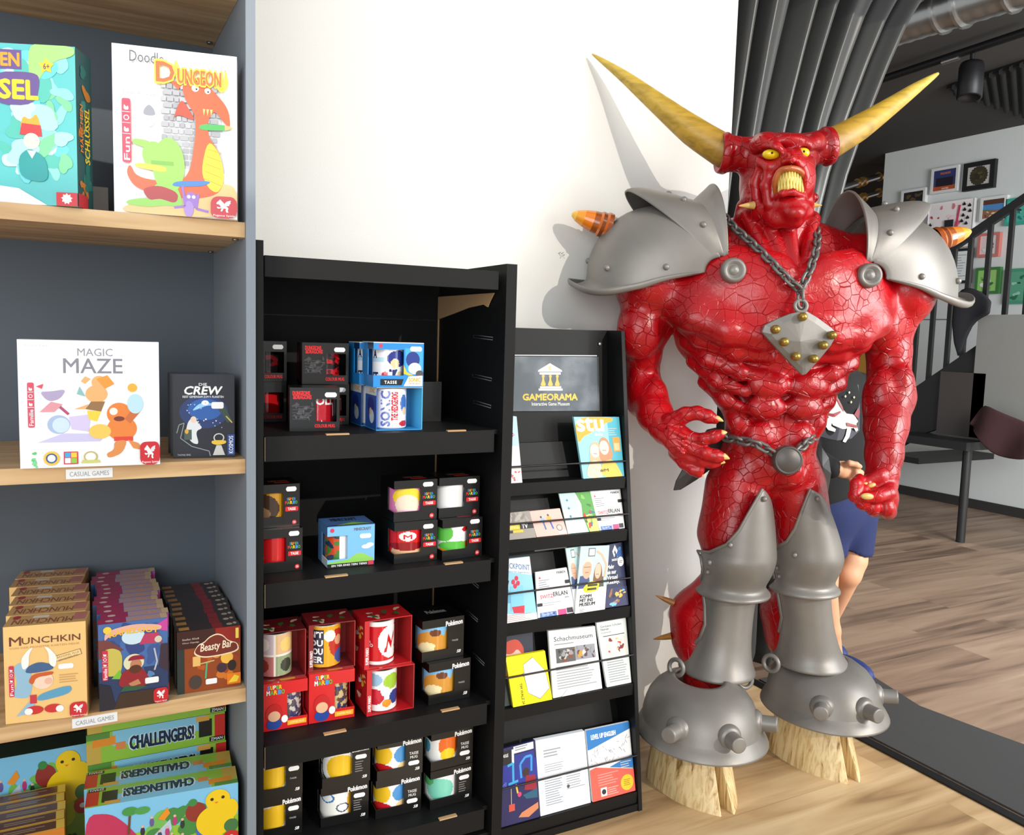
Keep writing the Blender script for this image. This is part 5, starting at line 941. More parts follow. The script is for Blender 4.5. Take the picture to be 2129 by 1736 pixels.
# horn sockets, flaring outwards
for (ax_, ay, al), (bx, by, bl), r0, r1 in (((1590, 325, 0.0), (1509, 319, 0.006), 36, 37), ((1650, 315, 0.0), (1715, 305, 0.0), 34, 35)):
    A_, B_ = sk(ax_, ay, al), sk(bx, by, bl); d_ = (B_-A_)/np.linalg.norm(B_-A_)
    Hd.cone(A_, B_, r_(r0), r_(r1-4), 0.02); Hd.cone(B_-d_*0.012, B_, r_(r1-3), r_(r1+4), 0.010)
    Hd.ell(B_+d_*0.108, (0.10, 0.10, 0.10), 0.004, 'sub')
# brow
Hd.chain([sk(1572, 305, -0.07), sk(1588, 296, -0.105), sk(1612, 307, -0.140), sk(1634, 322, -0.150)], (r_(13), r_(14), r_(11), r_(7)), 0.008)
Hd.chain([sk(1706, 300, -0.05), sk(1692, 296, -0.10), sk(1678, 303, -0.126), sk(1655, 321, -0.146)], (r_(12), r_(13), r_(9), r_(6)), 0.008)
Hd.ell(sk(1592, 288, -0.07), (r_(22), 0.03, r_(12)), 0.02); Hd.ell(sk(1690, 288, -0.06), (r_(18), 0.03, r_(11)), 0.02)
Hd.ell(sk(1645, 296, -0.105), (r_(40), 0.035, r_(16)), 0.015)
# eye sockets
Hd.ell(sk(1603, 321, -0.125), (r_(20), 0.026, r_(12)), 0.008, 'sub'); Hd.ell(sk(1667, 318, -0.125), (r_(16), 0.026, r_(12)), 0.008, 'sub')
# bags and cheek folds
Hd.chain([sk(1578, 334, -0.095), sk(1600, 347, -0.122), sk(1624, 338, -0.13)], (r_(8), r_(9), r_(6)), 0.008); Hd.chain([sk(1688, 332, -0.10), sk(1676, 345, -0.125), sk(1664, 338, -0.13)], (r_(6), r_(7), r_(5)), 0.008)
# muzzle, mouth, lips
Hd.ell(sk(1638, 375, -0.09), (r_(50), 0.075, r_(58)), 0.02)
Hd.ell(sk(1645, 345, -0.13), (r_(30), 0.035, r_(18)), 0.015)
Hd.cone(sk(1641, 318, -0.14), sk(1645, 333, -0.172), r_(9), r_(10), 0.008); Hd.ell(sk(1634, 337, -0.158), (r_(9), 0.014, r_(7)), 0.006); Hd.ell(sk(1656, 336, -0.158), (r_(8), 0.014, r_(7)), 0.006)
for px in (1637, 1654): Hd.ell(sk(px, 340, -0.175), (r_(4), 0.012, r_(3.2)), 0.003, 'sub')
MOUTH = [(1613, 399), (1613, 372), (1622, 355), (1640, 350), (1660, 354), (1670, 366), (1675, 402)]
Hd.ell(sk(1642, 378, -0.165), (r_(32), 0.055, r_(31)), 0.008, 'sub'); Hd.ell(sk(1642, 392, -0.160), (r_(30), 0.045, r_(18)), 0.006, 'sub')
# folds beside the mouth, jaw, chin
Hd.chain([sk(1600, 352, -0.115), sk(1593, 385, -0.115), sk(1598, 425, -0.115)], (r_(8), r_(10), r_(10)), 0.010); Hd.chain([sk(1580, 345, -0.085), sk(1570, 380, -0.07), sk(1575, 425, -0.07)], (r_(8), r_(10), r_(12)), 0.012)
Hd.chain([sk(1682, 350, -0.115), sk(1681, 385, -0.105), sk(1680, 425, -0.10)], (r_(7), r_(8), r_(9)), 0.010)
Hd.chain([sk(1566, 405, -0.02), sk(1580, 438, -0.06), sk(1615, 452, -0.11), sk(1650, 455, -0.135), sk(1674, 440, -0.115), sk(1680, 415, -0.06)], (r_(20), r_(20), r_(19), r_(18), r_(14), r_(14)), 0.012)
Hd.ell(sk(1642, 430, -0.122), (r_(36), 0.045, r_(24)), 0.012); Hd.ell(sk(1652, 443, -0.155), (r_(20), 0.025, r_(15)), 0.010)
LOWLIP = [sk(1612, 410, -0.140), sk(1627, 402, -0.168), sk(1648, 399, -0.174), sk(1670, 407, -0.155)]
Hd.chain(LOWLIP, (r_(5), r_(6), r_(6), r_(5)), 0.007)
for px, py in ((1560, 415), (1690, 412)): Hd.ell(sk(px, py, -0.03), (r_(10), 0.02, r_(10)), 0.012)
# skull bumps along the back of the neck
for i, (px, py) in enumerate(((1548, 452), (1530, 470), (1552, 440))): Hd.ell(sk(px, py, 0.05), (r_(8), 0.012, r_(8)), 0.006)

# ---- hands, finest grid
HN = []
def hand(lo, hi): f_ = Field(lo, hi, 0.0024); HN.append(f_); return f_
L_ = hand(s(1365, 850, 0)*[1, 0, 1]+[-0.08, -0.22, -0.22], s(1520, 850, 0)*[1, 0, 1]+[0.03, -0.02, 0.04])
L_.chain([P2(1362, 862, -0.05), P2(1385, 895, -0.10), P2(1397, 905, -0.125)], (r_(34)*1.0, r_(27), r_(24)), 0.012)
L_.chain([P2(1396, 900, -0.12), P2(1412, 915, -0.135), P2(1418, 930, -0.14)], (r_(24), r_(27), r_(24)), 0.012, flat=((0, 1, 0), 1.5))
L_.ell(P2(1362, 893, -0.09), (r_(12), r_(12), r_(12)), 0.012)
FING = [  # thumb, fore, middle, ring, little: joints, radii, claw tip
    ([P2(1398, 878, -0.12), P2(1425, 862, -0.145), P2(1450, 858, -0.16), P2(1472, 866, -0.17), P2(1486, 872, -0.175)], (20, 15, 13, 13, 9), (1504, 876)),
    ([P2(1408, 900, -0.13), P2(1436, 912, -0.15), P2(1462, 914, -0.17), P2(1484, 908, -0.18), P2(1497, 903, -0.183)], (18, 14, 12, 12, 10), (1512, 899)),
    ([P2(1410, 918, -0.13), P2(1438, 932, -0.155), P2(1466, 943, -0.175), P2(1488, 948, -0.183), P2(1497, 950, -0.185)], (18, 14, 13, 13, 11), (1517, 954)),
    ([P2(1408, 928, -0.125), P2(1432, 950, -0.145), P2(1458, 959, -0.16), P2(1480, 962, -0.168), P2(1490, 961, -0.17)], (17, 13, 12, 11, 10), (1508, 962)),
    ([P2(1406, 940, -0.12), P2(1422, 962, -0.135), P2(1440, 976, -0.15), P2(1452, 978, -0.155), P2(1452, 984, -0.156)], (16, 12, 11, 11, 9), (1461, 991))]
for pts, rr, tip in FING: L_.chain(pts, [r_(v) for v in rr], 0.006)
for a, b in (((1390, 890), (1422, 908)), ((1392, 902), (1424, 926)), ((1392, 912), (1420, 942))): L_.cone(P2(a[0], a[1], -0.148), P2(b[0], b[1], -0.168), r_(4), r_(5), 0.008)
for pts, rr, tip in FING[1:4]: L_.ell(pts[2]+np.array([0, -0.006, 0.004]), (r_(10), r_(9), r_(10)), 0.006)
Rr = hand(s(1752, 1095, -0.14)*[1, 0, 1]+[-0.03, -0.28, -0.02], s(1880, 935, -0.14)*[1, 0, 1]+[0.03, -0.05, 0.0])
Rr.chain([P2(1838, 945, -0.12), P2(1835, 985, -0.14), P2(1826, 1010, -0.145)], (r_(34), r_(30), r_(32)), 0.012)
Rr.ell(P2(1822, 1030, -0.145), (r_(40), r_(32), r_(36)), 0.012); Rr.ell(P2(1842, 1040, -0.14), (r_(22), r_(26), r_(34)), 0.012)
FIST = [(1845, 1048, 16), (1817, 1046, 15), (1796, 1036, 14), (1780, 1022, 13)]
for i, (px, py, rr) in enumerate(FIST):
    kx = px-1812
    Rr.chain([P2(px+2, py+16-2*i, -0.150), P2(px-2, py+8, -0.195), P2(px-6+2*i, py-16, -0.192), P2(px-2+3*i, py-28, -0.170)], [r_(rr), r_(rr*0.95), r_(rr*0.85), r_(rr*0.7)], 0.005)
    Rr.ell(P2(px-2, py+12, -0.196), (r_(rr*0.9), r_(rr*0.8), r_(rr*0.8)), 0.005)
Rr.chain([P2(1850, 1008, -0.160), P2(1846, 1025, -0.195), P2(1822, 1032, -0.212), P2(1800, 1034, -0.214)], (r_(16), r_(15), r_(13), r_(10)), 0.006)
Rr.cone(P2(1826, 990, -0.165), P2(1790, 1008, -0.165), r_(16), r_(10), 0.010)

def red_skin():
    m, nt, b = newmat('red_lacquered_skin'); N = nt.nodes.new; L = nt.links.new
    tc = N('ShaderNodeTexCoord'); n0 = N('ShaderNodeTexNoise'); n0.inputs['Scale'].default_value = 9; n0.inputs['Detail'].default_value = 3
    L(tc.outputs['Object'], n0.inputs['Vector'])
    dis = N('ShaderNodeVectorMath'); dis.operation = 'MULTIPLY_ADD'; dis.inputs[1].default_value = (0.03, 0.03, 0.03)
    L(n0.outputs['Color'], dis.inputs[0]); L(tc.outputs['Object'], dis.inputs[2])
    vo = N('ShaderNodeTexVoronoi'); vo.feature = 'DISTANCE_TO_EDGE'; vo.inputs['Scale'].default_value = 34; L(dis.outputs[0], vo.inputs['Vector'])
    rp = N('ShaderNodeMapRange'); rp.inputs['From Max'].default_value = 0.035; L(vo.outputs['Distance'], rp.inputs['Value'])
    # cracks fade in and out over the body
    n2 = N('ShaderNodeTexNoise'); n2.inputs['Scale'].default_value = 5.5; n2.inputs['Detail'].default_value = 2; L(tc.outputs['Object'], n2.inputs['Vector'])
    mr = N('ShaderNodeMapRange'); mr.inputs['From Min'].default_value = 0.42; mr.inputs['From Max'].default_value = 0.56; L(n2.outputs['Fac'], mr.inputs['Value'])
    mxh = N('ShaderNodeMix'); mxh.inputs['A'].default_value = 1.0; L(mr.outputs[0], mxh.inputs['Factor']); L(rp.outputs[0], mxh.inputs['B'])
    n3 = N('ShaderNodeTexNoise'); n3.inputs['Scale'].default_value = 55; n3.inputs['Detail'].default_value = 5; n3.inputs['Distortion'].default_value = 1.2; L(tc.outputs['Object'], n3.inputs['Vector'])
    ad = N('ShaderNodeMath'); ad.operation = 'MULTIPLY_ADD'; ad.inputs[1].default_value = 0.55; L(n3.outputs['Fac'], ad.inputs[0]); L(mxh.outputs[0], ad.inputs[2])
    bp = N('ShaderNodeBump'); bp.inputs['Strength'].default_value = 0.75; bp.inputs['Distance'].default_value = 0.0035; L(ad.outputs[0], bp.inputs['Height']); L(bp.outputs['Normal'], b.inputs['Normal'])
    n4 = N('ShaderNodeTexNoise'); n4.inputs['Scale'].default_value = 4; n4.inputs['Detail'].default_value = 5; L(tc.outputs['Object'], n4.inputs['Vector'])
    cr = N('ShaderNodeValToRGB'); cr.color_ramp.elements[0].position = 0.3; cr.color_ramp.elements[0].color = srgb((140, 4, 12)); cr.color_ramp.elements[1].position = 0.7; cr.color_ramp.elements[1].color = srgb((190, 8, 20))
    L(n4.outputs['Fac'], cr.inputs['Fac']); L(cr.outputs['Color'], b.inputs['Base Color'])
    b.inputs['Roughness'].default_value = 0.29; b.inputs['Specular IOR Level'].default_value = 0.5; b.inputs['Coat Weight'].default_value = 0.08; b.inputs['Coat Roughness'].default_value = 0.22
    return m
M['redskin'] = red_skin()
statue = empty('demon_statue', W((0, 0, 0)), 'life-size red horned demon statue with grey armour standing against the white wall', 'statue')
statue.rotation_euler.z = -PHI
def skins(fields, name, mat, parent):
    VV, QQ = [], []; o = 0
    for f_ in fields:
        V, Q = f_.skin(); VV.append(V); QQ.append(Q+o); o += len(V)
    V = np.concatenate(VV).astype(np.float32); Q = np.concatenate(QQ).astype(np.int32)
    me = bpy.data.meshes.new(name); me.vertices.add(len(V)); me.vertices.foreach_set('co', V.ravel()); me.loops.add(Q.size); me.loops.foreach_set('vertex_index', Q.ravel())
    me.polygons.add(len(Q)); me.polygons.foreach_set('loop_start', np.arange(0, Q.size, 4, dtype=np.int32)); me.update(calc_edges=True)
    me.polygons.foreach_set('use_smooth', np.ones(len(Q), bool)); me.materials.append(mat)
    ob = bpy.data.objects.new(name, me); COL.objects.link(ob); ob.parent = parent; ob['_base'] = (0, 0, 0)
    sm = ob.modifiers.new('smooth', 'SMOOTH'); sm.factor = 0.5; sm.iterations = 2
    return ob
body = skins([B, Hd]+HN, 'body', M['redskin'], statue)
# ------------------------------------------------------------------ armour, horns and trimmings of the statue
statue['_base'] = (0, 0, 0)
def armour_mat(name, c, rough=0.42, metal=0.35):
    m, nt, b = newmat(name); N = nt.nodes.new; L = nt.links.new
    tc = N('ShaderNodeTexCoord'); n = N('ShaderNodeTexNoise'); n.inputs['Scale'].default_value = 5; n.inputs['Detail'].default_value = 5; L(tc.outputs['Object'], n.inputs['Vector'])
    cr = N('ShaderNodeValToRGB'); cr.color_ramp.elements[0].position = 0.3; cr.color_ramp.elements[0].color = srgb(tuple(v*0.84 for v in c)); cr.color_ramp.elements[1].position = 0.7; cr.color_ramp.elements[1].color = srgb(c)
    L(n.outputs['Fac'], cr.inputs['Fac']); L(cr.outputs['Color'], b.inputs['Base Color']); b.inputs['Roughness'].default_value = rough; b.inputs['Metallic'].default_value = metal
    n2 = N('ShaderNodeTexNoise'); n2.inputs['Scale'].default_value = 140; L(tc.outputs['Object'], n2.inputs['Vector'])
    bp = N('ShaderNodeBump'); bp.inputs['Strength'].default_value = 0.05; bp.inputs['Distance'].default_value = 0.002; L(n2.outputs['Fac'], bp.inputs['Height']); L(bp.outputs['Normal'], b.inputs['Normal'])
    return m
M['arm'] = armour_mat('grey_armour_paint', (142, 137, 131)); M['darkarm'] = armour_mat('dark_armour_paint', (74, 72, 72)); M['chain'] = armour_mat('chain_grey', (120, 116, 112), 0.4, 0.5)
M['brass'] = armour_mat('brass_paint', (176, 146, 70), 0.3, 0.7)
def streaks(name, stops, scale, rough=0.4, bump=0.25):
    return wood(name, stops, scale=scale, rough=rough, bump=bump)
M['horn'] = streaks('horn_yellow', [(0.25, (150, 104, 34)), (0.5, (206, 160, 56)), (0.75, (226, 188, 84)), (0.95, (234, 204, 110))], (5, 5, 5))
M['hoof'] = streaks('hoof_cream', [(0.28, (132, 98, 58)), (0.40, (206, 174, 118)), (0.55, (230, 206, 156)), (0.9, (240, 222, 178))], (85, 85, 2.4), 0.4, 0.4)
M['yellow'] = plain('eye_yellow', (240, 200, 20), 0.2, coat=0.5); M['bone'] = plain('tooth_bone', (232, 206, 110), 0.3, coat=0.3, var=0.2); M['claw'] = plain('claw_horn', (214, 176, 100), 0.3, coat=0.3); M['lip'] = plain('lip_orange', (176, 88, 34), 0.35, coat=0.3)
M['pupil'] = plain('pupil_black', (20, 14, 10), 0.3)
def part(mb, name, mat, parent=None, mods=()): return mb.build(name, mat, parent or statue, mods=mods)
def proj(l):
    w = W(l); v = np.array([w.x, w.y, w.z-CAMZ]); z = v @ _f; return 1064.5+FPX*(v @ _r)/z, 868-FPX*(v @ _u)/z
V3 = lambda a: Vector((float(a[0]), float(a[1]), float(a[2])))

# horns
def horn_paint():
    m, nt, b = newmat('horn_paint'); N = nt.nodes.new; L = nt.links.new
    at = N('ShaderNodeAttribute'); at.attribute_name = 'Col'; tc = N('ShaderNodeTexCoord'); mp = N('ShaderNodeMapping'); mp.inputs['Scale'].default_value = (14, 40, 60); n = N('ShaderNodeTexNoise'); n.inputs['Detail'].default_value = 6; n.inputs['Distortion'].default_value = 0.6; n.inputs['Scale'].default_value = 1
    L(tc.outputs['Object'], mp.inputs['Vector']); L(mp.outputs['Vector'], n.inputs['Vector'])
    mr = N('ShaderNodeMapRange'); mr.inputs['From Min'].default_value = 0.3; mr.inputs['From Max'].default_value = 0.6; mr.inputs['To Min'].default_value = 0.62; mr.inputs['To Max'].default_value = 1.0; L(n.outputs['Fac'], mr.inputs['Value'])
    mx = N('ShaderNodeMix'); mx.data_type = 'RGBA'; mx.blend_type = 'MULTIPLY'; mx.inputs['Factor'].default_value = 1.0; L(at.outputs['Color'], mx.inputs['A']); L(mr.outputs[0], mx.inputs['B']); L(mx.outputs['Result'], b.inputs['Base Color']); b.inputs['Roughness'].default_value = 0.42
    bp = N('ShaderNodeBump'); bp.inputs['Strength'].default_value = 0.3; bp.inputs['Distance'].default_value = 0.002; L(n.outputs['Fac'], bp.inputs['Height']); L(bp.outputs['Normal'], b.inputs['Normal']); return m
M['hornpaint'] = horn_paint()
def spline(pts, rs, n=6):
    P, R = [], []; k = len(pts)
    for i in range(k-1):
        p0, p1, p2, p3 = [V3(pts[min(max(j, 0), k-1)]) for j in (i-1, i, i+1, i+2)]
        for q in range(n):
            t = q/n; P.append(0.5*((2*p1)+(p2-p0)*t+(2*p0-5*p1+4*p2-p3)*t*t+(3*p1-p0-3*p2+p3)*t**3)); R.append(rs[i]+(rs[i+1]-rs[i])*t)
    P.append(V3(pts[-1])); R.append(rs[-1]); return P, R
for pts, rs in (([(1530, 328, 0.005), (1505, 314, 0.01), (1440, 272, 0.03), (1365, 213, 0.055), (1295, 157, 0.08), (1231, 112, 0.098)], (27, 33, 29, 20, 11.5, 1.5)),
                ([(1702, 311, 0.0), (1728, 298, 0.01), (1785, 266, 0.03), (1850, 222, 0.06), (1905, 183, 0.08), (1950, 153, 0.10)], (25, 31, 27, 19, 12, 3))):
    P, R = spline([s(*p) for p in pts], [r_(v) for v in rs]); mb = MB(); mb.tube(P, 0, n=20, rr=R); nf = len(P)-1
    for i in range(nf*20):
        t = (i//20)/nf; a_, b_ = ((150, 108, 42), (196, 156, 52)) if t < 0.45 else ((196, 156, 52), (214, 184, 84)); k_ = t/0.45 if t < 0.45 else (t-0.45)/0.55; mb.c[i] = srgb(tuple(x+(y-x)*k_ for x, y in zip(a_, b_)))
    part(mb, 'horn', M['hornpaint'])

# face
for px, py, ly, rx in ((1603, 321, -0.128, 17), (1669, 318, -0.137, 13)):
    c = V3(s(px, py, ly)); mb = MB(); mb.ball(c, 1, scale=(r_(rx), 0.016, r_(9.5)), n=16, m=10); e = part(mb, 'eye', M['yellow'])
    mb = MB(); d = (V3(s(px, py, ly))-Vector((0, 0, 0))); view = Vector((-0.35, -0.92, 0.0)); mb.ball(c+Vector((-0.0035, -0.0148, 0.0005)), 1, scale=(0.003, 0.003, 0.003), n=10, m=6); part(mb, 'pupil', M['pupil'], e)
mb = MB(); P, R = spline([s(px, py, ly) for px, py, ly in ((1612, 402, -0.135), (1611, 376, -0.150), (1621, 356, -0.160), (1640, 350, -0.172), (1660, 353, -0.165), (1672, 368, -0.150), (1677, 404, -0.130))], [r_(v) for v in (4, 5, 5.5, 5.5, 5.5, 5, 4)]); mb.tube(P, 0, n=12, rr=R); part(mb, 'lip', M['lip'])
for i in range(10):
    t = i/9; px = 1618+51*t; ly = -0.138-0.030*math.sin(PI*t); c = 353+6*(2*t-1)**2
    mb = MB(); P, R = spline([s(px, c, ly+0.004), s(px, c+16, ly-0.004), s(px+0.5, c+36, ly-0.002)], (r_(2.2), r_(3.0), r_(1.0)), 4); mb.tube(P, 0, n=8, rr=R); part(mb, 'tooth', M['bone'])
for i in range(9):
    t = (i+0.5)/9; px = 1617+54*t; ly = -0.140-0.030*math.sin(PI*t); c = 409-7*math.sin(PI*t)
    mb = MB(); P, R = spline([s(px, c, ly+0.004), s(px, c-15, ly-0.006), s(px-0.5, c-35, ly-0.003)], (r_(2.6), r_(3.0), r_(1.0)), 4); mb.tube(P, 0, n=8, rr=R); part(mb, 'tooth', M['bone'])
for a, b in (((1566, 427, -0.085), (1536, 428, -0.095)), ((1676, 426, -0.085), (1709, 427, -0.10))):
    mb = MB(); P, R = spline([s(*a), (s(*a)+s(*b))/2, s(*b)], (r_(8), r_(5), r_(0.6))); mb.tube(P, 0, n=10, rr=R); part(mb, 'jaw_spike', M['claw'])
for a, b in (((1402, 1254, 0.055), (1363, 1238, 0.07)), ((1396, 1322, 0.05), (1358, 1329, 0.065))):
    mb = MB(); P, R = spline([s(*a), (s(*a)+s(*b))/2, s(*b)], (r_(8), r_(5.5), r_(0.6))); mb.tube(P, 0, n=10, rr=R); part(mb, 'calf_spike', plain('calf_spike_brown', (170, 112, 50), 0.35))
# claws of the open hand, nails of the fist
for pts, rr, tip in FING:
    a = pts[-2]*0.35+pts[-1]*0.65+np.array([0, -0.004, 0.002]); e = s(tip[0], tip[1], pts[-1][1]-0.006)
    mb = MB(); P, R = spline([a, a*0.5+e*0.5+np.array([0, 0, 0.0015]), e], (r_(rr[-1]*0.72), r_(rr[-1]*0.62), r_(0.8))); mb.tube(P, 0, n=10, rr=R); part(mb, 'claw', M['claw'])
for px, py, ly, rx, rz, tilt in ((1803, 1032, -0.226, 13.5, 6.5, -0.05), (1812, 1009, -0.190, 9, 4.5, 0.35), (1796, 1006, -0.186, 8, 3, 0.3), (1780, 1008, -0.180, 8, 2.8, 0.2)):
    mb = MB(); mb.ball(V3(s(px, py, ly)), 1, scale=(r_(rx), 0.007, r_(rz)), n=14, m=8, rot=Matrix.Rotation(-tilt, 3, 'Y')); part(mb, 'claw', M['claw'])

# ---- pauldrons: plates turning about a front-to-back axle at the collarbone
def pauldron(sx):
    piv = (sx*0.182, 1.378); F0, B0 = -0.125, 0.165
    def pt(th, R, t, skew=0.0, low=False):
        st = math.sin(t)**0.72 if 0 < t < PI else 0.0; rho = 0.012+(R-skew-0.012)*st+skew*math.sin(min(max(t, 0), PI))**3; a = math.radians(th)
        ly = (F0+B0)/2-(B0-F0)/2*math.cos(t)
        return Vector((piv[0]+sx*rho*math.cos(a), ly, piv[1]+rho*math.sin(a)-(max(0, 1-max(th, 0)/30)*(0.020+0.034*math.exp(-((t-0.9)/0.5)**2))*min(1, max(0, math.sin(t))/0.45) if low else 0)))
    def plate(name, rows, parent=None, mat='arm'):
        mb = MB(); P = [[pt(th, R, PI*(0.02+0.96*j/36), sk_, name == 'pauldron') for j in range(37)] for th, R, sk_ in rows]
        mb.grid(P); ob = part(mb, name, M[mat], parent, mods=[solid(0.007, -1 if sx > 0 else 1), sub(1)]); return ob
    dome = plate('pauldron', [(0.5, 0.380, 0), (-1.5, 0.380, 0), (-2, 0.365, 0), (-0.5, 0.336, 0), (1, 0.334, 0), (7, 0.337, 0), (15, 0.329, 0), (24, 0.312, 0), (34, 0.284, 0), (44, 0.252, 0), (54, 0.226, 0), (62, 0.206, 0)])
    dome['label'] = 'grey domed shoulder armour'
    p2 = plate('shoulder_plate', [(41, 0.318, 0.070), (42, 0.326, 0.074), (47, 0.306, 0.050), (52, 0.277, 0.022), (58, 0.249, 0), (64, 0.227, 0), (70, 0.209, 0), (75, 0.199, 0)], dome)
    p3 = plate('shoulder_plate', [(68, 0.194, 0), (73, 0.200, 0), (79, 0.214, 0), (82, 0.222, 0.008), (85, 0.231, 0.018), (87, 0.239, 0.024), (88, 0.243, 0.026)], dome)
    rv = MB()
    for th, R, t in ((8, 0.337, 0.34), (8, 0.337, 1.0), (8, 0.337, 1.9), (60, 0.241, 0.42), (60, 0.241, 0.95), (60, 0.241, 1.6)):
        rv = MB(); rv.ball(pt(th, R+0.002, t, 0, th < 20), 0.0085, n=12, m=8); part(rv, 'rivet', M['arm'], dome)
    # axle boss with its ring
    c = Vector((piv[0]-sx*0.004, F0-0.012, piv[1])); mb = MB()
    mb.lathe([(0.0, 0.030), (0.011, 0.030), (0.013, 0.026), (0.016, 0.026), (0.021, 0.033), (0.026, 0.033), (0.0305, 0.027), (0.032, 0.016), (0.030, 0.0), (0.026, -0.02), (0, -0.02)], n=32, origin=c, axis=(-sx*0.0-0.12, -1, 0.02)); part(mb, 'axle_boss', M['arm'], dome)
    # small horn on the dome
    root = pt(23, 0.300, 1.62); tip = pt(20.5, 0.405, 1.62)+Vector((0, 0.0, 0.006)); d = tip-root; L = d.length; d.normalize(); mb = MB()
    prof = [(0.036, 0.0), (0.037, 0.012), (0.033, 0.018), (0.034, 0.028), (0.030, 0.034), (0.028, 0.05), (0.022, 0.075), (0.014, 0.096), (0.006, 0.107), (0.0, 0.109)]; cols = [(150, 70, 20), (196, 96, 24), (120, 56, 18), (206, 104, 26), (150, 74, 20), (222, 122, 30), (232, 150, 40), (238, 186, 70), (240, 200, 90)]
    q = Vector((0, 0, 1)).rotation_difference(d)
    for (ra, za), (rb, zb), cc in zip(prof[:-1], prof[1:], cols):
        ring = lambda r, z: [root+q @ Vector((r*math.cos(2*PI*k/20)*1.0, r*math.sin(2*PI*k/20), z)) for k in range(20)]
        mb.add(ring(ra, za)+ring(rb, zb), [(k, (k+1) % 20, 20+(k+1) % 20, 20+k) for k in range(20)], cc, True)
    part(mb, 'shoulder_horn', M['ceramic'], dome)
pauldron(-1); pauldron(1)

# ---- leg armour: shells wrapped round a leg, their edges read off row by row
def shell(rows, name, mat='arm', th=0.006, n=28, parent=None, label=None):
    """row: py, pxc, ly, half width, half depth, left edge (px or angle), right angle"""
    P = []
    for py, pxc, ly, a, b, left, right in rows:
        c = s(pxc, py, ly); at_ = lambda f: (c[0]+a*math.sin(math.radians(f)), c[1]-b*math.cos(math.radians(f)), c[2])
        if left > 200:
            best = min(range(-150, 80), key=lambda f: abs(proj(at_(f))[0]-left)+(1e3 if proj(at_(f))[0] < left-40 else 0)-0.0); cand = [f for f in range(-112, 80) if abs(proj(at_(f))[0]-left) < 2.5]
            left = cand[0] if cand else best
        if right == 999: right = left+5
        P.append([V3(at_(left+(right-left)*j/n)) for j in range(n+1)])
    mb = MB(); mb.grid(P); ob = part(mb, name, M[mat], parent, mods=[solid(th, 1), sub(1)])
    if label: ob['label'] = label
    return ob, P
def rim(P, idx, r, parent, name='rim'):
    mb = MB(); mb.tube([row[idx] for row in P], r, n=8); return part(mb, name, M['arm'], parent)
def legset(dx, tipx, rows_c, rows_g, rivs):
    cop, Pc = shell(rows_c, 'knee_guard', label=None); rim(Pc[:-4], 0, 0.0045, cop)
    gr, Pg = shell(rows_g, 'greave'); rim(Pg, 0, 0.0055, gr)
    for px, py in rivs:
        q = min((v for row in Pc for v in row[:24]), key=lambda v: math.hypot(proj(v)[0]-px, proj(v)[1]-py)); mb = MB(); mb.ball(q+Vector((0, -0.004, 0)), 0.0075, n=12, m=8); part(mb, 'rivet', M['arm'], cop)
    return cop, gr
legset(0, 1590,
    [(1003, 1545, -0.02, 0.066, 0.100, 1587, 999), (1022, 1543, -0.02, 0.072, 0.104, 1576, 46), (1050, 1540, -0.02, 0.082, 0.108, 1559, 60), (1085, 1536, -0.02, 0.093, 0.112, 1539, 72), (1115, 1533, -0.02, 0.100, 0.116, 1513, 80), (1138, 1531, -0.02, 0.104, 0.120, 1478, 85), (1149, 1531, -0.02, 0.105, 0.121, 1453, 86), (1158, 1530, -0.02, 0.105, 0.120, 1460, 86), (1180, 1529, -0.02, 0.100, 0.110, 1463, 84), (1198, 1527, -0.02, 0.092, 0.096, 1462, 82), (1210, 1524, -0.02, 0.087, 0.087, -100, 96), (1219, 1523, -0.02, 0.090, 0.090, -105, 110), (1225, 1523, -0.02, 0.101, 0.103, -108, 112), (1231, 1523, -0.02, 0.103, 0.105, -108, 112), (1235, 1523, -0.02, 0.095, 0.096, -108, 112)],
    [(1224, 1516, -0.02, 0.076, 0.077, 1464, 95), (1255, 1512, -0.02, 0.073, 0.074, 1468, 92), (1290, 1508, -0.02, 0.073, 0.074, 1468, 90), (1320, 1504, -0.02, 0.075, 0.076, 1458, 90), (1345, 1500, -0.02, 0.080, 0.081, 1442, 92), (1365, 1496, -0.02, 0.087, 0.089, 1424, 96), (1380, 1493, -0.02, 0.096, 0.099, 1406, 100), (1390, 1492, -0.02, 0.103, 0.107, 1400, 104), (1394, 1492, -0.02, 0.101, 0.104, 1402, 104)],
    ((1588, 1042), (1517, 1142), (1470, 1175), (1472, 1192)))
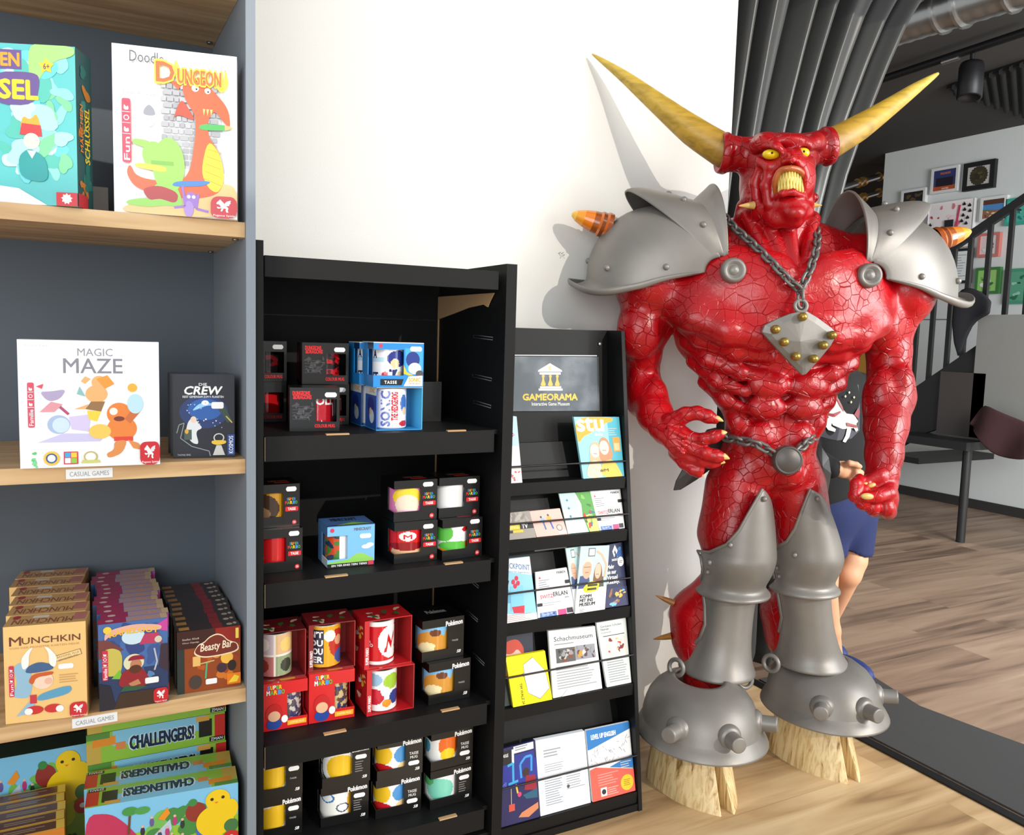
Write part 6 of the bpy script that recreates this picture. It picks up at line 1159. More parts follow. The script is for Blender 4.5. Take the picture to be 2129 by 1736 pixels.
legset(0, 1690,
    [(1003, 1652, 0.0, 0.062, 0.098, 1687, 999), (1022, 1656, 0.0, 0.068, 0.101, 1679, 42), (1050, 1661, 0.0, 0.076, 0.105, 1668, 56), (1085, 1667, 0.0, 0.086, 0.109, 1655, 70), (1115, 1672, 0.0, 0.092, 0.112, 1638, 80), (1138, 1675, 0.0, 0.095, 0.116, 1614, 85), (1148, 1676, 0.0, 0.096, 0.117, 1606, 86), (1157, 1676, 0.0, 0.096, 0.116, 1606, 86), (1177, 1674, 0.0, 0.092, 0.106, 1608, 84), (1193, 1672, 0.0, 0.086, 0.093, 1610, 82), (1204, 1671, 0.0, 0.083, 0.084, -92, 96), (1212, 1671, 0.0, 0.086, 0.087, -98, 110), (1218, 1671, 0.0, 0.097, 0.100, -100, 112), (1224, 1671, 0.0, 0.099, 0.102, -100, 112), (1228, 1671, 0.0, 0.091, 0.093, -100, 112)],
    [(1217, 1670, 0.01, 0.074, 0.076, 1616, 95), (1248, 1671, 0.015, 0.073, 0.075, 1622, 92), (1280, 1674, 0.02, 0.074, 0.076, 1628, 90), (1308, 1677, 0.025, 0.077, 0.079, 1624, 90), (1332, 1679, 0.03, 0.083, 0.085, 1616, 92), (1350, 1681, 0.035, 0.090, 0.092, 1608, 96), (1363, 1683, 0.035, 0.099, 0.102, 1602, 100), (1372, 1684, 0.035, 0.106, 0.110, 1600, 104), (1376, 1684, 0.035, 0.104, 0.107, 1602, 104)],
    ((1698, 1038), (1651, 1150), (1612, 1178), (1617, 1195)))
def torus(c, R, r, nrm, mat, name, parent=None, n=28, m=12, sx=1.0):
    q = Vector((0, 0, 1)).rotation_difference(Vector(nrm).normalized()); pts = [c+q @ Vector((R*math.cos(2*PI*i/n), R*math.sin(2*PI*i/n)*sx, 0)) for i in range(n)]
    mb = MB(); mb.tube(pts, r, n=m, closed=True); return part(mb, name, M[mat], parent)
for px, py, ly, nr in ((1406, 1388, -0.055, (-0.75, -0.65, 0.1)), (1548, 1413, -0.075, (0.1, -1, 0.25)), (1603, 1379, -0.02, (-0.75, -0.65, 0.1))):
    torus(V3(s(px, py, ly)), r_(16.5), r_(4.6), nr, 'arm', 'buckle_ring')

# ---- feet: bell guards with blunt spikes over cloven hooves; they face the room, square to the wall
def Wl(x, y, z):
    d = Vector((x, y, 0))-_c0; return Vector((d.dot(_lat), d.dot(_bk), z))
def foot(fx, fy, angs, psi=0.21):
    cp, sp = math.cos(psi), math.sin(psi)
    f = lambda x, y, z: Wl(fx+x*cp+y*sp, fy+y*cp-x*sp, z)      # x right, y towards the wall
    rows = [(a_, b_, 0.158+(z_-0.112)*0.73, o_) for a_, b_, z_, o_ in [(0.062, 0.072, 0.300, 0.010), (0.070, 0.080, 0.300, 0.008), (0.092, 0.104, 0.288, 0.004), (0.114, 0.128, 0.266, 0), (0.129, 0.145, 0.238, -0.002), (0.138, 0.155, 0.208, -0.004), (0.144, 0.161, 0.180, -0.006), (0.1465, 0.164, 0.156, -0.008), (0.1475, 0.165, 0.153, -0.008), (0.155, 0.173, 0.139, -0.010), (0.163, 0.181, 0.118, -0.012), (0.165, 0.183, 0.112, -0.012)]]
    P = [[f(a*math.cos(2*PI*j/48), b*math.sin(2*PI*j/48)+oy, z) for j in range(48)] for a, b, z, oy in rows]
    mb = MB(); mb.grid(P, closed=True); bell = part(mb, 'foot_guard', M['arm'], mods=[solid(0.006, -1)])
    for a in angs:
        t = math.radians(a+12); dx, dy = math.sin(t), -math.cos(t); c = f(0.138*dx, 0.155*dy-0.005, 0.216); d = (f(dx, dy, 0.30)-f(0, 0, 0.216)).normalized()
        mb = MB(); mb.lathe([(0.034, -0.012), (0.033, 0.004), (0.027, 0.013), (0.0205, 0.016), (0.0200, 0.052), (0.018, 0.055), (0, 0.055)], n=28, origin=c, axis=d); part(mb, 'blunt_spike', M['arm'], bell, mods=[bev(0.0015)])
    # hooves: two toes
    for sd in (-1, 1):
        mb = MB(); P = []; NZ, NJ = 14, 26
        for i in range(NZ+1):
            v = i/NZ; z = 0.20*v; tip = -0.150+0.085*v; heel = 0.125-0.02*v; out = 0.112-0.030*v**1.3; row = []
            for j in range(NJ):
                u = j/(NJ-1)
                if u < 0.68:      # outer curve from heel to a pointed toe at the cleft
                    w = u/0.68; yy = heel+(tip-heel)*w; xi = 0.005+(0.024*(1-v)*w**2 if sd > 0 else 0); xx = xi+(out-xi)*(1-w**3.6)*min(1, (w/0.16+0.12)**0.5)
                    xx = max(xx, xi+0.009)
                else:
                    w = (u-0.68)/0.32; yy = tip+(heel-tip)*w; xx = 0.005+(0.024*(1-v)*(1-w)**2 if sd > 0 else 0)
                row.append(f(sd*xx*(1-0.0*v), yy, z))
            P.append(row)
        mb.grid(P, closed=True); mb.add(P[0], [tuple(range(NJ))]); mb.add(P[-1], [tuple(range(NJ))]); part(mb, 'hoof', M['hoof'], mods=[bev(0.004)])
foot(1.480, 1.675, (-66, -14, 40)); foot(1.910, 1.648, (-52, -5, 45))

# ---- hip plates
def blade(poly, ly, name, bend=0.03):
    pts = [V3(s(px, py, ly)) for px, py in poly]; c = sum(pts, Vector())/len(pts); mb = MB(); n = len(pts)
    A = [p+Vector((0, bend*((p-c).length/0.1)**2*0.35, 0)) for p in pts]; c = c+Vector((0, -0.010, 0)); Bk = [p+Vector((0.0, 0.007, 0)) for p in A]
    mb.add(A+[c]+Bk+[c+Vector((0, 0.008, 0))], [((i+1) % n, i, n) for i in range(n)]+[(n+1+i, n+1+(i+1) % n, 2*n+1) for i in range(n)]+[(i, (i+1) % n, n+1+(i+1) % n, n+1+i) for i in range(n)]); return part(mb, name, M['darkarm'], mods=[bev(0.0015)])
blade([(1473, 894), (1492, 890), (1508, 902), (1512, 926), (1502, 950), (1486, 970), (1450, 998), (1418, 1020), (1404, 1022), (1408, 1002), (1426, 966), (1448, 922)], 0.035, 'hip_plate')
blade([(1680, 916), (1694, 914), (1710, 930), (1724, 952), (1729, 985), (1724, 1026), (1712, 1034), (1700, 1000), (1690, 960)], 0.035, 'hip_plate')

# ---- chains, pendant, belt disc
def chain(path, name, link=0.030, r=0.0042, wd=0.0092, mat='chain'):
    pts = [V3(s(*p)) for p in path]; P, _ = spline(pts, [0]*len(pts), 12); L = [0]
    for a, b in zip(P[:-1], P[1:]): L.append(L[-1]+(b-a).length)
    def at_(d):
        d = min(max(d, 0), L[-1]-1e-6)
        for i in range(len(L)-1):
            if L[i+1] >= d: t = (d-L[i])/(L[i+1]-L[i]+1e-9); return P[i].lerp(P[i+1], t)
        return P[-1]
    mb = MB(); step = link*0.70; n = max(1, round(L[-1]/step)); step = L[-1]/n
    for i in range(n):
        c = at_((i+0.5)*step); t = (at_((i+0.5)*step+0.004)-at_((i+0.5)*step-0.004)).normalized(); out = Vector((-0.3, -0.95, 0.1)); sd = t.cross(out).normalized(); out = sd.cross(t).normalized()
        w_ = (sd*0.8+out*0.6) if i % 2 else (sd*0.55-out*0.85); w_.normalize(); h2 = link/2-wd; pl = []
        for k in range(20):
            a = 2*PI*k/20; x = math.cos(a)*wd; y = math.sin(a)*wd+(h2 if math.sin(a) >= 0 else -h2); pl.append(c+w_*x+t*y)
        mb.tube(pl, r, n=8, closed=True)
    return part(mb, name, M[mat])
nl = chain([(1508, 452, -0.02), (1528, 474, -0.07), (1566, 508, -0.125), (1604, 545, -0.170), (1636, 578, -0.190), (1662, 602, -0.198)], 'neck_chain')
chain([(1690, 462, -0.03), (1699, 488, -0.09), (1696, 522, -0.150), (1682, 565, -0.188), (1664, 602, -0.198)], 'neck_chain')
chain([(1664, 604, -0.198), (1665, 634, -0.205)], 'neck_chain', link=0.034)
pc = [(1660, 648), (1676, 646), (1700, 660), (1730, 682), (1741, 694), (1728, 718), (1700, 752), (1676, 778), (1668, 780), (1656, 768), (1625, 735), (1598, 706), (1584, 690), (1590, 676), (1618, 662), (1644, 652)]
mb = MB(); lyp = lambda px, py: -0.200-0.012*(1-((px-1664)/80)**2)-0.014*(py-645)/135*0.0+0.02*max(0, (py-700)/80)
A = [V3(s(px, py, lyp(px, py))) for px, py in pc]; cf = V3(s(1664, 710, -0.222)); n = len(A); Bk = [p+Vector((0, 0.010, 0)) for p in A]; mid = [p.lerp(cf, 0.22)+Vector((0, -0.004, 0)) for p in A]
mb.add(A+mid+Bk+[cf, cf+Vector((0, 0.012, 0))], [(i, n+i, n+(i+1) % n, (i+1) % n) for i in range(n)]+[(n+i, 3*n, n+(i+1) % n) for i in range(n)]+[(i, (i+1) % n, 2*n+(i+1) % n, 2*n+i) for i in range(n)]+[(2*n+i, 2*n+(i+1) % n, 3*n+1) for i in range(n)]); pend = part(mb, 'pendant', M['arm'], mods=[bev(0.0012)]); pend['label'] = 'grey diamond pendant plate with brass studs'
for px, py in ((1667, 659), (1611, 685), (1629, 711), (1653, 741), (1690, 746), (1710, 718), (1728, 697)):
    t = min(1, math.hypot(px-1664, py-712)/78); c = V3(s(px, py, -0.222*(1-t)+t*lyp(px, py)-0.005)); mb = MB(); mb.lathe([(0.010, -0.006), (0.011, 0.004), (0.0105, 0.012), (0.008, 0.017), (0.004, 0.0195), (0, 0.020)], n=20, origin=c, axis=(-0.1, -1, 0.05)); part(mb, 'stud', M['brass'], pend)
torus(V3(s(1665, 636, -0.208)), r_(11), r_(3.6), (-0.1, -1, 0.1), 'arm', 'pendant_ring', pend)
chain([(1498, 905, -0.02), (1518, 912, -0.06), (1545, 917, -0.095), (1575, 924, -0.12), (1600, 938, -0.132), (1612, 946, -0.135)], 'belt_chain', link=0.036, r=0.0046, wd=0.0105)
chain([(1654, 942, -0.138), (1668, 928, -0.125), (1680, 916, -0.10), (1694, 908, -0.06)], 'belt_chain', link=0.032, r=0.0046, wd=0.0095)
c = V3(s(1632, 955, -0.128)); mb = MB(); mb.lathe([(0.0, 0.034), (0.029, 0.034), (0.031, 0.032), (0.0325, 0.035), (0.036, 0.033), (0.038, 0.024), (0.037, 0.0), (0.034, -0.006), (0, -0.006)], n=36, origin=c, axis=(-0.12, -1, 0.05)); part(mb, 'belt_disc', armour_mat('disc_grey', (92, 86, 82)))
# ------------------------------------------------------------------ black leaflet stand
SX0, SX1 = 0.851, 1.277
stand = empty('leaflet_stand', ((SX0+SX1)/2, 1.8, 0), 'black tiered leaflet stand between the mug display and the statue', 'leaflet stand')
M['blk'] = plain('black_stand_paint', (9, 9, 10), 0.5, bump=0.03, spec=0.3)
yf = lambda z: 1.640+0.134*z                       # the leaning front line of the side panels
for x0, x1 in ((SX0, SX0+0.010), (SX1-0.012, SX1)):
    m = MB(); zt = 1.222; m.hexa([(x0, yf(0), 0), (x1, yf(0), 0), (x1, 1.985, 0), (x0, 1.985, 0)], [(x0, yf(zt), zt), (x1, yf(zt), zt), (x1, 1.985, zt), (x0, 1.985, zt)]); m.build('side_panel', M['blk'], stand, mods=[bev(0.0012)])
IX0, IX1 = SX0+0.0105, SX1-0.0125
m = MB(); m.hexa([(IX0, yf(0.93)+0.075, 0.90), (IX1, yf(0.93)+0.075, 0.90), (IX1, yf(0.93)+0.090, 0.90), (IX0, yf(0.93)+0.090, 0.90)], [(IX0, 1.868, 1.221), (IX1, 1.868, 1.221), (IX1, 1.883, 1.221), (IX0, 1.883, 1.221)]); m.build('header_board', M['blk'], stand)
m = MB(); m.box((IX0, 1.965, 0.02), (IX1, 1.984, 1.2)); m.build('back_panel', M['blk'], stand)
# tiers: bottom edge height of the leaflets, height of the wire, top of the sloping board
bz = [atX(1310, y, SX1-0.03).z for y in (997, 1107, 1266, 1426, 1646)]
wz = [atX(1310, y, SX1-0.03).z for y in (964, 1075, 1208, 1367, 1572)]
tops = [0.935, bz[0]-0.015, bz[1]-0.015, bz[2]-0.015, bz[3]-0.015]
for k in range(5):
    z = bz[k]; y = yf(z); zt = tops[k]; yt = y+0.030+0.30*(zt-z)
    m = MB(); m.box((IX0, y+0.002, z-0.030), (IX1, y+0.012, z-0.0005)); m.box((IX0, y+0.012, z-0.012), (IX1, y+0.060, z-0.0005)); sh = m.build('ledge', M['blk'], stand, mods=[bev(0.001)])
    m = MB(); m.hexa([(IX0, y+0.050, z-0.012), (IX1, y+0.050, z-0.012), (IX1, y+0.058, z-0.012), (IX0, y+0.058, z-0.012)], [(IX0, yt+0.020, zt), (IX1, yt+0.020, zt), (IX1, yt+0.028, zt), (IX0, yt+0.028, zt)]); m.build('sloping_board', M['blk'], stand)
    m = MB(); m.tube([(IX0-0.001, yf(wz[k])-0.0005, wz[k]), (IX1+0.001, yf(wz[k])-0.0005, wz[k])], 0.0024, n=10); m.build('wire', plain('dark_wire', (60, 58, 58), 0.3, 0.8), stand)
m = MB(); m.box((IX0, yf(0)+0.004, 0.0), (IX1, yf(0)+0.016, bz[4]-0.031)); m.build('kick_panel', M['blk'], stand)
m = MB(); p = atY(1247, 715, 1.862); m.lathe([(0.004, 0), (0.0035, 0.002), (0, 0.0025)], n=12, origin=p, axis=(0, -1, 0)); m.build('screw_head', plain('bright_screw', (220, 220, 220), 0.3, 0.6), stand)

# ---- everything in the stand is a sheet or a bundle with its own thickness
def sheet(name, TL, TR, BRp, BLp, y_b, lean, label, group, cat='leaflet', base_col=(246, 246, 246), th=0.004, curl=0.0):
    zb = atY(BLp[0], BLp[1], y_b).z
    b0, b1 = atY(BLp[0], BLp[1], y_b), atY(BRp[0], BRp[1], y_b); h = atY(TL[0], TL[1], y_b).z-zb
    t0, t1 = atY(TL[0], TL[1], y_b+lean*h), atY(TR[0], TR[1], y_b+lean*h)
    zl = min(bz, key=lambda q: abs(yf(q)-y_b+0.006))+0.0004; b0.z = b1.z = zl
    if y_b > yf(zl)+0.03: y_b = yf(zl)+0.03
    kk = bz.index(min(bz, key=lambda q: abs(q-zl)))
    if kk > 0:
        for p in (t0, t1): p.z = min(p.z, bz[kk-1]-0.036)
    for p in (b0, b1, t0, t1): p.x = min(max(p.x, IX0+0.002), IX1-0.002)
    mb = MB(); n = (b1-b0).cross(t0-b0).normalized()
    front = [b0, b1, t1, t0]; nh = Vector((n.x, n.y, 0)).normalized(); back = [p-nh*th for p in front]
    mb.add(front+back, [(0, 1, 2, 3), (7, 6, 5, 4), (0, 4, 5, 1), (1, 5, 6, 2), (2, 6, 7, 3), (3, 7, 4, 0)], base_col)
    a = Art(mb, *front); return mb, a, (name, label, group, cat, (b0+b1)/2)
def done(mb, meta): tag(mb.build(meta[0], M['paper'], base=meta[4]), meta[1], meta[3], meta[2])
LG = ['leaflets in the %s tier of the stand' % q for q in ('top', 'second', 'third', 'fourth', 'bottom')]
# acrylic sign
A0, A1, A2, A3 = atY(1054, 855, 1.845), atY(1243, 854, 1.845), atY(1241, 742, 1.858), atY(1055, 741, 1.858)
sg = empty('sign_holder', (A0+A1)/2, 'acrylic holder with dark grey museum sign and yellow writing on stand header', 'sign')
mb = MB(); nn = (A1-A0).cross(A3-A0).normalized(); bk_ = [p-nn*0.003 for p in (A0, A1, A2, A3)]
mb.add([A0, A1, A2, A3]+bk_, [(0, 1, 2, 3), (7, 6, 5, 4), (0, 4, 5, 1), (1, 5, 6, 2), (2, 6, 7, 3), (3, 7, 4, 0)], (62, 72, 82)); a = Art(mb, A0, A1, A2, A3)
YL = (250, 206, 40)
a.poly([(0.33, 0.72), (0.595, 0.72), (0.595, 0.75), (0.46, 0.88), (0.33, 0.75)], WHITE); a.rect(0.345, 0.67, 0.58, 0.71, WHITE); a.rect(0.35, 0.42, 0.585, 0.455, WHITE); a.rect(0.335, 0.375, 0.60, 0.415, WHITE)
a.ell(0.463, 0.79, 0.018, None, YL); a.ell(0.472, 0.79, 0.010, None, WHITE)
for u in (0.385, 0.463, 0.54): a.ell(u, 0.64, 0.016, None, YL); a.poly([(u-0.008, 0.63), (u+0.008, 0.63), (u+0.012, 0.56), (u+0.028, 0.49), (u+0.02, 0.462), (u-0.02, 0.462), (u-0.028, 0.49), (u-0.012, 0.56)], YL)
a.text('GAMEORAMA', 0.165, 0.20, 0.765, 0.315, YL, bold=0.07); a.text('Interactive Game Museum', 0.26, 0.10, 0.675, 0.165, WHITE, bold=0.02)
mb.build('sign_card', M['paper'], sg)
m2, nt2, b2 = newmat('clear_acrylic'); b2.inputs['Roughness'].default_value = 0.12; b2.inputs['Base Color'].default_value = (0.6, 0.65, 0.7, 1)
tr_ = nt2.nodes.new('ShaderNodeBsdfTransparent'); mx_ = nt2.nodes.new('ShaderNodeMixShader'); nz_ = nt2.nodes.new('ShaderNodeTexNoise'); nz_.inputs['Scale'].default_value = 9; nz_.inputs['Detail'].default_value = 6; tc_ = nt2.nodes.new('ShaderNodeTexCoord'); mr_ = nt2.nodes.new('ShaderNodeMapRange'); mr_.inputs['From Min'].default_value = 0.45; mr_.inputs['From Max'].default_value = 0.8; mr_.inputs['To Min'].default_value = 0.05; mr_.inputs['To Max'].default_value = 0.35
nt2.links.new(tc_.outputs['Object'], nz_.inputs['Vector']); nt2.links.new(nz_.outputs['Fac'], mr_.inputs['Value']); nt2.links.new(mr_.outputs[0], mx_.inputs['Fac']); nt2.links.new(tr_.outputs[0], mx_.inputs[1]); nt2.links.new(b2.outputs[0], mx_.inputs[2]); nt2.links.new(mx_.outputs[0], nt2.nodes['Material Output'].inputs['Surface'])
mb = MB(); c0 = [p+nn*0.002-Vector((0.003, 0, 0))*(1 if i in (0, 3) else -1) for i, p in enumerate((A0, A1, A2, A3))]; c1 = [p+nn*0.002 for p in c0]
mb.add(c0+c1, [(3, 2, 1, 0), (4, 5, 6, 7), (0, 1, 5, 4), (1, 2, 6, 5), (2, 3, 7, 6), (3, 0, 4, 7)]); mb.build('acrylic_cover', m2, sg)
mb = MB(); mb.tube([A3+Vector((-0.002, -0.002, 0.003)), A2+Vector((-0.002, -0.002, 0.003))], 0.0016, n=6); mb.build('top_edge', plain('white_acrylic_edge', (225, 228, 230), 0.2), sg)
# top tier
k = 0; yb = yf(bz[0])+0.006
mb, a, mt = sheet('leaflet', (1044, 862), (1074, 866), (1086, 1004), (1040, 1009), yb, 0.20, 'pale leaflet with round brown emblem at left of top tier', LG[0], base_col=(246, 240, 236))
a.rect(0.3, 0.55, 1, 1, (190, 220, 244)); a.ell(0.0, 0.42, 0.62, None, (250, 240, 230)); a.ell(0.0, 0.42, 0.55, None, (30, 30, 30)); a.ell(0.0, 0.42, 0.52, None, (250, 244, 236)); a.ell(0.05, 0.40, 0.34, None, (206, 160, 100)); a.text('REAKATORIUM', 0.36, 0.22, 0.46, 0.60, (40, 40, 40), rot=3); a.blobs(0.1, 0.0, 1, 0.2, 8, [(226, 120, 90), (240, 190, 120), (220, 90, 110)], .03, .1, 3); a.blobs(0.2, 0.66, 0.8, 0.9, 6, [(214, 50, 80), (240, 150, 120)], .03, .09, 5); done(mb, mt)
mb, a, mt = sheet('magazine', (1193, 867), (1287, 867), (1305, 993), (1213, 998), yb, 0.20, 'turquoise and orange magazine with two smiling women, right of top tier', LG[0], 'magazine', base_col=(150, 218, 232), th=0.008)
a.sm = True; a.rect(0.72, 0, 1, 1, (70, 176, 196)); a.poly([(0, 1), (0, 0.58), (0.06, 0.60), (0.14, 0.68), (0.34, 0.74), (0.46, 0.80), (0.62, 0.82), (0.66, 0.9), (0.84, 0.92), (0.86, 1)], (250, 172, 40)); a.text('stu', 0.04, 0.77, 0.62, 0.985, WHITE, bold=0.06); a.text('&du', 0.40, 0.69, 0.58, 0.74, (226, 240, 244), bold=0.03); a.lines(0.70, 0.68, 0.92, 0.82, 4, (220, 242, 246), .4, .3); a.rect(0.80, 0.42, 0.96, 0.66, (250, 160, 60)); a.rect(0.82, 0.44, 0.94, 0.56, (246, 200, 150))
a.poly([(0.20, 0.20), (0.24, 0.50), (0.34, 0.60), (0.48, 0.58), (0.50, 0.20)], (226, 180, 140)); a.ell(0.36, 0.44, 0.11, 0.11, (250, 222, 200)); a.poly([(0.44, 0.24), (0.46, 0.56), (0.56, 0.68), (0.70, 0.62), (0.80, 0.30)], (206, 140, 100)); a.ell(0.58, 0.49, 0.11, 0.12, (250, 216, 196)); a.poly([(0.08, 0.0), (0.14, 0.20), (0.30, 0.30), (0.44, 0.26), (0.5, 0.0)], (252, 220, 180)); a.poly([(0.44, 0.0), (0.46, 0.22), (0.66, 0.30), (0.80, 0.26), (0.95, 0.02), (0.95, 0)], (250, 196, 80)); a.line([(0.53, 0.45), (0.62, 0.44)], 0.012, (200, 80, 80)); a.line([(0.32, 0.40), (0.40, 0.39)], 0.012, (200, 80, 80)); a.text('#M', 0.42, 0.09, 0.62, 0.14, (40, 40, 50), bold=0.04); done(mb, mt)
# second tier
yb = yf(bz[1])+0.006
mb, a, mt = sheet('leaflet', (1042, 1068), (1101, 1062), (1115, 1123), (1040, 1131), yb, 0.22, 'grey flyer with yellow and black lettering band, left of second tier', LG[1], base_col=(158, 150, 142))
a.blobs(0, 0.55, 1, 1, 14, [(176, 168, 160), (140, 132, 126), (186, 178, 170)], .06, .2, 4); a.rect(0, 0.36, 1, 0.56, (36, 34, 32)); a.rect(0, 0.36, 0.58, 0.56, (240, 206, 40)); a.text('GAMING', 0.02, 0.40, 0.52, 0.53, (250, 240, 140), bold=0.04); a.text('TV', 0.64, 0.38, 0.82, 0.54, WHITE, bold=0.05); a.rect(0.0, 0.24, 0.35, 0.33, (30, 30, 30)); a.rect(0.36, 0.24, 0.66, 0.34, (230, 200, 50)); done(mb, mt)
mb, a, mt = sheet('leaflet', (1100, 1063), (1164, 1057), (1180, 1117), (1116, 1123), yb+0.002, 0.22, 'pink leaflet with two small figures in second tier', LG[1], base_col=(248, 190, 178))
a.ell(0.34, 0.62, 0.07, None, (150, 190, 240)); a.ell(0.56, 0.66, 0.07, None, (240, 180, 60)); a.line([(0.34, 0.55), (0.36, 0.25)], 0.05, (90, 110, 170)); a.line([(0.56, 0.58), (0.6, 0.25)], 0.05, (80, 100, 190)); a.ell(0.31, 0.74, 0.03, None, (60, 40, 40)); a.ell(0.55, 0.79, 0.03, None, (60, 40, 40)); a.ell(0.8, 0.28, 0.09, None, (90, 60, 70)); a.ell(0.8, 0.28, 0.075, None, (248, 200, 190)); a.rect(0.72, 0.05, 0.98, 0.15, WHITE); a.text('MATA', 0.76, 0.075, 0.94, 0.125, (120, 120, 130)); done(mb, mt)
mb, a, mt = sheet('leaflet', (1162, 1025), (1227, 1021), (1246, 1111), (1181, 1117), yb+0.004, 0.24, 'green illustrated leaflet beside the pink one in second tier', LG[1], base_col=(216, 244, 238))
a.rect(0, 0.6, 0.5, 1, (190, 226, 218)); a.poly([(0.5, 1), (0.62, 0.7), (0.58, 0.4), (0.66, 0.0), (1, 0), (1, 1)], (86, 160, 70)); a.poly([(0.62, 0.4), (0.7, 0), (1, 0), (1, 0.3), (0.85, 0.45)], (236, 214, 120)); a.blobs(0.55, 0.05, 1, 0.95, 14, [(214, 60, 50), (60, 120, 50), (240, 230, 150), (130, 190, 90), (70, 110, 150)], .03, .09, 6); 
for v in (0.82, 0.62, 0.42): a.star(0.2, v, 0.05, (40, 130, 160), 4, 0.4)
done(mb, mt)
def lan(a):
    a.text('SWITZ', 0.10, 0.40, 0.46, 0.48, (206, 50, 66), bold=0.03); a.text('ERLAN', 0.47, 0.42, 0.88, 0.51, (40, 40, 46), bold=0.04); a.poly([(0.08, 0.84), (0.12, 0.90), (0.16, 0.84)], (220, 90, 70)); a.lines(0.08, 0.58, 0.42, 0.82, 5, (176, 180, 190), .35, .4); a.text('FEBEX', 0.66, 0.90, 0.94, 0.945, (50, 50, 56), bold=0.05); a.text('2024', 0.78, 0.35, 0.90, 0.385, (90, 90, 96), bold=0.02)
    a.rrect(0.86, 0.66, 1.0, 0.74, 0.02, (20, 20, 22)); a.lines(0.1, 0.22, 0.7, 0.31, 2, (190, 194, 200), .3, .5); a.rect(0.06, 0.0, 0.50, 0.10, (100, 130, 190)); a.blobs(0.06, 0.0, 0.5, 0.1, 8, [(60, 80, 150), (160, 180, 220)], .02, .06, 3); a.rect(0.54, 0.0, 0.76, 0.12, (206, 70, 130)); a.rect(0.78, 0.02, 0.94, 0.13, (50, 36, 50)); a.rrect(0.0, 0.24, 0.14, 0.31, 0.02, (20, 20, 22))
mb, a, mt = sheet('leaflet', (1226, 1019), (1292, 1016), (1313, 1105), (1247, 1111), yb+0.006, 0.24, 'white event flyer with red and black lettering at right of second tier', LG[1]); lan(a); done(mb, mt)
# third tier
yb = yf(bz[2])+0.006
mb, a, mt = sheet('leaflet', (1039, 1164), (1101, 1157), (1117, 1294), (1034, 1307), yb, 0.22, 'light blue leaflet with red and blue game controller, left of third tier', LG[2], base_col=(150, 210, 232), th=0.006)
a.poly([(0, 1), (1, 1), (1, 0.70), (0, 0.83)], (222, 228, 240)); a.text('CHECKPOINT', 0.02, 0.83, 0.96, 0.915, (60, 110, 160), slope=-0.10, bold=0.01); a.text('Spielangebot für Jugendliche', 0.02, 0.765, 0.94, 0.80, (120, 140, 170), slope=-0.09); a.poly([(0, 0.62), (0.3, 0.66), (0.26, 0.56), (0, 0.5)], (30, 30, 36)); a.poly([(0, 0.34), (0, 0.52), (0.26, 0.54), (0.38, 0.40), (0.36, 0.30)], (100, 170, 206)); a.ell(0.16, 0.55, 0.11, 0.08, (206, 30, 50)); a.poly([(0.34, 0.18), (0.34, 0.56), (0.70, 0.56), (0.68, 0.18)], (130, 206, 236)); 
for u, v in ((0.42, 0.63), (0.52, 0.68), (0.56, 0.60), (0.47, 0.56)): a.ell(u, v, 0.055, None, (214, 30, 70))
a.poly([(0.36, 0.24), (0.70, 0.24), (0.68, 0.12), (0.42, 0.14)], (214, 40, 66)); a.poly([(0, 0.18), (0.4, 0.12), (1, 0.10), (1, 0), (0, 0)], (250, 244, 244)); a.lines(0.06, 0.01, 0.9, 0.12, 4, (240, 190, 186), .35, .3); done(mb, mt)
mb, a, mt = sheet('leaflet', (1110, 1146), (1176, 1138), (1180, 1200), (1108, 1206), yb+0.034, 0.24, 'collage leaflet with orange and blue stripes behind the white event flyer', LG[2], base_col=(140, 140, 140))
a.poly([(0, 1), (0, 0.55), (1, 1)], (70, 100, 170)); a.poly([(0, 0.55), (0, 0.3), (0.55, 0.72), (0.85, 0.95), (0.7, 0.98)], (240, 130, 60)); a.poly([(0.04, 0.32), (0.12, 0.18), (0.64, 0.66), (0.58, 0.76)], WHITE); a.text('CLUB', 0.08, 0.55, 0.42, 0.70, WHITE, bold=0.05, slope=0.25); a.blobs(0.45, 0.05, 1, 0.62, 12, [(60, 54, 50), (160, 140, 110), (90, 84, 80), (200, 196, 190)], .05, .13, 7); done(mb, mt)
mb, a, mt = sheet('leaflet', (1113, 1190), (1178, 1180), (1196, 1283), (1118, 1294), yb+0.004, 0.22, 'white event flyer with red and black lettering in third tier', LG[2]); lan(a); done(mb, mt)
def women(a, full=True):
    a.sm = True
    a.rect(0, 0.36, 1, 1, (190, 224, 226)); a.rect(0, 0, 1, 0.36, (248, 248, 248)); a.rect(0.28, 0.84, 0.52, 0.97, (90, 90, 90)); a.rect(0.31, 0.855, 0.50, 0.955, (226, 230, 230))
    a.poly([(0.02, 0.36), (0.06, 0.55), (0.36, 0.56), (0.44, 0.36)], (60, 80, 130)); a.ell(0.28, 0.66, 0.16, 0.16, (222, 170, 140)); a.poly([(0.12, 0.68), (0.18, 0.84), (0.38, 0.84), (0.44, 0.70), (0.36, 0.76), (0.2, 0.76)], (214, 206, 196)); a.line([(0.16, 0.68), (0.40, 0.68)], 0.014, (60, 50, 50)); a.line([(0.22, 0.60), (0.34, 0.60)], 0.018, (170, 60, 60))
    a.poly([(0.48, 0.36), (0.54, 0.50), (0.86, 0.52), (0.90, 0.36)], (80, 84, 60)); a.poly([(0.50, 0.40), (0.54, 0.66), (0.66, 0.76), (0.80, 0.66), (0.84, 0.40)], (130, 84, 54)); a.ell(0.66, 0.61, 0.11, 0.12, (232, 184, 156)); a.line([(0.60, 0.56), (0.70, 0.56)], 0.016, (180, 60, 70)); a.line([(0.90, 0.50), (0.94, 0.70), (0.76, 0.86), (0.56, 0.92)], 0.07, (226, 176, 146))
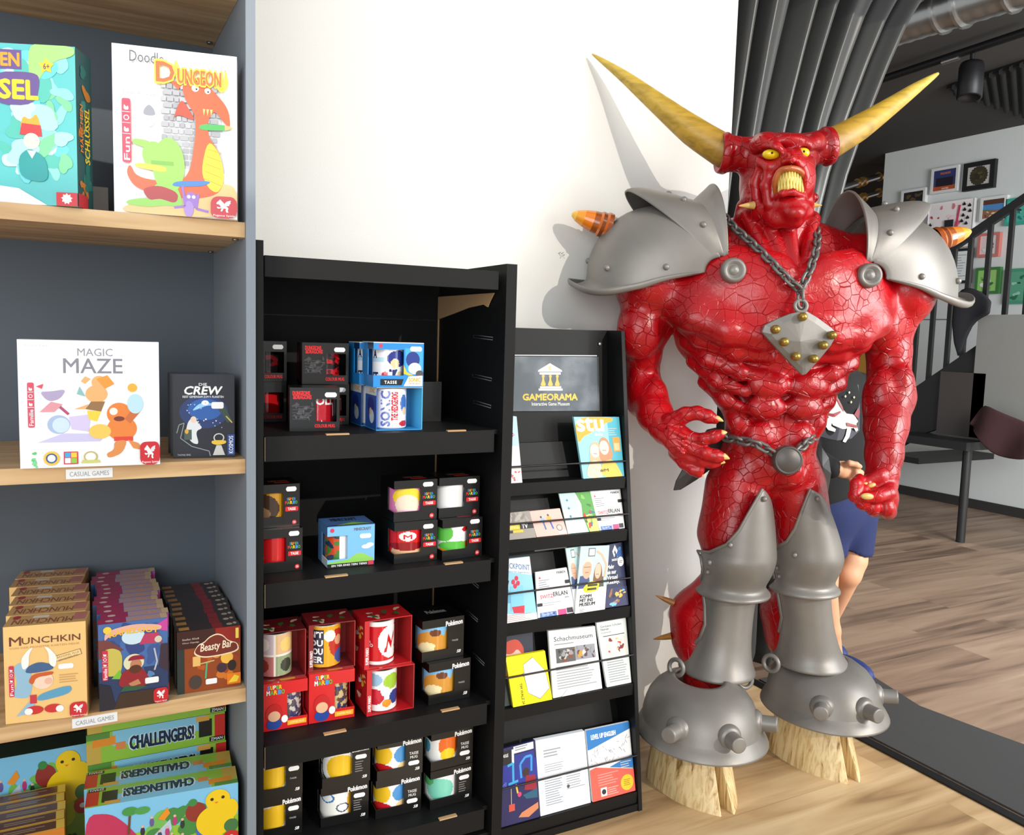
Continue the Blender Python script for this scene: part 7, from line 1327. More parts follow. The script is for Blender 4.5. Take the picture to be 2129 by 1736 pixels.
mb, a, mt = sheet('leaflet', (1176, 1140), (1208, 1136), (1232, 1290), (1196, 1290), yb+0.003, 0.22, 'photo leaflet mostly hidden behind the tilted selfie leaflet', LG[2]); women(a); done(mb, mt)
mb, a, mt = sheet('leaflet', (1208, 1131), (1267, 1134), (1257, 1276), (1195, 1284), yb-0.004, 0.20, 'tilted leaflet with two women taking a selfie and a yellow patch', LG[2], base_col=(250, 250, 250), th=0.003); women(a)
a.poly([(0.18, 0.36), (0.28, 0.41), (0.34, 0.46), (0.74, 0.45), (0.72, 0.30), (0.26, 0.29)], (250, 226, 30)); a.lines(0.34, 0.315, 0.68, 0.43, 2, (60, 56, 20), .6, .1); a.text('KOMM', 0.12, 0.215, 0.50, 0.265, (30, 30, 34), bold=0.05); a.text('MIT INS', 0.12, 0.155, 0.56, 0.205, (30, 30, 34), bold=0.05); a.text('MUSEUM', 0.12, 0.095, 0.64, 0.145, (30, 30, 34), bold=0.05); a.lines(0.14, 0.005, 0.3, 0.06, 3, (120, 120, 120), .4, .2); done(mb, mt)
mb, a, mt = sheet('leaflet', (1262, 1133), (1305, 1126), (1321, 1264), (1257, 1273), yb+0.003, 0.22, 'dark blue leaflet with white writing at right of third tier', LG[2], base_col=(30, 40, 80))
a.blobs(0.5, 0.72, 1, 1, 7, [(40, 90, 160), (30, 60, 120), (60, 130, 190)], .08, .2, 4); a.poly([(0.34, 0.88), (0.5, 0.98), (0.66, 0.88), (0.58, 0.83), (0.5, 0.90), (0.44, 0.86), (0.5, 0.82), (0.44, 0.78)], WHITE); a.text('SANDBOX', 0.30, 0.725, 0.68, 0.76, WHITE, bold=0.03); a.ell(0.80, 0.70, 0.17, None, WHITE); a.lines(0.70, 0.67, 0.90, 0.72, 2, (160, 160, 170), .4, .2)
for i, w_ in enumerate(('Mehr', 'als nur', 'Virtual', 'Reality.')): a.text(w_, 0.06, 0.61-0.085*i, (0.42, 0.52, 0.58, 0.68)[i], 0.67-0.085*i, WHITE, bold=0.05)
a.rect(0, 0, 1, 0.30, (50, 50, 90)); a.blobs(0.05, 0.0, 0.98, 0.3, 16, [(120, 190, 236), (236, 180, 70), (30, 30, 50), (200, 226, 244), (150, 100, 70)], .05, .13, 9); done(mb, mt)
# fourth tier
yb = yf(bz[3])+0.006
mb, a, mt = sheet('leaflet', (1034, 1326), (1107, 1313), (1112, 1466), (1029, 1482), yb+0.010, 0.21, 'dark leaflet with a red-haired head in profile, left of fourth tier', LG[3], base_col=(34, 38, 58))
a.sm = True; a.rect(0, 0, 1, 0.42, (60, 70, 66)); a.poly([(0.10, 0.50), (0.04, 0.56), (0.10, 0.66), (0.10, 0.76), (0.30, 0.88), (0.60, 0.86), (0.74, 0.72), (0.70, 0.52), (0.52, 0.34), (0.40, 0.30), (0.40, 0.42), (0.16, 0.42)], (226, 190, 176)); a.poly([(0.12, 0.76), (0.22, 0.92), (0.56, 0.94), (0.74, 0.80), (0.74, 0.66), (0.56, 0.80), (0.42, 0.72)], (200, 70, 50)); a.poly([(0, 0), (0, 0.06), (0.15, 0.12), (0.2, 0.0)], (230, 200, 180)); done(mb, mt)
mb, a, mt = sheet('booklet', (1051, 1367), (1133, 1353), (1148, 1459), (1067, 1477), yb-0.003, 0.165, 'bright yellow booklet with white angular shape leaning in fourth tier', LG[3], 'booklet', base_col=(250, 232, 0), th=0.008)
a.poly([(0.40, 0.80), (0.66, 0.92), (0.92, 0.62), (0.98, 0.24), (0.70, 0.06), (0.42, 0.22), (0.38, 0.56), (0.28, 0.60), (0.40, 0.64)], (60, 60, 50)); a.poly([(0.405, 0.795), (0.66, 0.91), (0.915, 0.615), (0.97, 0.245), (0.70, 0.07), (0.425, 0.225), (0.39, 0.57), (0.30, 0.603), (0.405, 0.63)], WHITE); a.text('TIM WALZ 24', 0.24, 0.02, 0.30, 0.44, (40, 40, 30), rot=3, bold=0.02); done(mb, mt)
def printed(a, title, pics, t0=0.05, t1=0.9, tv=(0.84, 0.92)):
    a.text(title, t0, tv[0], t1, tv[1], (50, 50, 54), bold=0.01)
    for (u0, v0, u1, v1), cols, seed in pics: a.rect(u0, v0, u1, v1, cols[0]); a.blobs(u0, v0, u1, v1, 22, cols, .02, .09, seed)
mb, a, mt = sheet('leaflet', (1140, 1312), (1237, 1302), (1252, 1432), (1150, 1456), yb+0.002, 0.20, 'white museum leaflet with dark title and two photos in fourth tier', LG[3], base_col=(244, 244, 242), th=0.007)
printed(a, 'Schachmuseum', [((0.12, 0.50, 0.52, 0.72), [(90, 90, 92), (150, 150, 150), (60, 50, 44), (130, 70, 40), (190, 190, 190)], 3), ((0.53, 0.51, 0.94, 0.73), [(150, 150, 156), (90, 60, 70), (200, 150, 60), (70, 70, 80), (210, 206, 200)], 4)], 0.10, 0.92, (0.83, 0.90)); a.lines(0.10, 0.10, 0.92, 0.46, 9, (196, 198, 202), .35, .25); a.lines(0.1, 0.77, 0.5, 0.80, 1, (180, 180, 184), .5, .1); a.poly([(0.16, 0.0), (0.3, 0.10), (0.58, 0.06), (0.44, 0.0)], (220, 220, 220)); done(mb, mt)
mb, a, mt = sheet('leaflet', (1240, 1295), (1304, 1284), (1326, 1420), (1262, 1434), yb+0.002, 0.20, 'pale green leaflet with photo of children in class, right of fourth tier', LG[3], base_col=(232, 240, 234), th=0.007)
printed(a, 'Gentiana Schulen', [((0.14, 0.46, 0.92, 0.74), [(236, 220, 206), (206, 70, 50), (240, 190, 120), (130, 40, 40), (246, 244, 240)], 6)], 0.10, 0.82, (0.91, 0.945)); a.text('Nairobi', 0.10, 0.865, 0.38, 0.90, (50, 50, 54)); a.text('Förderverein', 0.10, 0.82, 0.44, 0.845, (90, 90, 94)); a.lines(0.14, 0.765, 0.9, 0.785, 1, (70, 70, 74), .6, .1); a.lines(0.14, 0.05, 0.92, 0.42, 10, (180, 188, 186), .35, .25); done(mb, mt)
# bottom tier
yb = yf(bz[4])+0.006
mb, a, mt = sheet('leaflet', (1034, 1560), (1112, 1539), (1122, 1702), (1033, 1714), yb+0.002, 0.20, 'dark blue poster leaflet with glowing number and sitting figure, bottom tier', LG[4], base_col=(34, 30, 84), th=0.006)
a.rect(0.0, 0.78, 0.36, 0.96, (24, 24, 26)); a.text('HSCHULE', 0.02, 0.88, 0.28, 0.92, WHITE, bold=0.04); a.text('BERN', 0.02, 0.835, 0.14, 0.87, WHITE, bold=0.04); a.rect(0.42, 0.9, 0.95, 0.99, (236, 236, 240)); a.lines(0.46, 0.92, 0.8, 0.985, 2, (130, 134, 140), .4, .2); a.rect(0.37, 0.72, 0.43, 0.96, (226, 228, 232)); a.rect(0.0, 0.46, 1, 0.78, (40, 50, 150)); a.rect(0.44, 0.60, 0.95, 0.88, (40, 50, 140))
a.line([(0.26, 0.76), (0.40, 0.78), (0.40, 0.52)], 0.05, (60, 170, 220)); a.line([(0.28, 0.52), (0.52, 0.54)], 0.05, (60, 170, 220)); a.line([(0.60, 0.56), (0.58, 0.74), (0.72, 0.82), (0.88, 0.82), (0.86, 0.62)], 0.05, (60, 150, 220)); a.ell(0.72, 0.62, 0.09, None, (60, 34, 30)); a.poly([(0.66, 0.40), (0.72, 0.58), (0.95, 0.56), (0.98, 0.36)], (150, 30, 50)); a.poly([(0.62, 0.34), (0.98, 0.38), (0.98, 0.26), (0.70, 0.28)], (40, 90, 120)); a.poly([(0.5, 0.07), (0.58, 0.12), (0.98, 0.20), (0.98, 0.12), (0.74, 0.04)], (206, 130, 90)); a.line([(0.46, 0.5), (0.5, 0.38)], 0.04, (236, 190, 70)); a.rect(0.28, 0.17, 0.42, 0.26, (206, 80, 60)); a.line([(0.34, 0.26), (0.34, 0.46)], 0.012, (220, 200, 180)); a.ell(0.54, 0.36, 0.05, None, (206, 60, 110)); a.text('ndI', 0.08, 0.50, 0.22, 0.56, (120, 130, 226), bold=0.02); done(mb, mt)
mb, a, mt = sheet('leaflet', (1113, 1540), (1215, 1520), (1228, 1675), (1124, 1702), yb+0.003, 0.20, 'stack of white printed letters in the bottom tier', LG[4], base_col=(240, 244, 250), th=0.012)
a.lines(0.14, 0.74, 0.5, 0.86, 3, (190, 194, 204), .45, .3); a.lines(0.14, 0.54, 0.55, 0.66, 4, (186, 192, 202), .3, .3, 3); a.lines(0.12, 0.10, 0.48, 0.48, 12, (176, 186, 200), .35, .3, 4); a.lines(0.55, 0.25, 0.92, 0.48, 7, (190, 196, 206), .35, .3, 5); a.ell(0.58, 0.30, 0.03, None, (80, 80, 84)); done(mb, mt)
mb, a, mt = sheet('leaflet', (1218, 1519), (1308, 1500), (1328, 1645), (1232, 1668), yb+0.003, 0.20, 'blue, white and coral language course flyer, right of bottom tier', LG[4], base_col=(246, 246, 246), th=0.006)
a.poly([(0, 1), (1, 1), (1, 0.90), (0.06, 0.72), (0, 0.72)], (40, 120, 190)); a.text('LEVEL UP ENGLISH', 0.10, 0.855, 0.66, 0.92, WHITE, bold=0.05, slope=-0.0); rg = random.Random(8)
for i in range(40): u = 0.05+0.9*rg.random(); v = 0.48+0.26*rg.random()+(0.1 if u > 0.7 else 0); a.line([(u, v), (u+rg.uniform(-.06, .06), v+rg.uniform(-.06, .06))], 0.006, (110, 110, 116))
a.poly([(0.45, 0.42), (1, 0.52), (1, 0.33)], (40, 120, 190)); a.poly([(0, 0), (0, 0.44), (0.14, 0.46), (1, 0.32), (1, 0)], (236, 96, 80)); a.lines(0.70, 0.36, 0.96, 0.46, 3, WHITE, .35, .3); a.lines(0.16, 0.18, 0.66, 0.36, 5, (250, 190, 180), .35, .4); a.rect(0.20, 0.04, 0.34, 0.16, (240, 236, 232)); a.ell(0.27, 0.10, 0.05, None, (40, 40, 44)); a.lines(0.36, 0.03, 0.62, 0.15, 4, (252, 210, 200), .4, .3); a.ell(0.82, 0.15, 0.15, None, (250, 196, 30)); a.lines(0.74, 0.10, 0.90, 0.20, 4, (120, 90, 20), .3, .2); done(mb, mt)
# ------------------------------------------------------------------ the hall behind
M['stairblack'] = plain('black_stair_steel', (30, 30, 31), 0.5); M['stairgrey'] = plain('dark_stair_panel', (70, 64, 62), 0.7, var=0.15)
XS = 5.0
ax = lambda px, py: atX(px, py, XS)
st = empty('staircase', (XS, ax(1940, 850).y, 0), 'black steel staircase with railing in front of the picture wall', 'staircase')
def bar(mb, p, q, w, t, vertical=True):
    p, q = Vector(p), Vector(q); d = (q-p).normalized(); a = Vector((0, 1, 0)) if vertical else Vector((0, -d.z, d.y)); mb.hexa([p-a*w/2, p-a*w/2+Vector((t, 0, 0)), p+a*w/2+Vector((t, 0, 0)), p+a*w/2], [q-a*w/2, q-a*w/2+Vector((t, 0, 0)), q+a*w/2+Vector((t, 0, 0)), q+a*w/2])
h0, h1 = ax(1990, 506), ax(2129, 411); hs = (h1.z-h0.z)/(h1.y-h0.y); hz = lambda y: h0.z+hs*(y-h0.y)
s0, s1 = ax(1890, 815), ax(1962, 766); ss = (s1.z-s0.z)/(s1.y-s0.y); sz = lambda y: s0.z+ss*(y-s0.y)
ya, yb_ = ax(1846, 700).y, ax(2129, 700).y-0.25
m = MB(); bar(m, (XS, ya, hz(ya)), (XS, yb_, hz(yb_)), 0.05, 0.03, False); m.build('handrail', M['stairblack'], st)
for px in (1874, 1905, 1937, 1972, 2004, 2042, 2085, 2128):
    y = ax(px, 660).y; m = MB(); bar(m, (XS+0.003, y, sz(y)-0.02), (XS+0.003, y, hz(y)), 0.028, 0.022); m.build('baluster', M['stairblack'], st)
yl = ax(1925, 900).y; zl = ax(1925, 900).z
m = MB(); P = [(ya, sz(ya)), (yb_, sz(yb_)), (yb_, sz(yb_)-0.62), (yl, zl), (ya, zl-(ya-yl)*(-ss)*0.9)]
m.add([(XS-0.012, y, z) for y, z in P]+[(XS+0.03, y, z) for y, z in P], [tuple(range(5)), tuple(range(9, 4, -1))]+[(i, 5+i, 5+(i+1) % 5, (i+1) % 5) for i in range(5)]); m.build('stringer', M['stairblack'], st)
a0, a1 = ax(1962, 775), ax(2046, 900)
m = MB(); m.box((XS-0.03, a1.y, zl+0.01), (XS-0.014, a0.y, sz(a0.y)-0.02)); m.build('panel', M['stairgrey'], st)
b0, b1 = ax(1905, 902), ax(2062, 935)
m = MB(); m.box((XS-0.25, b1.y, zl-0.05), (XS+0.7, b0.y, zl)); m.build('landing', M['stairblack'], st, mods=[bev(0.006)])
p0 = atX(2012, 935, XS-0.1); m = MB(); m.tube([(XS-0.1, p0.y, zl-0.05), (XS-0.1, p0.y, 0.0)], 0.026, n=14); m.build('post', M['stairblack'], st)
for k in range(5):
    y = yl+ (ya-yl)*0.9 - 0.24*k; z = zl-0.22+(-ss)*0.24*k; m = MB(); m.box((XS+0.03, y-0.25, z), (XS+0.85, y, z+0.04)); m.build('tread', M['stairblack'], st)
q0, q1 = ax(2044, 655), ax(2129, 838)
m = MB(); m.box((XS-0.03, q1.y-0.5, zl+0.012), (XS-0.014, q0.y+0.01, q0.z)); m.build('side_panel', plain('grey_side_panel', (140, 140, 136), 0.8, bump=0.2), st)
# maroon cloth thrown over the landing corner
mb = MB(); R = []; XC = XS-0.12
outline = [(2012, 884), (2030, 852), (2048, 838), (2075, 852), (2105, 868), (2140, 882)]; low = [(2022, 892), (2040, 915), (2060, 945), (2085, 953), (2110, 955), (2140, 957)]
for i, (u, l) in enumerate(zip(outline, low)):
    A, Bv = atX(u[0], u[1], XC), atX(l[0], l[1], XC); R.append([A.lerp(Bv, t/8)+Vector((0.03*math.sin(3.1*t/8+i*1.7), 0, 0)) for t in range(9)])
mb.grid(R, (70, 40, 42)); ob = mb.build('cloth', plain('maroon_cloth', (66, 38, 40), 0.85, bump=0.3, bscale=120), base=R[2][4], mods=[solid(0.012), sub(1)]); tag(ob, 'dark maroon cloth draped by the stair landing at right edge', 'cloth')
# black jacket over the railing
mb = MB(); R = []; XC = XS-0.06
for i, (x, yt, y2) in enumerate(((1992, 628, 660), (2000, 606, 775), (2016, 597, 690), (2034, 600, 668), (2050, 610, 660), (2066, 628, 652))):
    A, Bv = atX(x, yt, XC), atX(x-4 if i < 2 else x, y2, XC); R.append([A.lerp(Bv, t/6)+Vector((-0.03-0.012*math.sin(2.4*t/6+i), 0, 0)) for t in range(7)])
mb.grid(R); ob = mb.build('jacket', plain('black_jacket_cloth', (26, 26, 32), 0.8, bump=0.3, bscale=90), base=R[2][0], mods=[solid(0.03), sub(1)]); tag(ob, 'black jacket hanging over the staircase railing at the right', 'jacket')

# ---- pictures on the white wall
def picture(l, r, top, bot, frame_c, draw, label, fw=0.02, depth=0.035, base=(40, 40, 44)):
    XW = 6.05; yL, yR = atX(l, top, XW).y, atX(r, top, XW).y; zt, zb = atX(l, top, XW).z, atX(l, bot, XW).z; x = XW-depth
    root = empty('picture', (XW, (yL+yR)/2, zb), label, 'picture', 'pictures on the hall wall')
    m = MB(); f = fw
    for a, b in (((x, yR, zb), (XW-0.001, yL, zb+f)), ((x, yR, zt-f), (XW-0.001, yL, zt)), ((x, yR, zb+f), (XW-0.001, yR+f, zt-f)), ((x, yL-f, zb+f), (XW-0.001, yL, zt-f))): m.box(a, b, frame_c)
    m.build('frame', M['paper'], root)
    m = MB(); xp = x+0.006; m.box((xp, yR+f, zb+f), (XW-0.002, yL-f, zt-f), base); a = Art(m, (xp, yL-f, zb+f), (xp, yR+f, zb+f), (xp, yR+f, zt-f), (xp, yL-f, zt-f), lift=0.001); a.STEP = 0.0003; draw(a); m.build('print', M['paper'], root)
LW = (226, 228, 226)
picture(1880, 1930, 398, 445, LW, lambda a: (a.blobs(0, 0, 1, 1, 9, [(34, 32, 36), (50, 46, 48), (90, 70, 40)], .06, .2, 3)), 'small dark picture in white frame partly behind the grey shoulder armour', base=(30, 28, 32))
picture(1943, 1999, 353, 405, LW, lambda a: (a.rect(0, 0.6, 1, 1, (50, 56, 110)), a.rect(0, 0, 1, 0.22, (190, 84, 44)), a.rect(0.12, 0.2, 0.88, 0.62, (30, 26, 40)), a.text('SPACE ARCADE', 0.3, 0.78, 0.75, 0.88, (220, 130, 50), bold=0.03), a.text('GAMES', 0.4, 0.04, 0.7, 0.12, (240, 220, 200), bold=0.04)), 'blue and orange game poster in white frame, upper row of the wall', base=(60, 60, 110))
picture(2010, 2075, 342, 399, (26, 26, 27), lambda a: (a.rect(0, 0, 1, 1, (196, 192, 190)), a.star(0.5, 0.5, 0.42, (60, 54, 36), 22, 0.9), a.blobs(0.14, 0.14, 0.86, 0.86, 16, [(74, 66, 40), (50, 46, 32), (90, 80, 50)], .05, .12, 5)), 'black framed picture with dark square motif, upper right of the wall', fw=0.035)
def spades(a):
    a.blobs(0, 0.05, 0.75, 0.95, 18, [(240, 190, 200), (226, 120, 140), (250, 220, 224), (200, 60, 80)], .03, .12, 4); a.line([(0.62, 0.25), (0.70, 0.9)], 0.05, (206, 70, 96))
    for u, v in ((0.78, 0.90), (0.90, 0.86), (0.80, 0.78), (0.92, 0.74), (0.78, 0.66), (0.88, 0.60), (0.76, 0.54), (0.86, 0.48), (0.06, 0.52)): a.ell(u, v, 0.022, None, (26, 26, 30)); a.ell(u+0.03, v, 0.022, None, (26, 26, 30)); a.poly([(u-0.02, v), (u+0.05, v), (u+0.015, v+0.06)], (26, 26, 30))
    a.rect(0.40, 0.42, 0.60, 0.60, (36, 34, 40))
picture(1937, 2032, 425, 520, (226, 224, 224), spades, 'canvas with pink splashes and black spades behind the orange shoulder spike', fw=0.004, base=(244, 236, 236))
picture(2045, 2100, 413, 462, LW, lambda a: (a.rect(0, 0.74, 1, 1, (90, 56, 40)), a.rect(0, 0.42, 1, 0.74, (80, 140, 200)), a.poly([(0, 0.42), (0, 0.5), (0.3, 0.46), (0.6, 0.42)], (70, 130, 90)), a.rect(0, 0, 1, 0.42, (150, 100, 80)), a.blobs(0, 0, 1, 0.4, 9, [(180, 130, 110), (110, 70, 60), (226, 200, 150)], .05, .12, 5)), 'blue and brown landscape picture behind the handrail', base=(120, 90, 70))
picture(1985, 2026, 519, 590, (28, 28, 30), lambda a: a.lines(0.1, 0.1, 0.9, 0.9, 9, (150, 154, 160), .25, .6), 'black framed sheet with line drawings low on the wall beside the railing', base=(232, 236, 236))
picture(2040, 2085, 487, 536, (206, 120, 110), lambda a: a.blobs(0, 0, 1, 1, 10, [(214, 160, 150), (120, 90, 100), (236, 226, 226)], .06, .16, 6), 'red-framed picture behind the railing, right part of the wall', base=(226, 206, 206))
picture(2035, 2086, 558, 612, (60, 120, 60), lambda a: a.blobs(0, 0, 1, 1, 10, [(110, 180, 70), (200, 220, 200), (60, 110, 60), (236, 240, 232)], .06, .18, 7), 'green-framed picture lowest behind the railing', base=(150, 200, 110))
picture(2098, 2150, 415, 470, (60, 170, 150), lambda a: a.blobs(0, 0, 1, 1, 8, [(30, 130, 120), (240, 240, 240), (40, 60, 60)], .06, .16, 8), 'teal picture cut by the right edge of the photo', base=(80, 180, 160))
picture(2100, 2150, 560, 632, (70, 150, 120), lambda a: a.blobs(0, 0, 1, 1, 10, [(40, 110, 70), (30, 60, 40), (150, 206, 190)], .08, .2, 9), 'dark green picture at the right edge lower on the wall', base=(90, 160, 130))

# ---- ceiling services
M['duct'] = plain('galvanised_duct', (176, 176, 174), 0.28, 0.9, bump=0.1, bscale=40)
dt = empty('air_duct', atZ(2010, 15, 2.62), 'shiny round metal air duct under the dark ceiling, top right', 'duct')
A, Bv = atZ(1880, 46, 2.62), atZ(2140, -38, 2.62); d = (Bv-A); A = A-d*0.6; Bv = Bv+d*0.5; d = Bv-A
m = MB(); pts = [A+d*(i/60) for i in range(61)]; m.tube(pts, 0, n=28, rr=[0.088+(0.0025 if i % 3 == 0 else 0) for i in range(61)]); m.build('pipe', M['duct'], dt)
for t, rr in ((0.44, 0.100), (0.52, 0.102), (0.70, 0.100)):
    m = MB(); m.tube([A+d*t, A+d*(t+0.012)], rr, n=28); m.build('collar', M['duct'], dt)
tk = empty('track_light', atZ(2023, 105, 2.72), 'black spotlight hanging from a ceiling track in the dark hall', 'spotlight')
A, Bv = atZ(1800, 176, 2.74), atZ(2150, 60, 2.74); m = MB(); m.tube([A, Bv], 0.022, n=6); m.build('track', M['black'], tk)
p = atZ(2023, 104, 2.74); m = MB(); m.tube([p, p-Vector((0, 0, 0.09))], 0.012, n=8); m.build('stem', M['black'], tk)
m = MB(); e = p-Vector((0, 0, 0.07)); m.lathe([(0, 0), (0.055, 0), (0.06, -0.02), (0.06, -0.18), (0.05, -0.185), (0.045, -0.16), (0, -0.15)], n=24, origin=e, axis=(0.15, 0.1, 1)); m.build('lamp_head', M['black'], tk)
m = MB(); q = atZ(1960, 122, 2.74); q2 = atZ(1995, 111, 2.74); m.tube([q-Vector((0, 0, .02)), q2-Vector((0, 0, .02))], 0.014, n=8); m.build('track_connector', M['duct'], tk)
rc = [atZ(1968, 178, 2.795), atZ(2150, 118, 2.795), atZ(2150, 240, 2.795)]; m = MB(); m.add([rc[0], rc[1], rc[2]]+[v-Vector((0, 0, 0.02)) for v in rc], [(0, 1, 2), (5, 4, 3), (0, 3, 4, 1), (1, 4, 5, 2), (2, 5, 3, 0)])
for i in range(1, 9):
    t = i/9; p0_ = rc[0].lerp(rc[1], t); p1_ = rc[0].lerp(rc[2], t); m.tube([p0_-Vector((0, 0, 0.025)), p1_-Vector((0, 0, 0.025))], 0.02, n=6)
tag(m.build('ceiling_panel', plain('black_ribbed_panel', (16, 16, 16), 0.8), base=rc[0]), 'black ribbed panel set in the dark ceiling, upper right', 'ceiling panel')
for k, (y0, y1, lab) in enumerate(((400, 358, 'upper'), (432, 392, 'lower'))):
    A, Bv = atY(1690, y0+10, 5.2), atY(1870, y1-4, 5.2); m = MB(); m.tube([A, Bv], 0.028 if k == 0 else 0.022, n=12); ob = m.build('pipe', M['duct'], base=A); tag(ob, '%s of two silver pipes under the ceiling beside the picture wall' % lab, 'pipe', 'silver ceiling pipes')
    for t in (0.5, 0.56, 0.75): m = MB(); c = A.lerp(Bv, t); m.tube([c, c+(Bv-A)*0.02], 0.042, n=12); q = m.build('fitting', plain('brass_fitting_%d%d' % (k, int(t*100)), (196, 150, 84), 0.3, 0.8)); q.parent = ob; q.matrix_parent_inverse = Matrix.Translation(-ob.location)
# partition and yellow banner seen between torso and arm
yq = 6.1; A, Bv = atY(1778, 560, yq), atY(1846, 560, yq)
m = MB(); m.box((A.x, yq, 0), (Bv.x, yq+0.05, A.z)); tag(m.build('partition', M['hallwall'], base=(A.x, yq, 0)), 'pale partition board far behind the statue between torso and arm', 'partition')
A, Bv = atY(1793, 640, yq-0.02), atY(1804, 800, yq-0.02)
m = MB(); m.box((A.x, yq-0.02, Bv.z), (Bv.x, yq-0.005, A.z), (246, 176, 20)); tag(m.build('banner', M['paper'], base=(A.x, yq-0.02, Bv.z)), 'narrow yellow banner on the pale partition, beside the red forearm', 'banner')

# ---- person walking behind the statue
YP = 2.05
pp = lambda px, py, dy=0.0: np.array(atY(px, py, YP+dy))
K = 0.00170
def rr_(v): return v*K
person = empty('person', (float(pp(1745, 1000)[0]), YP, 0), 'person in black horse-print shirt and navy shorts walking behind the statue', 'person')
person['_base'] = (0, 0, 0); person.location = (0, 0, 0)
def fskin(f_, name, mat, parent):
    ob = skins([f_], name, mat, parent); return ob
lo = np.minimum(pp(1600, 1400), pp(1600, 600))+[0, -0.26, -0.08]; hi = np.maximum(pp(1830, 1400), pp(1830, 600))+[0.05, 0.26, 0.1]; lo[2] = 0.0
sk_f = Field(lo, hi, 0.006)
head = pp(1722, 690)
sk_f.ell(head, (0.075, 0.092, 0.105), 0.01); sk_f.ell(head+[0, -0.088, -0.01], (0.014, 0.022, 0.022), 0.01); sk_f.ell(head+[0, -0.055, -0.075], (0.04, 0.035, 0.03), 0.02)
for sx in (-1, 1): sk_f.ell(head+[sx*0.078, 0.01, -0.005], (0.012, 0.02, 0.03), 0.006); sk_f.ell(head+[sx*0.03, -0.088, 0.012], (0.014, 0.01, 0.009), 0.004, 'sub'); sk_f.ell(head+[sx*0.03, -0.082, 0.012], (0.012, 0.01, 0.008), 0.002)
sk_f.cone(head+[0, -0.088, -0.055], head+[0.0, -0.088, -0.055], 0.008, 0.008, 0.006); sk_f.cone(head+[0, 0.01, -0.06], pp(1724, 800), 0.045, 0.05, 0.02)
sk_f.chain([pp(1782, 1060), pp(1774, 1165, -0.03), pp(1764, 1192, -0.03), pp(1722, 1285, 0.10), pp(1700, 1340, 0.15)], (rr_(34), rr_(27), rr_(26), rr_(21), rr_(16)), 0.015)
sk_f.chain([pp(1722, 1060), pp(1716, 1180, -0.04), pp(1714, 1210, -0.04), pp(1726, 1310, -0.03), pp(1738, 1372, -0.02)], (rr_(34), rr_(27), rr_(25), rr_(20), rr_(15)), 0.015)
# right arm across the belly with its hand
sk_f.chain([pp(1690, 960, -0.13), pp(1722, 972, -0.18), pp(1742, 974, -0.20)], (rr_(19), rr_(16), rr_(13)), 0.01)
sk_f.chain([pp(1812, 930, 0.0), pp(1816, 1000, -0.02), pp(1816, 1040, -0.03)], (rr_(18), rr_(15), rr_(15)), 0.01)
skinmat = plain('human_skin', (214, 160, 124), 0.5); 
hf = Field(pp(1715, 1012, -0.2)*[1, 0, 1]+[-0.02, YP-0.32, -0.02], pp(1805, 940, -0.2)*[1, 0, 1]+[0.03, YP-0.12, 0.02], 0.003)
hf.chain([pp(1722, 972, -0.18), pp(1742, 974, -0.20), pp(1752, 976, -0.205), pp(1766, 980, -0.21)], (rr_(16), rr_(13), rr_(15), rr_(15)), 0.008, flat=((0, 1, 0), 1.3))
for pts, r0 in (([(1766, 971, -0.215), (1780, 976, -0.235), (1790, 983, -0.235), (1794, 990, -0.225)], 6), ([(1768, 978, -0.215), (1781, 984, -0.238), (1789, 992, -0.236), (1788, 998, -0.222)], 6.3), ([(1766, 984, -0.21), (1777, 991, -0.234), (1783, 999, -0.23), (1780, 1003, -0.217)], 6), ([(1762, 988, -0.205), (1770, 996, -0.226), (1773, 1003, -0.222), (1769, 1005, -0.212)], 5.2), ([(1752, 968, -0.21), (1766, 963, -0.235), (1780, 966, -0.245), (1788, 970, -0.245)], 6.2)):
    hf.chain([pp(*q) for q in pts], [rr_(v) for v in (r0, r0*0.95, r0*0.9, r0*0.7)], 0.003)
body_p = skins([sk_f, hf], 'body', skinmat, person)
sh_f = Field(lo, hi, 0.006)
sh_f.ell(pp(1724, 905), (0.155, 0.105, 0.27), 0.02); sh_f.cone(pp(1724, 850), pp(1724, 1020), 0.135, 0.145, 0.03, flat=((0, 1, 0), 1.35)); sh_f.cone(pp(1668, 812), pp(1782, 812), 0.065, 0.065, 0.04); sh_f.cone(pp(1724, 770, 0.01), pp(1724, 800), 0.055, 0.08, 0.03)
sh_f.chain([pp(1668, 815), pp(1662, 900, 0.01), pp(1668, 945, -0.06), pp(1700, 965, -0.15), pp(1728, 973, -0.185)], (0.06, 0.052, 0.048, 0.042, 0.034), 0.02)
sh_f.chain([pp(1784, 815), pp(1806, 870, 0.0), pp(1812, 940, 0.0)], (0.06, 0.052, 0.045), 0.02)
sh_f.ell(pp(1724, 1280), (0.41, 0.41, 0.41), 0.004, 'sub'); sh_f.cone(pp(1818, 985), pp(1822, 1060), 0.07, 0.07, 0.004, 'sub')
shirt = skins([sh_f], 'shirt', plain('black_shirt', (12, 12, 14), 0.85, bump=0.2, bscale=160), person); shirt['label'] = 'black shirt with white horse print'
ho_f = Field(lo, hi, 0.006); ho_f.cone(pp(1724, 1030), pp(1724, 1050), 0.14, 0.145, 0.02, flat=((0, 1, 0), 1.3)); ho_f.cone(pp(1720, 1050), pp(1718, 1142, -0.02), 0.09, 0.072, 0.03); ho_f.cone(pp(1776, 1050), pp(1776, 1142, -0.02), 0.085, 0.066, 0.03)
ho_f.cone(pp(1600, 1192, -0.03), pp(1850, 1192, -0.03), 0.085, 0.085, 0.004, 'sub')
shorts = skins([ho_f], 'shorts', plain('navy_shorts', (26, 38, 84), 0.85, bump=0.15, bscale=160), person)
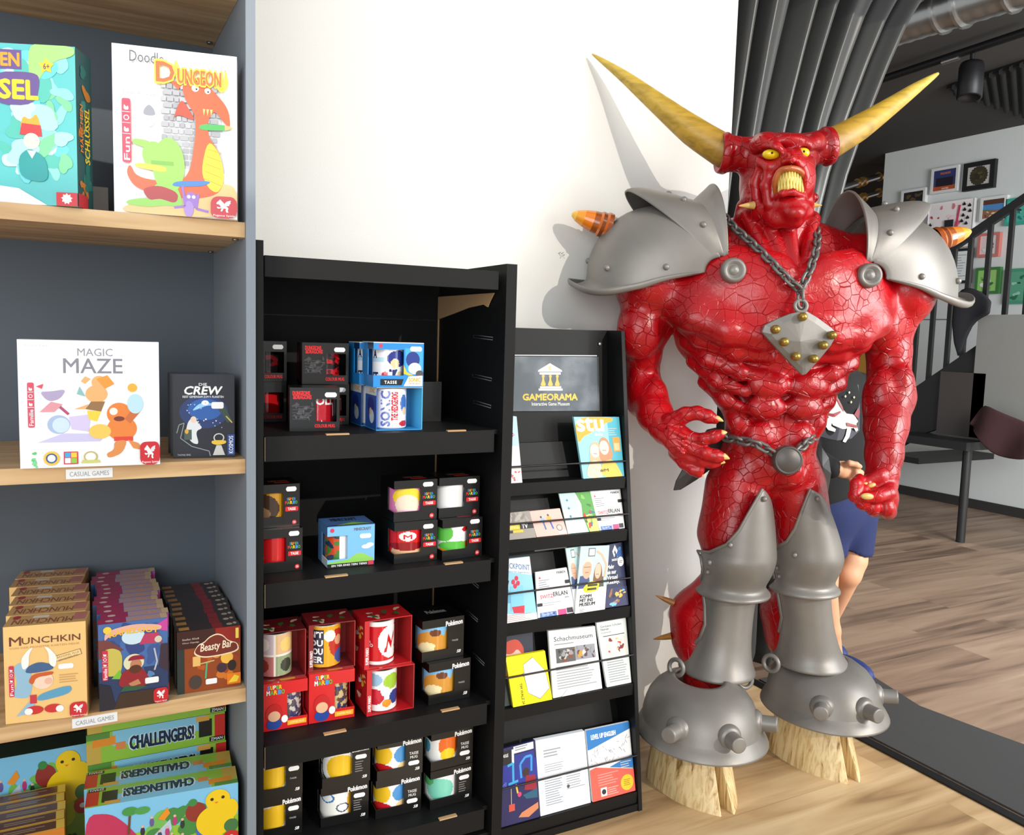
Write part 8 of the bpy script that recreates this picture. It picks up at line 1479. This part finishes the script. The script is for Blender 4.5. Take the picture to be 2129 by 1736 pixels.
hr = MB(); hr.ball(V3(head+[0, 0.02, 0.035]), 1, (24, 20, 20), 24, 14, scale=(0.088, 0.098, 0.095)); hr.build('hair', plain('black_hair', (24, 20, 20), 0.5), person)
for c in (pp(1746, 1388, -0.01), pp(1697, 1352, 0.17)):
    mb = MB(); cc = V3(c); cc.z = max(0.052, cc.z if c[1] > YP+0.09 else 0.052); mb.ball(cc+Vector((0, -0.045, 0)), 1, (30, 44, 100), 18, 10, scale=(0.040, 0.100, 0.042)); sh_ = mb.build('shoe', plain('navy_shoe', (34, 52, 110), 0.6), person)
    mb = MB(); mb.ball(cc+Vector((0, -0.045, -0.033)), 1, (230, 230, 230), 18, 6, scale=(0.042, 0.102, 0.011)); q = mb.build('sole', plain('white_sole', (228, 228, 228), 0.6), person); q.parent = sh_
# print on the shirt, laid on its surface
from mathutils.bvhtree import BVHTree
bv = BVHTree.FromPolygons([tuple(v.co) for v in shirt.data.vertices], [tuple(p.vertices) for p in shirt.data.polygons])
def onshirt(px, py, off):
    d = Vector(ray(px, py)).normalized(); h = bv.ray_cast(Vector((0, 0, CAMZ)), d); return (h[0]-d*off) if h[0] else Vector(pp(px, py, -0.12))
mb = MB(); off = [0.003]
def pr(poly, c): 
    cx, cy = sum(p[0] for p in poly)/len(poly), sum(p[1] for p in poly)/len(poly); o_ = off[0]; pts = [onshirt(px, py, o_) for px, py in poly]; mid = onshirt(cx, cy, o_); n = len(pts)
    mb.add(pts+[mid], [(i, n, (i+1) % n) for i in range(n)], c); off[0] += 0.0006
pr([(1706, 800), (1740, 796), (1785, 800), (1788, 850), (1787, 895), (1770, 912), (1740, 916), (1706, 908)], (36, 36, 50))
HW = (232, 228, 220)
pr([(1716, 838), (1722, 826), (1734, 822), (1744, 832), (1752, 848), (1742, 862), (1730, 856), (1714, 852)], HW); pr([(1726, 850), (1748, 846), (1760, 860), (1776, 862), (1784, 876), (1774, 890), (1752, 892), (1732, 884), (1722, 866)], HW)
pr([(1722, 868), (1714, 882), (1722, 894), (1736, 898), (1738, 892), (1728, 886), (1730, 876)], HW); pr([(1762, 888), (1758, 906), (1752, 918), (1758, 920), (1766, 908), (1770, 892)], HW); pr([(1772, 884), (1780, 898), (1784, 894), (1780, 880)], HW)
pr([(1744, 830), (1752, 846), (1756, 860), (1748, 846), (1738, 826)], (150, 70, 70)); pr([(1716, 858), (1736, 862), (1748, 854), (1748, 858), (1736, 867), (1716, 862)], (150, 50, 54)); pr([(1760, 878), (1782, 884), (1782, 890), (1762, 886)], (140, 60, 60)); pr([(1776, 862), (1784, 848), (1788, 856), (1784, 870)], (130, 50, 60)); pr([(1722, 842), (1727, 838), (1729, 844), (1724, 847)], (40, 36, 40))
for px, py in ((1766, 816), (1776, 826), (1758, 824), (1770, 836)): pr([(px-2, py), (px, py-3), (px+2, py), (px, py+3)], (206, 196, 150))
mb.build('shirt_print', M['paper'], person)
